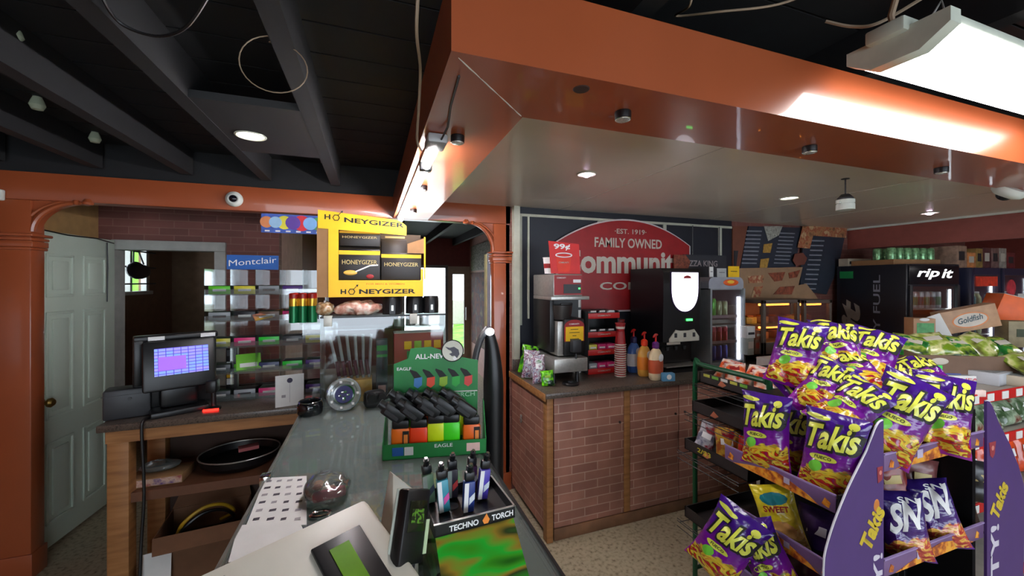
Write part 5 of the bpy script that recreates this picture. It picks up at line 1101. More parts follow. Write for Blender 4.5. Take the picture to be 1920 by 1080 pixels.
def can(x, y, z, r, h, c_, label, group, e=0):
    tt = thing('drink_can', label, 'can', (x, y, z), group=group)
    b = B(); b.lathe([(0, 0), (r*.8, 0), (r, .008), (r, h-.012), (r*.82, h-.001), (0, h-.001)], n=16); b.obj('body', mat('can_'+c_, dict(green=(30, 170, 60), red=(190, 24, 40), blue=(40, 60, 180), teal=(40, 140, 150), pale=(190, 200, 150), lime=(120, 220, 90), white=(220, 220, 225))[c_], .25, metal=.3), tt)
    b = B(); b.lathe([(r*.8, h), (r*.86, h), (r*.8, h+.003)], n=16); b.obj('lid_rim', M_steel, tt)
    return tt
rowc = [('bottom', .0505-.02, ('blue', 'blue', 'blue', 'blue')), ('middle', lev[1], ('green', 'red', 'red', 'red')), ('top', lev[2], ('teal', 'lime', 'pale', 'pale'))]
ords = ('leftmost', 'second', 'third', 'fourth')
for nm, z0, cs in rowc:
    for i, c_ in enumerate(cs):
        can(dx0+.055+i*.064, YD+.08, ZS+z0+.0006, .026, .15 if c_ == 'lime' else .125, c_, '%s can in the lit countertop cooler, %s shelf, %s' % (c_, nm, ords[i]), 'cans in the countertop cooler')
zq = ZS+zt_+.0955
for u0, u1, v0, m_, l, cat in ((1336, 1343, 500, M_paper, 'small white card standing behind the other cards on the countertop cooler', 'card'), (1345, 1362, 503, mat('grey_card', (170, 172, 170), .5), 'pale grey card standing on the countertop cooler', 'card'), (1366, 1386, 499, M_yel, 'yellow card standing on the countertop cooler', 'card')):
    xa, xb = uvx(u0, YD+.05), uvx(u1, YD+.05); hh_ = uvz(u0, v0, YD+.05)-zq
    tt = thing('paper_card', l, cat, (xa, YD+.05+(.03 if u0 == 1336 else 0), zq)); b = B(); b.bx(0, xb-xa, 0, .006, 0, max(.03, hh_)); b.obj('card', m_, tt)
    b = B(); b.bx((xb-xa)*.2, (xb-xa)*.8, -.001, 0, max(.03, hh_)*.5, max(.03, hh_)*.56); b.obj('print_line', M_dark, tt)
# pizza sign + dark red wall menu behind the machine
t = thing('pizza_sign', 'dark sign lettered PIZZA KING on the wall above the cappuccino machine', 'sign', (0, 0, 0)); Yp = 2.875
b = B(); b.bx(uvx(1282, Yp), uvx(1362, Yp), Yp, Yp+.015, uvz(1320, 520, Yp), uvz(1320, 478, Yp)); b.obj('board', mat('slate_board', (44, 46, 52), .5), t)
b = B(); xa, xb = uvx(1284, Yp), uvx(1345, Yp); b.text('PIZZA KING', (xa+xb)/2, uvz(1315, 494, Yp), xb-xa, .055, frame((0, Yp-.0005, 0), (1, 0, 0), (0, 0, 1)), bold=.015); b.obj('lettering', mat('grey_letters', (150, 140, 140), .5), t)
b = B(); b.prism([(uvx(1262, Yp), uvz(1270, 520, Yp)), (uvx(1283, Yp), uvz(1270, 520, Yp)), (uvx(1292, Yp), uvz(1285, 490, Yp)), (uvx(1283, Yp), uvz(1283, 478, Yp)), (uvx(1262, Yp), uvz(1270, 478, Yp))], .01, frame((0, Yp-.006, 0), (1, 0, 0), (0, 0, 1))); b.obj('picture_flap', mat('rust_picture', (120, 60, 40), .6, var=.5, scale=60), t)
for x in (uvx(1300, Yp), uvx(1350, Yp)): b = B(); b.cyl((x, Yp+.0075, uvz(1320, 478, Yp)), (x, Yp+.0075, 2.165), .004); b.obj('hanger', M_dark, t)

# ================= FOOD COUNTER AND MENUS (back right) =================
t = thing('food_counter', 'dark counter under the food warmers at the back of the shop', 'counter', (3.34, 2.35, 0))
b = B(); b.bx(0, 1.25, .02, .565, 0, 1.0); b.obj('cabinet', M_brick, t); b = B(); b.bx(-.02, 1.27, 0, .565, 1.0005, 1.03, bev=.004); b.obj('countertop', M_granite, t)
M_menu = mat('menu_slate', (40, 46, 58), .5); M_text = mat('menu_text_grey', (120, 124, 132), .6); M_food = ramp_mat('food_print', [(.3, (90, 50, 34)), (.45, (170, 120, 80)), (.55, (150, 70, 44)), (.65, (190, 160, 120))], 14, 5, .6)
M_kraft = mat('kraft_print', (150, 118, 88), .7)
def board(name, label, pts, Y, m_, th=.012, cat='menu board'):
    t = thing(name, label, cat, (0, 0, 0)); P = [(pY(u, v, Y).x, pY(u, v, Y).z) for u, v in pts]
    b = B(); b.prism(P[::-1], th, frame((0, Y+th, 0), (1, 0, 0), (0, 0, 1))); b.obj('panel', m_, t); return t
def patch(t, nm, pts, Y, m_): P = [(pY(u, v, Y).x, pY(u, v, Y).z) for u, v in pts]; b = B(); b.prism(P[::-1], .003, frame((0, Y, 0), (1, 0, 0), (0, 0, 1))); return b.obj(nm, m_, t)
Yw = 2.925
t = board('menu_board', 'slate menu board with a pizza picture, left of two on the back wall', [(1404, 424), (1502, 427), (1492, 500), (1440, 503), (1388, 503)], Yw, M_menu)
patch(t, 'picture', [(1432, 424), (1467, 424), (1460, 441), (1440, 452)], Yw-.003, mat('grey_picture', (150, 150, 140), .5, var=.5, scale=50))
patch(t, 'pizza_picture', [(1432, 458), (1448, 456), (1444, 474), (1430, 474)], Yw-.003, mat('golden_food', (170, 130, 60), .5, var=.4, scale=50)); patch(t, 'burger_picture', [(1426, 486), (1442, 484), (1438, 502), (1424, 502)], Yw-.003, mat('golden_food', (170, 130, 60), .5))
for k in range(9):
    patch(t, 'text_line', [(1400-k*1.2, 432+k*7.5), (1428-k*1.2, 432.5+k*7.5), (1428-k*1.2, 435+k*7.5), (1400-k*1.2, 434.5+k*7.5)], Yw-.003, M_text)
    patch(t, 'text_line', [(1462-k*1.4, 436+k*7), (1490-k*1.4, 437+k*7), (1490-k*1.4, 439+k*7), (1462-k*1.4, 438+k*7)], Yw-.003, M_text)
t = board('menu_board', 'slate menu board bordered by a pale food picture, right of two on the back wall', [(1508, 424), (1588, 425), (1572, 500), (1550, 552), (1500, 545)], Yw-.014, M_menu)
patch(t, 'picture_border', [(1505, 424), (1588, 424), (1586, 446), (1524, 442), (1518, 466), (1495, 464)], Yw-.018, M_food)
patch(t, 'round_picture', [(1490, 476), (1505, 474), (1513, 484), (1508, 496), (1492, 498), (1486, 488)], Yw-.022, mat('maroon_food', (110, 60, 48), .6))
for k in range(11): patch(t, 'text_line', [(1522-k*1.6, 450+k*9), (1545-k*1.6, 450.5+k*9), (1545-k*1.6, 453+k*9), (1522-k*1.6, 452.5+k*9)], Yw-.018, M_text)
t = board('food_poster', 'kraft coloured poster of pizza and snack pictures above the food warmers', [(1382, 503), (1505, 501), (1497, 535), (1512, 532), (1528, 552), (1535, 562), (1395, 566), (1378, 520)], Yw-.032, M_kraft, cat='poster')
for i_, pts in enumerate(([(1440, 512), (1472, 510), (1466, 526), (1452, 528)], [(1402, 518), (1432, 516), (1430, 530), (1404, 531)], [(1462, 538), (1490, 536), (1484, 552), (1450, 552)], [(1414, 538), (1430, 536), (1424, 556), (1408, 558)], [(1478, 512), (1500, 506), (1494, 520), (1480, 522)])): patch(t, 'picture', pts, Yw-.035, M_food if i_ % 2 else mat('rust_food', (130, 66, 44), .6, var=.5, scale=40))
t = board('wall_poster', 'brown poster between the dark panel and the left menu board', [(1374, 424), (1402, 424), (1386, 506), (1374, 506)], Yw, mat('brown_poster', (110, 62, 44), .6), cat='poster')
patch(t, 'dark_stripe', [(1376, 470), (1384, 470), (1380, 500), (1376, 500)], Yw-.003, M_dark)
# warmers
M_glow = mat('warm_lamp', (255, 150, 60), .5, emit=5, var=0)
for k, (u0, u1, l) in enumerate(((1432, 1500, 'left glass food warmer glowing orange below the kraft poster'), (1508, 1560, 'right glass food warmer with a pale lit shelf below the menu board'))):
    Yf = 2.42; xa, xb = uvx(u0, Yf), uvx(u1, Yf); t = thing('food_warmer', l, 'food warmer', (xa, Yf, 1.0305)); w_ = xb-xa; za = uvz(u0, 563, Yf)-1.0305
    b = B()
    for x in (0, w_-.03): b.bx(x, x+.03, 0, .03, 0, za, bev=.003); b.bx(x, x+.03, .35, .38, 0, za, bev=.003)
    b.bx(0, w_, 0, .38, za-.03, za, bev=.003); b.bx(0, w_, 0, .38, 0, .1, bev=.003); b.obj('frame', mat('warmer_frame', (90, 80, 72), .4), t)
    b = B(); b.bx(.01, w_-.01, .36, .375, .1, za-.03); b.obj('back', mat('warmer_back', (150, 90, 50), .5), t)
    b = B(); b.bx(.03, w_-.03, .02, .36, za*.5, za*.5+.01); b.obj('shelf', M_steel, t)
    b = B(); b.bx(.05, w_-.05, .06, .09, za-.052, za-.034); b.obj('lamp', M_glow, t); b = B(); b.bx(.05, w_-.05, .06, .09, za*.5-.02, za*.5-.004); b.obj('lamp', M_glow, t)
    b = B(); b.bx(.03, w_-.03, .002, .006, .1, za-.03); b.obj('glass_front', M_clear, t)
    for j in range(3):
        for lvz in (.1005, za*.5+.0105):
            tt = thing('boxed_food', '%s food box in the %s warmer, %s shelf, %s' % (('yellow', 'kraft', 'brown')[j], ('left', 'right')[k], 'lower' if lvz < .11 else 'upper', ('left side', 'centre', 'right side')[j]), 'food box', (xa+.07+j*(w_-.14)/2, Yf+.2, 1.0305+lvz), .2*(j-1), group='food boxes in the warmers')
            b = B(); b.bx(-.05, .05, -.04, .04, 0, .06, bev=.004); b.obj('carton', mat(('food_yellow', 'food_kraft', 'food_brown')[j], ((220, 170, 60), (190, 140, 90), (130, 70, 40))[j], .5, var=.3, scale=30), tt)
            b = B(); b.box((0, 0, .066), (.06, .05, .012), bev=.005); b.obj('food', mat('crust', (190, 110, 50), .6), tt)
# boxes and bottles between cooler and warmers
for k, (u, Y, w_, h_, c_, l, nm) in enumerate(((1408, 2.44, .07, .14, (150, 156, 150), 'grey white carton stacked right of the countertop cooler', 'carton'), (1424, 2.46, .10, .12, (120, 84, 66), 'brown carton next to the left food warmer', 'carton'))):
    x = uvx(u, Y); t = thing(nm, l, 'carton', (x, Y, 1.0305)); b = B(); b.bx(-w_/2, w_/2, 0, .12, 0, h_, bev=.003); b.obj('body', mat('carton_c%d' % k, c_, .6), t); b = B(); b.bx(-w_*.4, w_*.4, -.001, 0, h_*.4, h_*.8); b.obj('print', mat('carton_print%d' % k, (200, 190, 180) if k == 0 else (150, 60, 40), .6), t)
x = uvx(1412, 2.46)
t = thing('carton', 'white carton on top of the grey white carton by the warmers', 'carton', (uvx(1408, 2.44), 2.44, 1.0305+.1405)); b = B(); b.bx(-.04, .05, 0, .12, 0, .10, bev=.003); b.obj('body', M_paper, t); b = B(); b.bx(-.03, .04, -.001, 0, .03, .05); b.obj('print', M_dark, t)
t = thing('carton', 'red and tan carton on top of the brown carton by the warmers', 'carton', (uvx(1424, 2.46), 2.46, 1.0305+.1205)); b = B(); b.bx(-.04, .05, 0, .12, 0, .08, bev=.003); b.obj('body', mat('tan_red', (150, 90, 66), .6, var=.4, scale=40), t); b = B(); b.bx(-.03, .04, -.001, 0, .03, .05); b.obj('print', M_cream, t)

# ================= TALL COOLERS =================
M_cool = mat('cooler_black', (26, 28, 36), .35)
MCo = T(4.69, 2.23, 0) @ Rz(math.radians(-10)); t = thing('tall_cooler', 'tall black drinks cooler lettered rip it with ENERGY FUEL down its side', 'cooler', M=MCo); cw_, cd_, ch = .62, .66, 1.81
b = B(); b.bx(0, cw_, cd_-.04, cd_, .08, ch); b.bx(0, .045, 0, cd_-.04, .08, ch, bev=.004); b.bx(cw_-.045, cw_, 0, cd_-.04, .08, ch, bev=.004); b.bx(.045, cw_-.045, 0, cd_-.04, ch-.21, ch); b.bx(.045, cw_-.045, 0, cd_-.04, .08, .25); b.bx(.02, cw_-.02, .03, cd_-.03, 0, .08); b.obj('cabinet', M_cool, t)
b = B(); b.bx(.02, cw_-.02, -.012, 0, ch-.19, ch-.015, bev=.003); hdr = b.obj('header', mat('header_black', (18, 18, 24), .25), t)
for s__, f_, w__, h__ in (('rip', .38, .42, .10), ('it', .74, .22, .085)): b = B(); b.text(s__, cw_*f_, ch-.095+(.1-h__)*.4, cw_*w__, h__, frame((0, -.0125, 0), (1, 0, 0), (0, 0, 1)), bold=.02, shear=.25); b.obj('lit_lettering', mat('lit_white', (250, 250, 250), .5, emit=1.5, var=0), hdr)
b = B(); b.bx(.04, cw_-.04, -.006, -.002, .26, ch-.21); b.obj('glass_door', M_clear, t)
for x in (.02, cw_-.05): b = B(); b.bx(x, x+.03, -.02, -.001, .25, ch-.2, bev=.003); b.obj('door_stile', M_dark, t)
b = B(); b.cyl((.05, .04, .3), (.05, .04, ch-.24), .008); b.obj('lamp_tube', mat('cooler_lamp', (240, 245, 255), .5, emit=6, var=0), t)
b = B(); b.cyl((cw_-.05, .04, .3), (cw_-.05, .04, ch-.24), .008); b.obj('lamp_tube', mat('cooler_lamp', (240, 245, 255)), t)
b = B(); b.bx(.046, cw_-.046, cd_-.055, cd_-.041, .26, ch-.22); b.obj('glow_lining', mat('dim_glow_lining', (190, 200, 205), .5, emit=.25, var=0), t)  # lining itself emits, standing in for lamplight inside the cooler
for z in (1.13, .86, .6): b = B(); b.bx(.046, cw_-.046, .05, cd_-.05, z-.012, z); b.obj('shelf', M_steel, t)
b = B(); b.bx(.046, cw_-.046, .05, cd_-.05, 1.375, 1.387); b.obj('shelf', M_steel, t)
Msd = frame((-.0005, .0, 0), (0, 0, 1), (0, 1, 0))
def side(s_, yc, zc, wz, hy, bold, m_, nm, shear=0):
    b = B(); b.text(s_, zc, yc, wz, hy, Msd, bold=bold, shear=shear, z=.001); return b.obj(nm, m_, t)
side('rip it', .48, .93, 1.05, .25, .05, mat('side_letter_grey', (150, 145, 135), .5), 'side_lettering', .3)
side('ENERGY FUEL', .255, 1.16, 1.10, .065, .01, mat('side_letter_pale', (140, 144, 156), .5), 'side_caption')
b = B(); b.box((-.002, .555, 1.715), (.004, .14, .075)); b.obj('green_sticker', mat('green_sticker', (24, 130, 70), .5), t)
for r_, z in enumerate((1.1305, 1.3875)):
    for i in range(7):
        q = MCo @ Vector((.10+i*.07, .11, z)); tt = thing('drink_can', '%s can in the rip it cooler, %s shelf, %s from the left' % (('white', 'green')[i % 2], ('lower visible', 'top')[r_], ('first', 'second', 'third', 'fourth', 'fifth', 'sixth', 'seventh')[i]), 'can', q, group='cans in the rip it cooler')
        b = B(); b.lathe([(0, 0), (.026, 0), (.03, .008), (.03, .15), (.024, .16), (0, .16)], n=14); b.obj('body', mat('can_silver', (200, 204, 206), .25, metal=.4), tt)
        b = B(); b.lathe([(.0304, .03), (.0304, .11)], n=14); b.obj('label_wrap', mat('can_dark_label', (30, 34, 40), .4) if i % 2 else mat('can_green_label', (40, 110, 60), .4), tt)
for k, (x0_, w_, hc, l) in enumerate(((5.43, .53, (200, 60, 40), 'second tall cooler with a red and yellow header card, right of the rip it cooler'), (5.99, .66, (190, 60, 70), 'third tall cooler with a red disc on its door at the far right'))):
    t = thing('tall_cooler', l, 'cooler', (x0_, 2.09, 0)); ch2 = 1.78
    b = B(); b.bx(0, w_, .6, .64, .0, ch2); b.bx(0, .05, 0, .6, 0, ch2, bev=.004); b.bx(w_-.05, w_, 0, .6, 0, ch2, bev=.004); b.bx(.05, w_-.05, 0, .6, ch2-.07, ch2); b.bx(.05, w_-.05, 0, .6, 0, .2); b.obj('cabinet', mat('cooler_navy', (34, 38, 60), .35), t)
    b = B(); b.bx(.05, w_-.05, -.004, 0, .2, ch2-.07); b.obj('glass_door', M_clear, t)
    b = B(); b.bx(.055, w_-.055, .56, .598, .21, ch2-.08); b.obj('glow_lining', mat('cooler_glow_lining', (215, 225, 222), .5, emit=2.2, var=0), t)  # glow put into the lining so the interior looks lit
    b = B(); b.cyl((w_-.07, .04, .3), (w_-.07, .04, ch2-.1), .008); b.obj('lamp_tube', mat('cooler_lamp', (240, 245, 255)), t)
    b = B(); b.cyl((.07, .04, .3), (.07, .04, ch2-.1), .008); b.obj('lamp_tube', mat('cooler_lamp', (240, 245, 255)), t)
    for z in (1.37, 1.12, .86): b = B(); b.bx(.055, w_-.055, .05, .55, z-.01, z); b.obj('shelf', M_steel, t)
    b = B()
    if k == 0: b.bx(.06, w_-.08, -.008, -.0045, 1.60, ch2-.085)
    else: b.cyl((.16, -.0045, 1.58), (.16, -.008, 1.58), .085, n=24)
    b.obj('door_card', mat('card_%d' % k, hc, .5, var=.5, scale=12), t)
    b = B(); b.bx(w_*.45, w_*.78, -.007, -.0045, 1.22 if k == 0 else 1.3, 1.52); b.obj('bright_interior_sheet', M_paper, t)  # white sheet on the door, enlarged to stand in for the lit interior
    for z, nn in ((1.1205, 4), (1.3705, 4)):
        for i in range(nn):
            tt = thing('drink_bottle', '%s bottle in the %s tall cooler, %s shelf, %s from the left' % (('green', 'white', 'teal', 'pale')[i], ('second', 'third')[k], 'upper' if z > 1.2 else 'lower', ords[i] if i else 'first'), 'bottle', (x0_+.10+i*(w_-.2)/3.2, 2.09+.12, z), group='bottles in the right coolers')
            b = B(); b.lathe([(0, 0), (.03, 0), (.032, .01), (.032, .11), (.014, .15), (.014, .17), (0, .17)], n=14); b.obj('body', mat('can_'+('green', 'white', 'teal', 'pale')[i], dict(green=(30, 170, 60), white=(220, 220, 225), teal=(40, 140, 150), pale=(190, 200, 150))[('green', 'white', 'teal', 'pale')[i]], .25), tt); b = B(); b.lathe([(.016, .155), (.016, .172), (0, .172)], n=12); b.obj('cap', M_wtext, tt)
# stock on top of the coolers
M_flat = M_card
t = thing('can_tray', 'cardboard tray of green and silver cans on the rip it cooler', 'carton', M=MCo @ T(.02, .12, ch+.0005))
b = B(); b.bx(0, .56, 0, .4, 0, .05); b.obj('tray', M_flat, t)
for i in range(6):
    for j in range(2):
        b = B(); b.lathe([(0, .0505), (.036, .0505), (.038, .06), (.038, .15), (.03, .165), (0, .165)], (.05+i*.092, .06+j*.12, 0), n=12); b.obj('can', mat('can_silver_green', (120, 170, 120), .3, metal=.4, var=.6, scale=40), t)
t = thing('can_tray', 'low pale tray at the left end of the rip it cooler top', 'carton', M=MCo @ T(-.0, .54, ch+.0005)); b = B(); b.bx(0, .3, 0, .1, 0, .08); b.obj('tray', mat('pale_card', (170, 160, 140), .7), t); b = B(); b.bx(0.02, .28, -.001, 0, .02, .05); b.obj('print', M_dark, t)
random.seed(6)
stock = [((150, 120, 100), 'tan carton with dark print'), ((190, 120, 70), 'orange brown carton'), ((140, 110, 60), 'mustard bag like carton'), ((90, 50, 50), 'dark maroon carton'), ((120, 90, 84), 'dusty brown carton'), ((150, 140, 130), 'grey carton'), ((110, 40, 40), 'dark red carton')]
xx_ = 5.45
for k, (c_, l) in enumerate(stock):
    w_ = random.uniform(.13, .2); h_ = random.uniform(.13, .24)
    t = thing('stock_carton', '%s on top of the right coolers, %s from the left' % (l, ('first', 'second', 'third', 'fourth', 'fifth', 'sixth', 'seventh')[k]), 'carton', (xx_, 2.2, 1.7805), group='cartons on the right coolers'); b = B(); b.bx(0, w_-.005, 0, .2, 0, h_, bev=.003); b.obj('body', mat('stock_%d' % k, c_, .6, var=.4, scale=20), t)
    b = B(); b.bx(w_*.2, w_*.75, -.001, 0, h_*.35, h_*.75); b.obj('print', M_cream if k % 2 else M_dark, t); xx_ += w_
# ================= CHIP BAGS =================
def chipbag_mat(name, top, mid, chips, h, dark=False):
    m = bpy.data.materials.new(name); t, n, l = nt(m); b = n['Principled BSDF']; b.inputs['Roughness'].default_value = .24; b.inputs['Coat Weight'].default_value = .4
    tc = n.new('ShaderNodeTexCoord'); sp = n.new('ShaderNodeSeparateXYZ'); l.new(tc.outputs['Object'], sp.inputs[0])
    no = n.new('ShaderNodeTexNoise'); no.inputs['Scale'].default_value = 16; no.inputs['Detail'].default_value = 3; l.new(tc.outputs['Object'], no.inputs['Vector'])
    # printed colour from violet at the top to magenta below
    r = n.new('ShaderNodeValToRGB'); e = r.color_ramp.elements; e[0].position = .1; e[0].color = (*lin(mid), 1); e[1].position = .75; e[1].color = (*lin(top), 1)
    mr = n.new('ShaderNodeMapRange'); mr.inputs['From Min'].default_value = -h/2; mr.inputs['From Max'].default_value = h/2; l.new(sp.outputs['Y'], mr.inputs['Value']); l.new(mr.outputs[0], r.inputs['Fac'])
    # printed chips at the bottom: stretched voronoi, front only
    mp = n.new('ShaderNodeMapping'); mp.inputs['Scale'].default_value = (20, 46, 10); mp.inputs['Rotation'].default_value = (0, 0, .35); l.new(tc.outputs['Object'], mp.inputs[0])
    vo = n.new('ShaderNodeTexNoise'); vo.inputs['Scale'].default_value = 1; vo.inputs['Detail'].default_value = 2; vo.inputs['Distortion'].default_value = 1.2; l.new(mp.outputs[0], vo.inputs['Vector'])
    r2 = n.new('ShaderNodeValToRGB'); r2.color_ramp.interpolation = 'LINEAR'; e2 = r2.color_ramp.elements
    while len(e2) < len(chips): e2.new(.5)
    for i, (p, c) in enumerate(chips): e2[i].position = p; e2[i].color = (*lin(c), 1)
    l.new(vo.outputs['Fac'], r2.inputs['Fac'])
    ad = n.new('ShaderNodeMath'); ad.operation = 'MULTIPLY_ADD'; l.new(no.outputs['Fac'], ad.inputs[0]); ad.inputs[1].default_value = -.16; l.new(sp.outputs['Y'], ad.inputs[2])
    x2 = n.new('ShaderNodeMath'); x2.operation = 'MULTIPLY'; l.new(sp.outputs['X'], x2.inputs[0]); l.new(sp.outputs['X'], x2.inputs[1])
    x3 = n.new('ShaderNodeMath'); x3.operation = 'MULTIPLY_ADD'; l.new(x2.outputs[0], x3.inputs[0]); x3.inputs[1].default_value = 5; l.new(ad.outputs[0], x3.inputs[2])
    st = n.new('ShaderNodeMapRange'); st.inputs['From Min'].default_value = -.122; st.inputs['From Max'].default_value = -.112; st.inputs['To Min'].default_value = 1; st.inputs['To Max'].default_value = 0; l.new(x3.outputs[0], st.inputs['Value'])
    zf = n.new('ShaderNodeMath'); zf.operation = 'GREATER_THAN'; l.new(sp.outputs['Z'], zf.inputs[0]); zf.inputs[1].default_value = .004
    yf = n.new('ShaderNodeMath'); yf.operation = 'GREATER_THAN'; l.new(sp.outputs['Y'], yf.inputs[0]); yf.inputs[1].default_value = -h*.47
    m1 = n.new('ShaderNodeMath'); m1.operation = 'MULTIPLY'; l.new(st.outputs[0], m1.inputs[0]); l.new(zf.outputs[0], m1.inputs[1])
    m2 = n.new('ShaderNodeMath'); m2.operation = 'MULTIPLY'; l.new(m1.outputs[0], m2.inputs[0]); l.new(yf.outputs[0], m2.inputs[1])
    mx = n.new('ShaderNodeMix'); mx.data_type = 'RGBA'; l.new(m2.outputs[0], mx.inputs['Factor']); l.new(r.outputs['Color'], mx.inputs['A']); l.new(r2.outputs['Color'], mx.inputs['B'])
    l.new(mx.outputs['Result'], b.inputs['Base Color'])
    bp = n.new('ShaderNodeBump'); bp.inputs['Strength'].default_value = .55; bp.inputs['Distance'].default_value = .012
    mb = n.new('ShaderNodeMapping'); mb.inputs['Scale'].default_value = (14, 22, 14); mb.inputs['Rotation'].default_value = (0, 0, .7); l.new(tc.outputs['Object'], mb.inputs[0])
    nb = n.new('ShaderNodeTexNoise'); nb.inputs['Scale'].default_value = 1; nb.inputs['Detail'].default_value = 3; nb.inputs['Distortion'].default_value = .8; l.new(mb.outputs[0], nb.inputs['Vector'])
    l.new(nb.outputs['Fac'], bp.inputs['Height']); l.new(bp.outputs['Normal'], b.inputs['Normal']); l.new(bp.outputs['Normal'], b.inputs['Coat Normal'])
    MATS[name] = m; return m
BW, BH, BT = .175, .27, .088
M_tk = chipbag_mat('purple_chip_bag_print', (62, 20, 124), (142, 22, 150), [(.30, (120, 20, 110)), (.38, (150, 24, 40)), (.44, (206, 50, 26)), (.48, (110, 40, 20)), (.52, (214, 190, 60)), (.60, (232, 200, 50)), (.66, (214, 110, 30)), (.72, (130, 170, 50))], BH)
M_sn = chipbag_mat('indigo_snack_bag_print', (46, 26, 104), (80, 30, 120), [(.35, (140, 40, 40)), (.5, (190, 70, 60)), (.58, (230, 190, 80)), (.7, (200, 60, 50))], BH)
M_ye = chipbag_mat('yellow_chip_bag_print', (226, 206, 44), (222, 196, 40), [(.35, (190, 130, 60)), (.5, (220, 170, 90)), (.6, (236, 200, 120)), (.7, (200, 140, 60))], BH)
M_lime = mat('lime_yellow_letters', (216, 220, 80), .35, var=.06, coat=.3)
def bagsurf(w_, h_, th, seed, fold):
    def S(x, y): return max(0, (1-abs(2*x/w_)**2.4))**.6*max(0, (1-abs(2*y/h_)**3))**.6*th/2
    def P(x, y, side=1, off=0):
        s = S(x, y); q = s*2/th
        k = noise.noise(Vector((x*22+seed*7.3, y*16, side*3)))*.012+noise.noise(Vector((x*50+seed*3.1, y*34, side)))*.005
        cr = -abs(math.sin((x*14+y*9+seed)*2))**8*.006*fold
        z = s*side+(k+cr)*min(1, q*2.2)
        seal = max(0, abs(2*y/h_)-.86)/.14
        z += .004*math.sin(x*60+seed)*seal
        bend = -fold*.9*max(0, abs(y)-.06)**2*(1 if y > 0 else .4)
        xx = x*(1-.13*(1-abs(2*y/h_)**3)); return Vector((xx, y, z+bend+off))
    return P
def bag_body(w_, h_, th, seed, fold):
    P = bagsurf(w_, h_, th, seed, fold); b = B(); nx, ny = 22, 30; vs_, fs = [], []
    for side in (1, -1):
        o = len(vs_)
        for j in range(ny+1):
            for i in range(nx+1): vs_.append(P((i/nx-.5)*w_, (j/ny-.5)*h_, side))
        for j in range(ny):
            for i in range(nx): q = (o+j*(nx+1)+i, o+j*(nx+1)+i+1, o+(j+1)*(nx+1)+i+1, o+(j+1)*(nx+1)+i); fs.append(q if side > 0 else q[::-1])
    b._add(vs_, fs); bmesh.ops.remove_doubles(b.bm, verts=b.bm.verts, dist=.0006); return b, P
I4 = Matrix.Identity(4)
def make_takis(seed, fold):
    t = thing('chip_bag', '', 'chip bag'); b, P = bag_body(BW, BH, BT, seed, fold); b.obj('pouch', M_tk, t)
    W_ = lambda off: (lambda x, y, z: P(x, y, 1, off))
    b = B(); b.text('Takis', .002, .046, .172, .094, I4, bold=.075, shear=.22, warp=W_(.0012), slope=.12); b.obj('logo_outline', M_btext, t)
    b = B(); b.text('Takis', .0, .048, .150, .078, I4, bold=.03, shear=.22, warp=W_(.0026), slope=.12); lg = b.obj('logo', M_lime, t)
    b = B(); b.text('\u2022', .052, .108, .03, .024, I4, bold=0, warp=W_(.0014)); b.obj('logo_sprout', M_lime, t)
    b = B(); V = []; F_ = []
    def blob(cx, cy, rx, ry, rot, off, m, n=18):
        bb = bmesh.new(); vv = [bb.verts.new(P(cx, cy, 1, off))]
        for rr in (.5, 1):
            for k in range(n):
                a = 2*PI*k/n; x = rx*rr*math.cos(a); y = ry*rr*math.sin(a); vv.append(bb.verts.new(P(cx+x*math.cos(rot)-y*math.sin(rot), cy+x*math.sin(rot)+y*math.cos(rot), 1, off)))
        for k in range(n):
            bb.faces.new((vv[0], vv[1+k], vv[1+(k+1) % n])); bb.faces.new((vv[1+k], vv[1+n+k], vv[1+n+(k+1) % n], vv[1+(k+1) % n]))
        b.merge(bb, None, m)
    blob(-.016, -.012, .042, .011, .06, .0015, 0); b.obj('flavour_label', M_lime, t)
    b = B(); b.text('FUEGO', -.016, -.012, .05, .010, I4, bold=.02, warp=W_(.003), slope=.05); b.obj('flavour_lettering', M_btext, t)
    b = B(); blob(-.035, -.042, .022, .017, .5, .0016, 0); b.obj('lime_slice', mat('lime_slice', (110, 200, 60), .4), t)
    b = B(); blob(-.048, .112, .036, .008, .0, .0016, 0); b.obj('top_label', M_lime, t)
    return t
def make_other(kind, seed):
    t = thing('chip_bag', '', 'chip bag'); b, P = bag_body(BW, BH, BT, seed, .6); b.obj('pouch', M_sn if kind == 'sn' else M_ye, t)
    W_ = lambda off: (lambda x, y, z: P(x, y, 1, off))
    if kind == 'sn':
        b = B(); b.text('SN', 0, .03, .14, .11, I4, bold=.04, shear=.3, warp=W_(.0015), slope=.25); b.obj('logo', M_wtext, t)
        b = B(); b.text('SN', .02, .108, .07, .02, I4, bold=.02, warp=W_(.0015)); b.obj('top_mark', M_wtext, t)
    else:
        b = B(); b.text('SWEET', 0, .045, .11, .024, I4, bold=.03, warp=W_(.0018), slope=.0); b.obj('logo', M_sred, t)
        b = B(); b.text('\u2022', .0, .085, .12, .05, I4, warp=W_(.0012)); b.obj('teal_panel', mat('teal_print', (24, 120, 130), .4), t)
        b = B(); b.text('\u2022', .0, -.04, .12, .085, I4, warp=W_(.0022)); b.obj('crisp_picture', mat('crisp_tan', (214, 160, 90), .5, var=.2, scale=30), t)
    return t
def bagM(p, yaw, tilt, roll, s=1): return T(*p) @ Rz(math.radians(yaw)) @ Matrix.Rotation(PI/2, 4, 'X') @ Matrix.Rotation(math.radians(tilt), 4, 'X') @ Matrix.Rotation(math.radians(roll), 4, 'Z') @ Matrix.Scale(s, 4)
protos = {0: make_takis(1, .3), 1: make_takis(5, 1.6), 2: make_takis(9, 3.0), 'sn': make_other('sn', 3), 'ye': make_other('ye', 4)}
used = set()
G1 = 'purple chip bags on the rack'
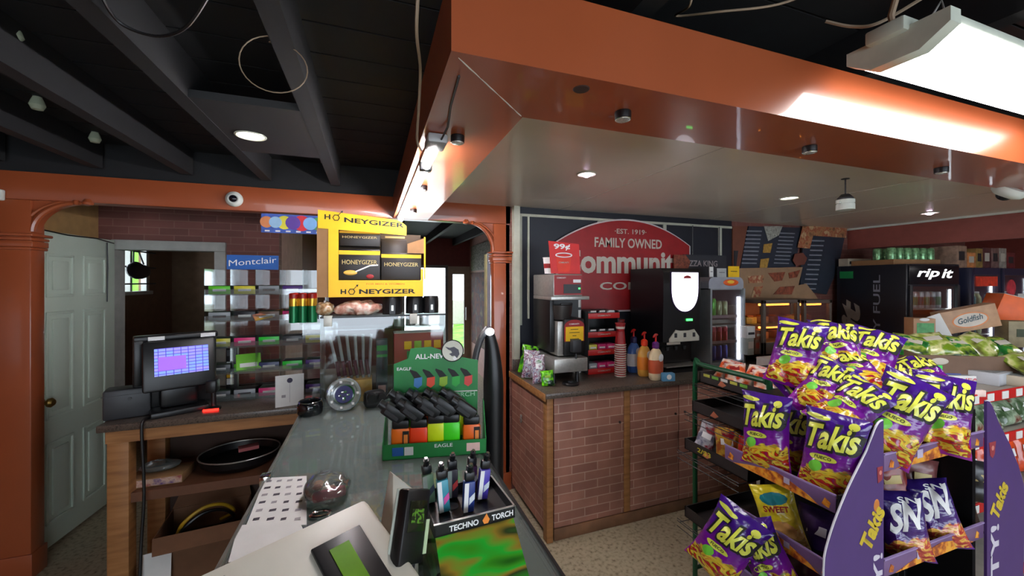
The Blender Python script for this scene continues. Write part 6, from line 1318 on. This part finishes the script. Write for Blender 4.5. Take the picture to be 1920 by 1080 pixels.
def bag(u, v, d, yaw, tilt, roll, kind, label, s=1, group=G1):
    M = bagM(pD(u, v, d), yaw, tilt, roll, s)
    if kind not in used: used.add(kind); t = protos[kind]; t.matrix_basis = M; t['label'] = label; t['group'] = group; return t
    return dup(protos[kind], M, label, group)
# left face, upper shelf
bag(1436, 808, 1.46, -76, -6, 2, 0, 'upright purple chip bag at the far end of the left upper shelf')
bag(1484, 818, 1.50, -76, -4, 0, 0, 'purple chip bag half hidden between the two upright bags on the left upper shelf')
bag(1560, 852, 1.29, -70, -8, -5, 0, 'upright purple chip bag at the near end of the left upper shelf')
# pile on top
bag(1492, 662, 1.50, -52, -18, -12, 1, 'purple chip bag at the top left corner of the pile', .95)
bag(1568, 652, 1.56, -40, -40, -8, 2, 'purple chip bag at the crest of the pile, second from its left corner')
bag(1632, 668, 1.58, -50, -38, -20, 1, 'purple chip bag at the crest of the pile, third from its left corner')
bag(1545, 722, 1.42, -50, -34, -26, 2, 'small looking purple chip bag tucked below the top left corner bag of the pile', .85)
bag(1600, 700, 1.46, -46, -66, 10, 1, 'purple chip bag lying nearly flat in the middle of the pile')
bag(1594, 762, 1.34, -52, -40, -40, 1, 'purple chip bag turned askew just above the near left shelf bag', .9)
bag(1684, 722, 1.52, -44, -64, -14, 2, 'crumpled purple chip bag lying flat at the right of the pile')
bag(1735, 706, 1.62, -50, -60, 16, 1, 'purple chip bag lying flat at the right end of the pile beside the white cartons', .9)
bag(1508, 735, 1.50, -40, -30, 30, 2, 'dark turned purple chip bag at the left of the pile above the left shelf', .9)
# front face, top shelf
bag(1682, 782, 1.32, -46, -14, -28, 0, 'large purple chip bag leaning left on the front shelf between the purple side panels', 1.08)
bag(1766, 775, 1.38, -42, -14, -10, 1, 'purple chip bag on the right of the front shelf, beside the black carton')
# lower
bag(1362, 1018, 1.42, -62, -4, -26, 0, 'tilted purple chip bag low on the left face of the rack beside the green post', 1.05)
bag(1462, 972, 1.42, -56, -10, 16, 'ye', 'yellow ridged crisps bag leaning on the left middle shelf', .82, None)
bag(1694, 985, 1.36, -40, -8, 6, 'sn', 'indigo snack bag with white letters, left of two on the lower front shelf', .82, 'indigo snack bags on the lower front shelf')
bag(1752, 962, 1.44, -40, -14, 12, 'sn', 'indigo snack bag with white letters, right of two on the lower front shelf', .85, 'indigo snack bags on the lower front shelf')
bag(1438, 1050, 1.36, -60, -8, 30, 2, 'dark purple chip bag lying tilted behind the lower left rail of the rack', .9)
for o in list(C.objects):
    if o.name.startswith('chip_bag') and o.get('group') is None and 'group' in o.keys(): del o['group']

# ================= CHIP RACK =================
RXa, RXb, RYf, RYb = 1.537, 2.13, .79, 1.22
M_purp = mat('rack_purple', (74, 48, 110), .45, var=.05); M_rail = mat('rail_purple', (116, 88, 132), .3, coat=.3)
t = thing('chip_rack', 'purple sided snack rack with shelves on its left and front faces', 'display rack', (0, 0, 0)); rk = t
b = B(); b.bx(RXa+.03, RXb-.02, 1.0, 1.02, .05, 1.17); b.bx(RXa+.01, RXa+.03, RYf+.02, RYb, .05, 1.17); b.bx(RXb-.02, RXb, RYf+.02, RYb, .05, 1.17); b.bx(RXa+.01, RXb, RYb-.02, RYb, .05, 1.17); b.obj('black_core', M_blackp, t)
b = B(); b.bx(RXa+.01, RXb, 1.0, RYb, 1.17, 1.185); b.obj('top_shelf', M_blackp, t)
wp = [(1655, 788), (1648, 792), (1640, 806), (1625, 845), (1592, 912), (1565, 978), (1549, 1030), (1545, 1062), (1546, 1130)]
W0 = [(pY(u, v, RYf-.006).x, pY(u, v, RYf-.006).z) for u, v in wp]
xr = W0[0][0]; W0 += [(W0[-1][0]+.03, .02), (xr, .02)]
def wing(pts, name, lab):
    b = B(); b.prism(pts, .008, frame((0, RYf-.0005, 0), (1, 0, 0), (0, 0, 1))); w_ = b.obj('side_panel', M_purp, t)
    b = B(); b.tube([(x, RYf-.005, z) for x, z in arcp([(x, 0, z) for x, z in pts[:-1]], 4) and [(q.x, q.z) for q in arcp([(x, 0, z) for x, z in pts[:-1]], 4)]], .003, n=8); b.obj('white_edge', mat('white_rubber', (206, 204, 210), .4), w_)
    return w_
wl = wing(W0, 'l', ''); mid = RXa+RXb; dxm = xr+RXb+.003
WR = [(dxm-x, z) for x, z in W0][::-1]; WR = WR[1:]+WR[:1]
WR = [(dxm-x, z) for x, z in W0]
wr = wing(WR, 'r', '')
Mwf = frame((0, RYf-.0087, 0), (0, 0, 1), (-1, 0, 0))
def wtext(w_, s_, xc, zc, lz, hx, m_, nm, bold, shear=0, rot=0):
    Mx = frame((xc, RYf-.0087, zc), (math.sin(rot), 0, math.cos(rot)), (-math.cos(rot), 0, math.sin(rot))); b = B(); b.text(s_, 0, 0, lz, hx, Mx, bold=bold, shear=shear, z=.0008); b.obj(nm, m_, w_)
M_gold = mat('gold_letters', (206, 180, 50), .4)
# left wing: visible part is the narrow strip near x = xr
wtext(wl, 'Takis', xr-.056, pY(1617, 990, RYf).z-.0, .135, .066, M_gold, 'logo', .05, .1, .6)
b = B(); b.sph((xr-.035, RYf-.0086, pY(1638, 945, RYf).z), (.014, .001, .02)); b.obj('logo_sprout', mat('orange_sprout', (200, 120, 50), .5), wl)
wtext(wl, 'INTENSITY!', xr-.03, pY(1637, 1036, RYf).z-.30, .60, .046, mat('lilac_white', (206, 200, 214), .5, var=0), 'slogan', .02)
zr0 = pY(1640, 888, RYf).z
b = B(); b.prism([(xr-.034, zr0+.024), (xr-.006, zr0+.024), (xr-.008, zr0-.018), (xr-.03, zr0-.026)], .001, frame((0, RYf-.0086, 0), (1, 0, 0), (0, 0, 1))); mk = b.obj('maker_mark', mat('mark_red', (150, 50, 60), .5), wl)
b = B(); b.cyl((xr-.019, RYf-.0098, zr0+.006), (xr-.019, RYf-.0104, zr0+.006), .007); b.obj('mark_figure', mat('mark_pink', (210, 130, 120), .5), mk)
xw = RXb+.003
zr1 = pY(1862, 840, RYf).z
wtext(wr, 'Takis', xw+.085, pY(1875, 932, RYf).z, .14, .07, M_gold, 'logo', .05, .1, .6)
wtext(wr, 'INTENSITY!', xw+.052, pY(1868, 978, RYf).z-.34, .68, .058, mat('lilac_white', (206, 200, 214)), 'slogan', .03)
b = B(); b.prism([(xw+.012, zr1+.03), (xw+.06, zr1+.03), (xw+.05, zr1-.018), (xw+.036, zr1-.03), (xw+.02, zr1-.018)], .001, frame((0, RYf-.0086, 0), (1, 0, 0), (0, 0, 1))); mk = b.obj('maker_mark', mat('mark_red', (150, 50, 60)), wr)
b = B(); b.cyl((xw+.036, RYf-.0098, zr1+.008), (xw+.036, RYf-.0104, zr1+.008), .009); b.obj('mark_figure', mat('mark_pink', (210, 130, 120)), mk)
M_chip = ramp_mat('rail_chip_print', [(.4, (150, 70, 40)), (.5, (220, 130, 40)), (.6, (236, 170, 60))], 40, 4, .35)
def rail(M, L, nm='price_rail'):
    b = B(); b.bx(0, L, -.006, 0, 0, .055, M=M, bev=.002); r_ = b.obj(nm, M_rail, rk)
    b = B(); b.prism([(L*.1, .002), (L*.88, .002), (L*.8, .018), (L*.66, .034), (L*.54, .044), (L*.40, .034), (L*.25, .02)], .001, M @ frame((0, -.0062, 0), (1, 0, 0), (0, 0, 1))); b.obj('chip_picture', M_chip, r_)
    for k in (.04, .9): b = B(); b.prism([(L*k, .012), (L*k+.022, .008), (L*k+.026, .026), (L*k+.010, .036)], .001, M @ frame((0, -.0062, 0), (1, 0, 0), (0, 0, 1))); b.obj('small_picture', M_chip, r_)
    b = B(); b.bx(L*.33-.02, L*.33+.012, -.0078, -.0068, .018, .046, M=M) if L > .5 else b.bx(L*.6, L*.6+.02, -.0078, -.0068, .02, .04, M=M); b.obj('price_tag', mat('tag_lilac', (190, 180, 206), .5), r_)
    b = B(); b.bx(0, L, -.0085, -.002, .054, .0585, M=M); b.obj('rail_lip', mat('lilac_edge', (150, 130, 180), .3), r_)
for z in (.945, .725, .50, .26):     # left face
    b = B(); b.bx(1.355, RXa+.01, .80, RYb-.02, z-.004, z); b.obj('left_shelf', M_blackp, t)
    rail(T(1.352, 1.215, z-.012) @ Rz(-PI/2), .405)
    b = B(); b.bx(1.345, 1.40, .798, .806, z-.02, z+.05, bev=.002); b.obj('rail_bracket', M_blackp, t)
for z in (1.052, .715, .40):
    b = B(); b.bx(RXa+.005, RXb-.003, .797, 1.0, z-.004, z); b.obj('front_shelf', M_blackp, t)
    rail(T(RXa+.004, RYf+.004, z-.012), RXb-RXa-.006)
b = B()
for k in range(12): b.cyl((RXa+.06+k*.042, .985, .10), (RXa+.06+k*.042, .985, 1.03), .002, n=6)
for k in range(9): b.cyl((RXa+.04, .985, .2+k*.09), (RXb-.04, .985, .2+k*.09), .002, n=6)
b.obj('wire_mesh', M_dark, t, kind='stuff')
# dark small packets at the right of the lower front shelf
for k, (u, v, l) in enumerate(((1800, 960, 'dark maroon packet at the right end of the lower front shelf'), (1822, 900, 'black packet hanging above the right end of the lower front shelf'), (1668, 905, 'dark red packet under the front rail next to the left side panel'), (1722, 900, 'brown and purple packet under the front rail above the indigo bags'))):
    p = pY(u, v, .93); smallbag(p, -30, -8, 8*(-1)**k, .13, .17, .04, mat('dark_packet_%d' % k, ((60, 30, 40), (30, 30, 34), (120, 40, 34), (110, 60, 60))[k], .3, var=.5, scale=30), l, cat='packet', name='snack_packet', seed=20+k, logom=mat('gold_text', (190, 170, 110)))
for k, (u, v, l) in enumerate(((1500, 1040, 'maroon packet under the lower left rail'), (1530, 1000, 'dark purple packet behind the lower left rail'), (1480, 1068, 'deep red packet at the bottom of the left face'))):
    p = pX(u, v, 1.46); smallbag(p, -60, -8, 6*(-1)**k, .12, .17, .035, mat('dark_packet_l%d' % k, ((70, 26, 40), (60, 40, 90), (130, 24, 30))[k], .3, var=.5, scale=30), l, cat='packet', name='snack_packet', seed=30+k)
p = pY(1820, 785, .90); t2 = thing('black_carton', 'black carton with a pale label at the right end of the front shelf', 'carton', (2.04, .86, 1.0525)); b = B(); b.bx(-.06, .075, -.04, .09, 0, .20, bev=.003); b.obj('body', M_blackp, t2)
b = B(); b.bx(-.04, .05, -.042, -.04, .07, .13); b.obj('label_panel', mat('white_blue_label', (170, 196, 220), .5, var=.3, scale=40), t2)

# ================= GREEN WIRE RACK =================
GX, GYa, GYb, GZ = 1.67, 1.27, 1.70, 1.20
M_gr = mat('dark_green_metal', (14, 74, 44), .35)
t = thing('wire_rack', 'dark green tube framed wire rack behind the chip rack', 'wire rack', (GX, GYa, 0)); LX = .60; LY = GYb-GYa
for x in (0, LX):
    b = B(); b.tube(arcp([(x, LY, .0), (x, LY, .5), (x, LY, GZ-.04), (x, LY-.03, GZ), (x, LY-.08, GZ), (x, .06, GZ), (x, .02, GZ-.005), (x, 0, GZ-.04), (x, 0, .5), (x, 0, 0)], 5), .013, n=10); b.obj('side_frame', M_gr, t)
b = B(); b.tube([(0, LY, .08), (LX, LY, .08)], .01); b.tube([(0, LY, GZ-.1), (LX, LY, GZ-.1)], .008); b.obj('cross_bar', M_gr, t)
def tray(z, ext, nm, lab):
    b = B(); b.bx(-ext, LX-.02, .02, LY-.03, z, z+.004)
    for q in ((-ext, -ext+.006, .02, LY-.03), (LX-.026, LX-.02, .02, LY-.03), (-ext, LX-.02, .02, .026), (-ext, LX-.02, LY-.036, LY-.03)): b.bx(*q, z, z+.055)
    tr_ = b.obj('shelf_tray', mat('dark_tray', (40, 34, 34), .6), t)
    b = B()
    for k in range(5): b.cyl((-ext-.05, .04+k*.085, z-.01), (LX-.03, .04+k*.085, z-.01), .002, n=6)
    for k in range(8): b.cyl((-ext-.05+k*.085, .03, z-.012), (-ext-.05+k*.085, LY-.03, z-.012), .002, n=6)
    b.cyl((-ext-.05, .03, z-.04), (-ext-.05, LY-.03, z-.04), .002, n=6); b.cyl((-ext-.05, .03, z), (-ext-.05, LY-.03, z), .002, n=6); b.obj('shelf_wire', M_dark, t, kind='stuff')
    return tr_
a1 = tray(1.105, .0, '', ''); a2 = tray(.955, .05, '', ''); a3 = tray(.76, .10, '', ''); a4 = tray(.4, .10, '', '')
for k, (z, x, ext) in enumerate(((1.105, -.0, 0), (.955, -.05, 0), (.76, -.10, 0))):
    b = B(); b.prism([(LY*.35, .012), (LY*.42, .008), (LY*.47, .022), (LY*.4, .04)], .001, frame((x-.0005, LY, z), (0, -1, 0), (0, 0, 1))); b.obj('orange_mark', mat('orange_mark', (190, 110, 80), .5), (a1, a2, a3)[k])
for k in range(5): b = B(); b.bx(-.0025, -.001, LY-.10-k*.055, LY-.06-k*.055, 1.105+.038, 1.105+.052); b.obj('price_tag', (mat('tag_yellow', (200, 200, 90), .5), mat('tag_green', (120, 180, 70), .5), M_paper)[k % 3], a1)
b = B(); b.text('2/$3', .16, .028, .085, .026, frame((-.1012, LY, .76), (0, -1, 0), (0, 0, 1)), bold=.02); b.obj('price_lettering', mat('yellow_text', (200, 190, 50), .5, var=0), a3)
# orange white packs on the top tray
for k in range(4):
    smallbag((GX+.10+.04*(k % 2), GYa+.10+k*.082, 1.172), -60, -55, 10*(-1)**k, .10, .15, .05, ramp_mat('orange_white_film', [(.42, (224, 90, 40)), (.5, (240, 190, 160)), (.58, (235, 230, 225)), (.66, (210, 70, 40))], 14, 3, .25, coat=.4), 'orange and white snack pack on the green rack top tray, %s from the front' % ('first', 'second', 'third', 'fourth')[k], group='orange and white packs on the green rack', seed=40+k, logom=M_sred)
smallbag((GX-.04, GYb-.12, .84), -60, -10, -16, .10, .16, .05, ramp_mat('silver_film', [(.4, (110, 112, 130)), (.55, (200, 200, 206)), (.65, (150, 50, 60))], 18, 3, .2, coat=.4), 'silver and white snack pack leaning on the low tray of the green rack', seed=50)
smallbag((GX-.03, GYb-.24, .85), -60, -10, 6, .12, .16, .05, ramp_mat('brown_film', [(.4, (150, 80, 40)), (.55, (210, 170, 60)), (.65, (150, 30, 40))], 18, 3, .2, coat=.4), 'amber and red snack pack beside the silver one on the green rack', seed=51)
smallbag((GX-.03, GYb-.35, .85), -60, -10, -6, .10, .15, .05, mat('red_film', (180, 40, 34), .25, var=.4, scale=30), 'red snack pack on the low tray of the green rack', seed=52, logom=M_yel)

# ================= RIGHT GONDOLA =================
t = thing('snack_gondola', 'white gondola shelf unit with red price strips at the right edge', 'shelf unit', (2.44, .95, 0)); gx = 1.6; gd = 1.0
M_gw = mat('gondola_grey', (170, 164, 156), .5)
for z, dd in ((1.14, gd), (.94, .45), (.66, .45), (.3, .45)):
    b = B(); b.bx(0, gx, .005, dd, z-.03, z); sh = b.obj('shelf', M_gw, t)
    b = B(); b.bx(-.0, gx, -.003, .004, z-.034, z+.012, bev=.002); st_ = b.obj('red_strip', M_red, sh)
    for k in range(12): b = B(); b.bx(.02+k*.125, .075+k*.125, -.0055, -.0035, z-.028, z+.006); b.obj('price_tag', M_paper, st_)
b = B(); b.bx(0, gx, .46, .49, 0, 1.11); b.bx(0, .02, .0, .46, 0, .27); b.bx(0, gx, .02, .46, 0, .08); b.obj('back_panel', M_gw, t)
b = B(); b.bx(0, gx, .49, gd, 0, 1.11); b.obj('rear_body', M_gw, t)
ZG = 1.1405
def flat(u, v, w_, d_, h_, rz, m_, label, z=ZG, txt=None, name='flat_carton', m2=None):
    p = pZ(u, v, z+h_); tt = thing(name, label, 'carton', (p.x, p.y, z), math.radians(rz)); b = B(); b.bx(-w_/2, w_/2, -d_/2, d_/2, 0, h_, bev=.003); b.obj('body', m_, tt)
    b = B(); b.bx(-w_*.42, w_*.42, -d_*.38, d_*.38, h_, h_+.001); b.obj('top_print', m2 or mat('grey_print', (140, 146, 150), .5, var=.4, scale=60), tt)
    if txt: b = B(); b.text(txt, 0, h_/2, w_*.5, h_*.4, frame((0, -d_/2-.0005, 0), (1, 0, 0), (0, 0, 1)), bold=.01); b.obj('lettering', mat('pink_text', (220, 90, 110), .5, var=0), tt)
    return tt
flat(1800, 702, .40, .07, .035, -22, M_paper, 'long white carton lying at the left end of the top gondola shelf', txt='AIRHEADS')
flat(1800, 728, .16, .06, .03, -22, mat('blush_card', (226, 200, 190), .5), 'short pinkish white carton in front of the long white one on the gondola')
flat(1850, 694, .16, .13, .06, 4, mat('silver_card', (186, 190, 196), .4), 'silver grey carton on the gondola right of the long white one')
flat(1898, 700, .16, .13, .05, 4, mat('tan_card', (190, 180, 160), .4), 'cream and brown carton on the gondola at the right edge')
flat(1790, 684, .12, .10, .05, -8, mat('blue_white_card', (190, 206, 220), .4), 'pale blue carton behind the long white one on the gondola')
for k in range(5):
    smallbag((2.62+k*.17, 1.03, 1.0), -8, -30, 5*(-1)**k, .15, .12, .05, ramp_mat('pale_green_film', [(.4, (70, 96, 60)), (.55, (170, 190, 160)), (.66, (120, 60, 50))], 12, 3, .25, coat=.4), 'pale green packet on the second gondola shelf, %s from the left' % ('first', 'second', 'third', 'fourth', 'fifth')[k], group='pale green packets on the second gondola shelf', seed=60+k)
for k in range(5):
    smallbag((2.62+k*.17, 1.03, .78), -8, -10, 5*(-1)**k, .15, .2, .06, mat('orange_film', (214, 74, 30), .25, var=.4, scale=12, coat=.4), 'orange packet on the third gondola shelf, %s from the left' % ('first', 'second', 'third', 'fourth', 'fifth')[k], group='orange packets on the third gondola shelf', seed=70+k)
# brown crate with green tags and packets in it
def place(u, v, d): return pD(u, v, d)
p = pD(1745, 690, 2.02); t = thing('display_crate', 'brown cardboard display crate with green and blue tags behind the chip pile', 'crate', (p.x, p.y, ZG), math.radians(-28))
cwid = .52
b = B(); b.bx(-.06, cwid, 0, .008, 0, .13); b.bx(-.06, cwid, .24, .248, 0, .16); b.prism([(0, 0), (.248, 0), (.248, .17), (.0, .13)], .008, frame((-.06, 0, 0), (0, 1, 0), (0, 0, 1))); b.bx(cwid-.008, cwid, 0, .248, 0, .13); b.bx(-.06, cwid, 0, .248, 0, .006); b.obj('box', mat('brown_crate', (110, 84, 66), .7), t)
b = B(); b.bx(-.04, .05, -.004, 0, .045, .08); b.obj('green_tag', mat('green_tag', (50, 200, 80), .5), t)
b = B(); b.bx(-.03, .13, -.0045, -.001, .0, .04); b.obj('blue_tag', mat('blue_tag', (50, 80, 170), .5), t)
b = B(); b.sph((.04, -.001, .10), (.04, .003, .018)); b.obj('pale_mark', M_cream, t)
Mcr = t.matrix_basis if 0 else T(p.x, p.y, ZG) @ Rz(math.radians(-28))
M_gb = ramp_mat('green_snack_film', [(.36, (24, 90, 40)), (.46, (50, 130, 50)), (.52, (170, 180, 90)), (.58, (120, 150, 40)), (.66, (40, 60, 40))], 12, 3, .25, coat=.4)
M_gb2 = ramp_mat('olive_snack_film', [(.36, (90, 90, 40)), (.46, (150, 170, 70)), (.54, (214, 210, 150)), (.6, (110, 140, 30))], 10, 3, .25, coat=.4)
gl = ('at the left end', 'second from the left', 'in the middle', 'fourth from the left', 'at the right end')
for k in range(5):
    q = Mcr @ Vector((.0+.105*k, .12, .155+.015*(k % 2))); smallbag(q, -50+9*k, -52, (-20, 14, -8, 24, 6)[k], .17, .16, .06, M_gb if k % 2 == 0 else M_gb2, '%s snack bag heaped in the brown crate, %s' % (('dark green', 'olive green')[k % 2], gl[k]), group='green snack bags in the brown crate', seed=80+k, logom=M_cream)
for k in range(4):
    q = Mcr @ Vector((.40+.11*k, -.02+.05*k, .10)); smallbag(q, -30, -60, (14, -10, 20, -14)[k], .16, .15, .06, M_gb2, 'olive packet spilling over the right of the brown crate, %s' % gl[k], group='olive packets right of the crate', seed=90+k, logom=M_cream)
# riser with cartons behind
t = thing('shelf_riser', 'grey riser on the gondola holding the cracker cartons', 'riser', (2.60, 1.62, ZG)); b = B(); b.bx(0, 1.4, 0, .30, .06, .075); b.obj('board', M_gw, t)
for x in (.0, 1.385): b = B(); b.bx(x, x+.015, 0, .30, 0, .06); b.obj('support', M_gw, t)
ZR = ZG+.0755
def cart(u, v0, v1, w_, dp, rz, m_, label, tilt=0, z=ZR, Y=1.72, name='snack_carton'):
    p = pY(u, v0, Y); hh_ = max(.06, pY(u, v1, Y).z-z); tt = thing(name, label, 'carton', M=T(p.x, Y, z) @ Rz(math.radians(rz)) @ Matrix.Rotation(math.radians(tilt), 4, 'Y')); b = B(); b.bx(-w_/2, w_/2, -dp/2, dp/2, 0, hh_, bev=.003); b.obj('body', m_, tt); return tt, hh_
tt, hh_ = cart(1724, 640, 596, .13, .10, -35, mat('kraft_side', (180, 140, 104), .6), 'small kraft carton with a green front behind the chip pile')
b = B(); b.bx(-.045, .055, -.0515, -.05, hh_*.1, hh_*.8); b.obj('green_front', mat('green_front', (80, 160, 90), .5, var=.3, scale=30), tt)
b = B(); b.sph((.0, -.05, hh_*.95), (.03, .003, .012)); b.obj('white_mark', M_wtext, tt)
p = pY(1770, 610, 1.66); tt = thing('white_flap', 'bright white carton flap standing left of the cracker carton', 'carton', M=T(p.x, 1.66, ZR+.004) @ Rz(math.radians(-35)) @ Matrix.Rotation(math.radians(-24), 4, 'Y')); b = B(); b.bx(-.05, .055, -.004, .004, .005, .19, bev=.002); b.obj('flap', M_paper, tt); b = B(); b.bx(-.045, .05, .004, .02, .01, .10, bev=.002); b.obj('backing', M_card, tt)
p = pY(1835, 606, 1.70); tt = thing('cracker_carton', 'tan cracker carton with an oval GOLDFISH badge, tilted on the riser', 'carton', M=T(p.x-.02, 1.75, ZR+.045) @ Rz(math.radians(-36)) @ Matrix.Rotation(math.radians(-14), 4, 'Y')); b = B(); b.bx(-.18, .18, -.05, .05, 0, .18, bev=.004); b.obj('body', mat('tan_carton', (190, 150, 116), .5, var=.15), tt)
Mgo = frame((0, -.0505, .085), (1, 0, 0), (0, 0, 1))
b = B(); b.prism([(.115*math.cos(a), .06*math.sin(a)) for a in [2*PI*k/32 for k in range(32)]], .001, Mgo); bd = b.obj('badge', mat('badge_orange', (226, 140, 80), .5), tt)
b = B(); b.prism([(.105*math.cos(a), .052*math.sin(a)) for a in [2*PI*k/32 for k in range(32)]], .001, Mgo, z0=.001); b.obj('badge_centre', mat('badge_cream', (214, 204, 190), .5), bd)
b = B(); b.text('Goldfish', 0, 0, .16, .045, Mgo, bold=.02, shear=.2, slope=.1, z=.003); b.obj('badge_lettering', mat('teal_grey_text', (70, 90, 96), .5, var=0), bd)
p = pY(1895, 600, 1.78); tt = thing('orange_carton', 'bright orange carton leaning open at the right edge behind the green bags', 'carton', M=T(p.x-.0, 1.80, ZR+.05) @ Rz(math.radians(-40)) @ Matrix.Rotation(math.radians(18), 4, 'Y')); b = B(); b.bx(-.16, .20, -.10, .10, 0.0, .24, bev=.004); b.obj('body', mat('vivid_orange', (240, 100, 14), .45), tt)
b = B(); b.bx(-.16, .20, -.10, .10, .2405, .244); b.bx(.2005, .205, -.1, .1, .0, .24); b.obj('white_inside', M_paper, tt)
p = pY(1905, 660, 1.60); tt = thing('olive_carton', 'dull olive carton under the orange carton at the right edge', 'carton', M=T(p.x, 1.56, ZG) @ Rz(math.radians(-30))); b = B(); b.bx(-.15, .2, -.06, .05, 0, .20, bev=.004); b.obj('body', mat('olive_card', (140, 128, 96), .5, var=.3), tt); b = B(); b.bx(-.1, .12, -.062, -.06, .08, .14); b.obj('dark_band', mat('dark_olive', (60, 70, 50), .5), tt)
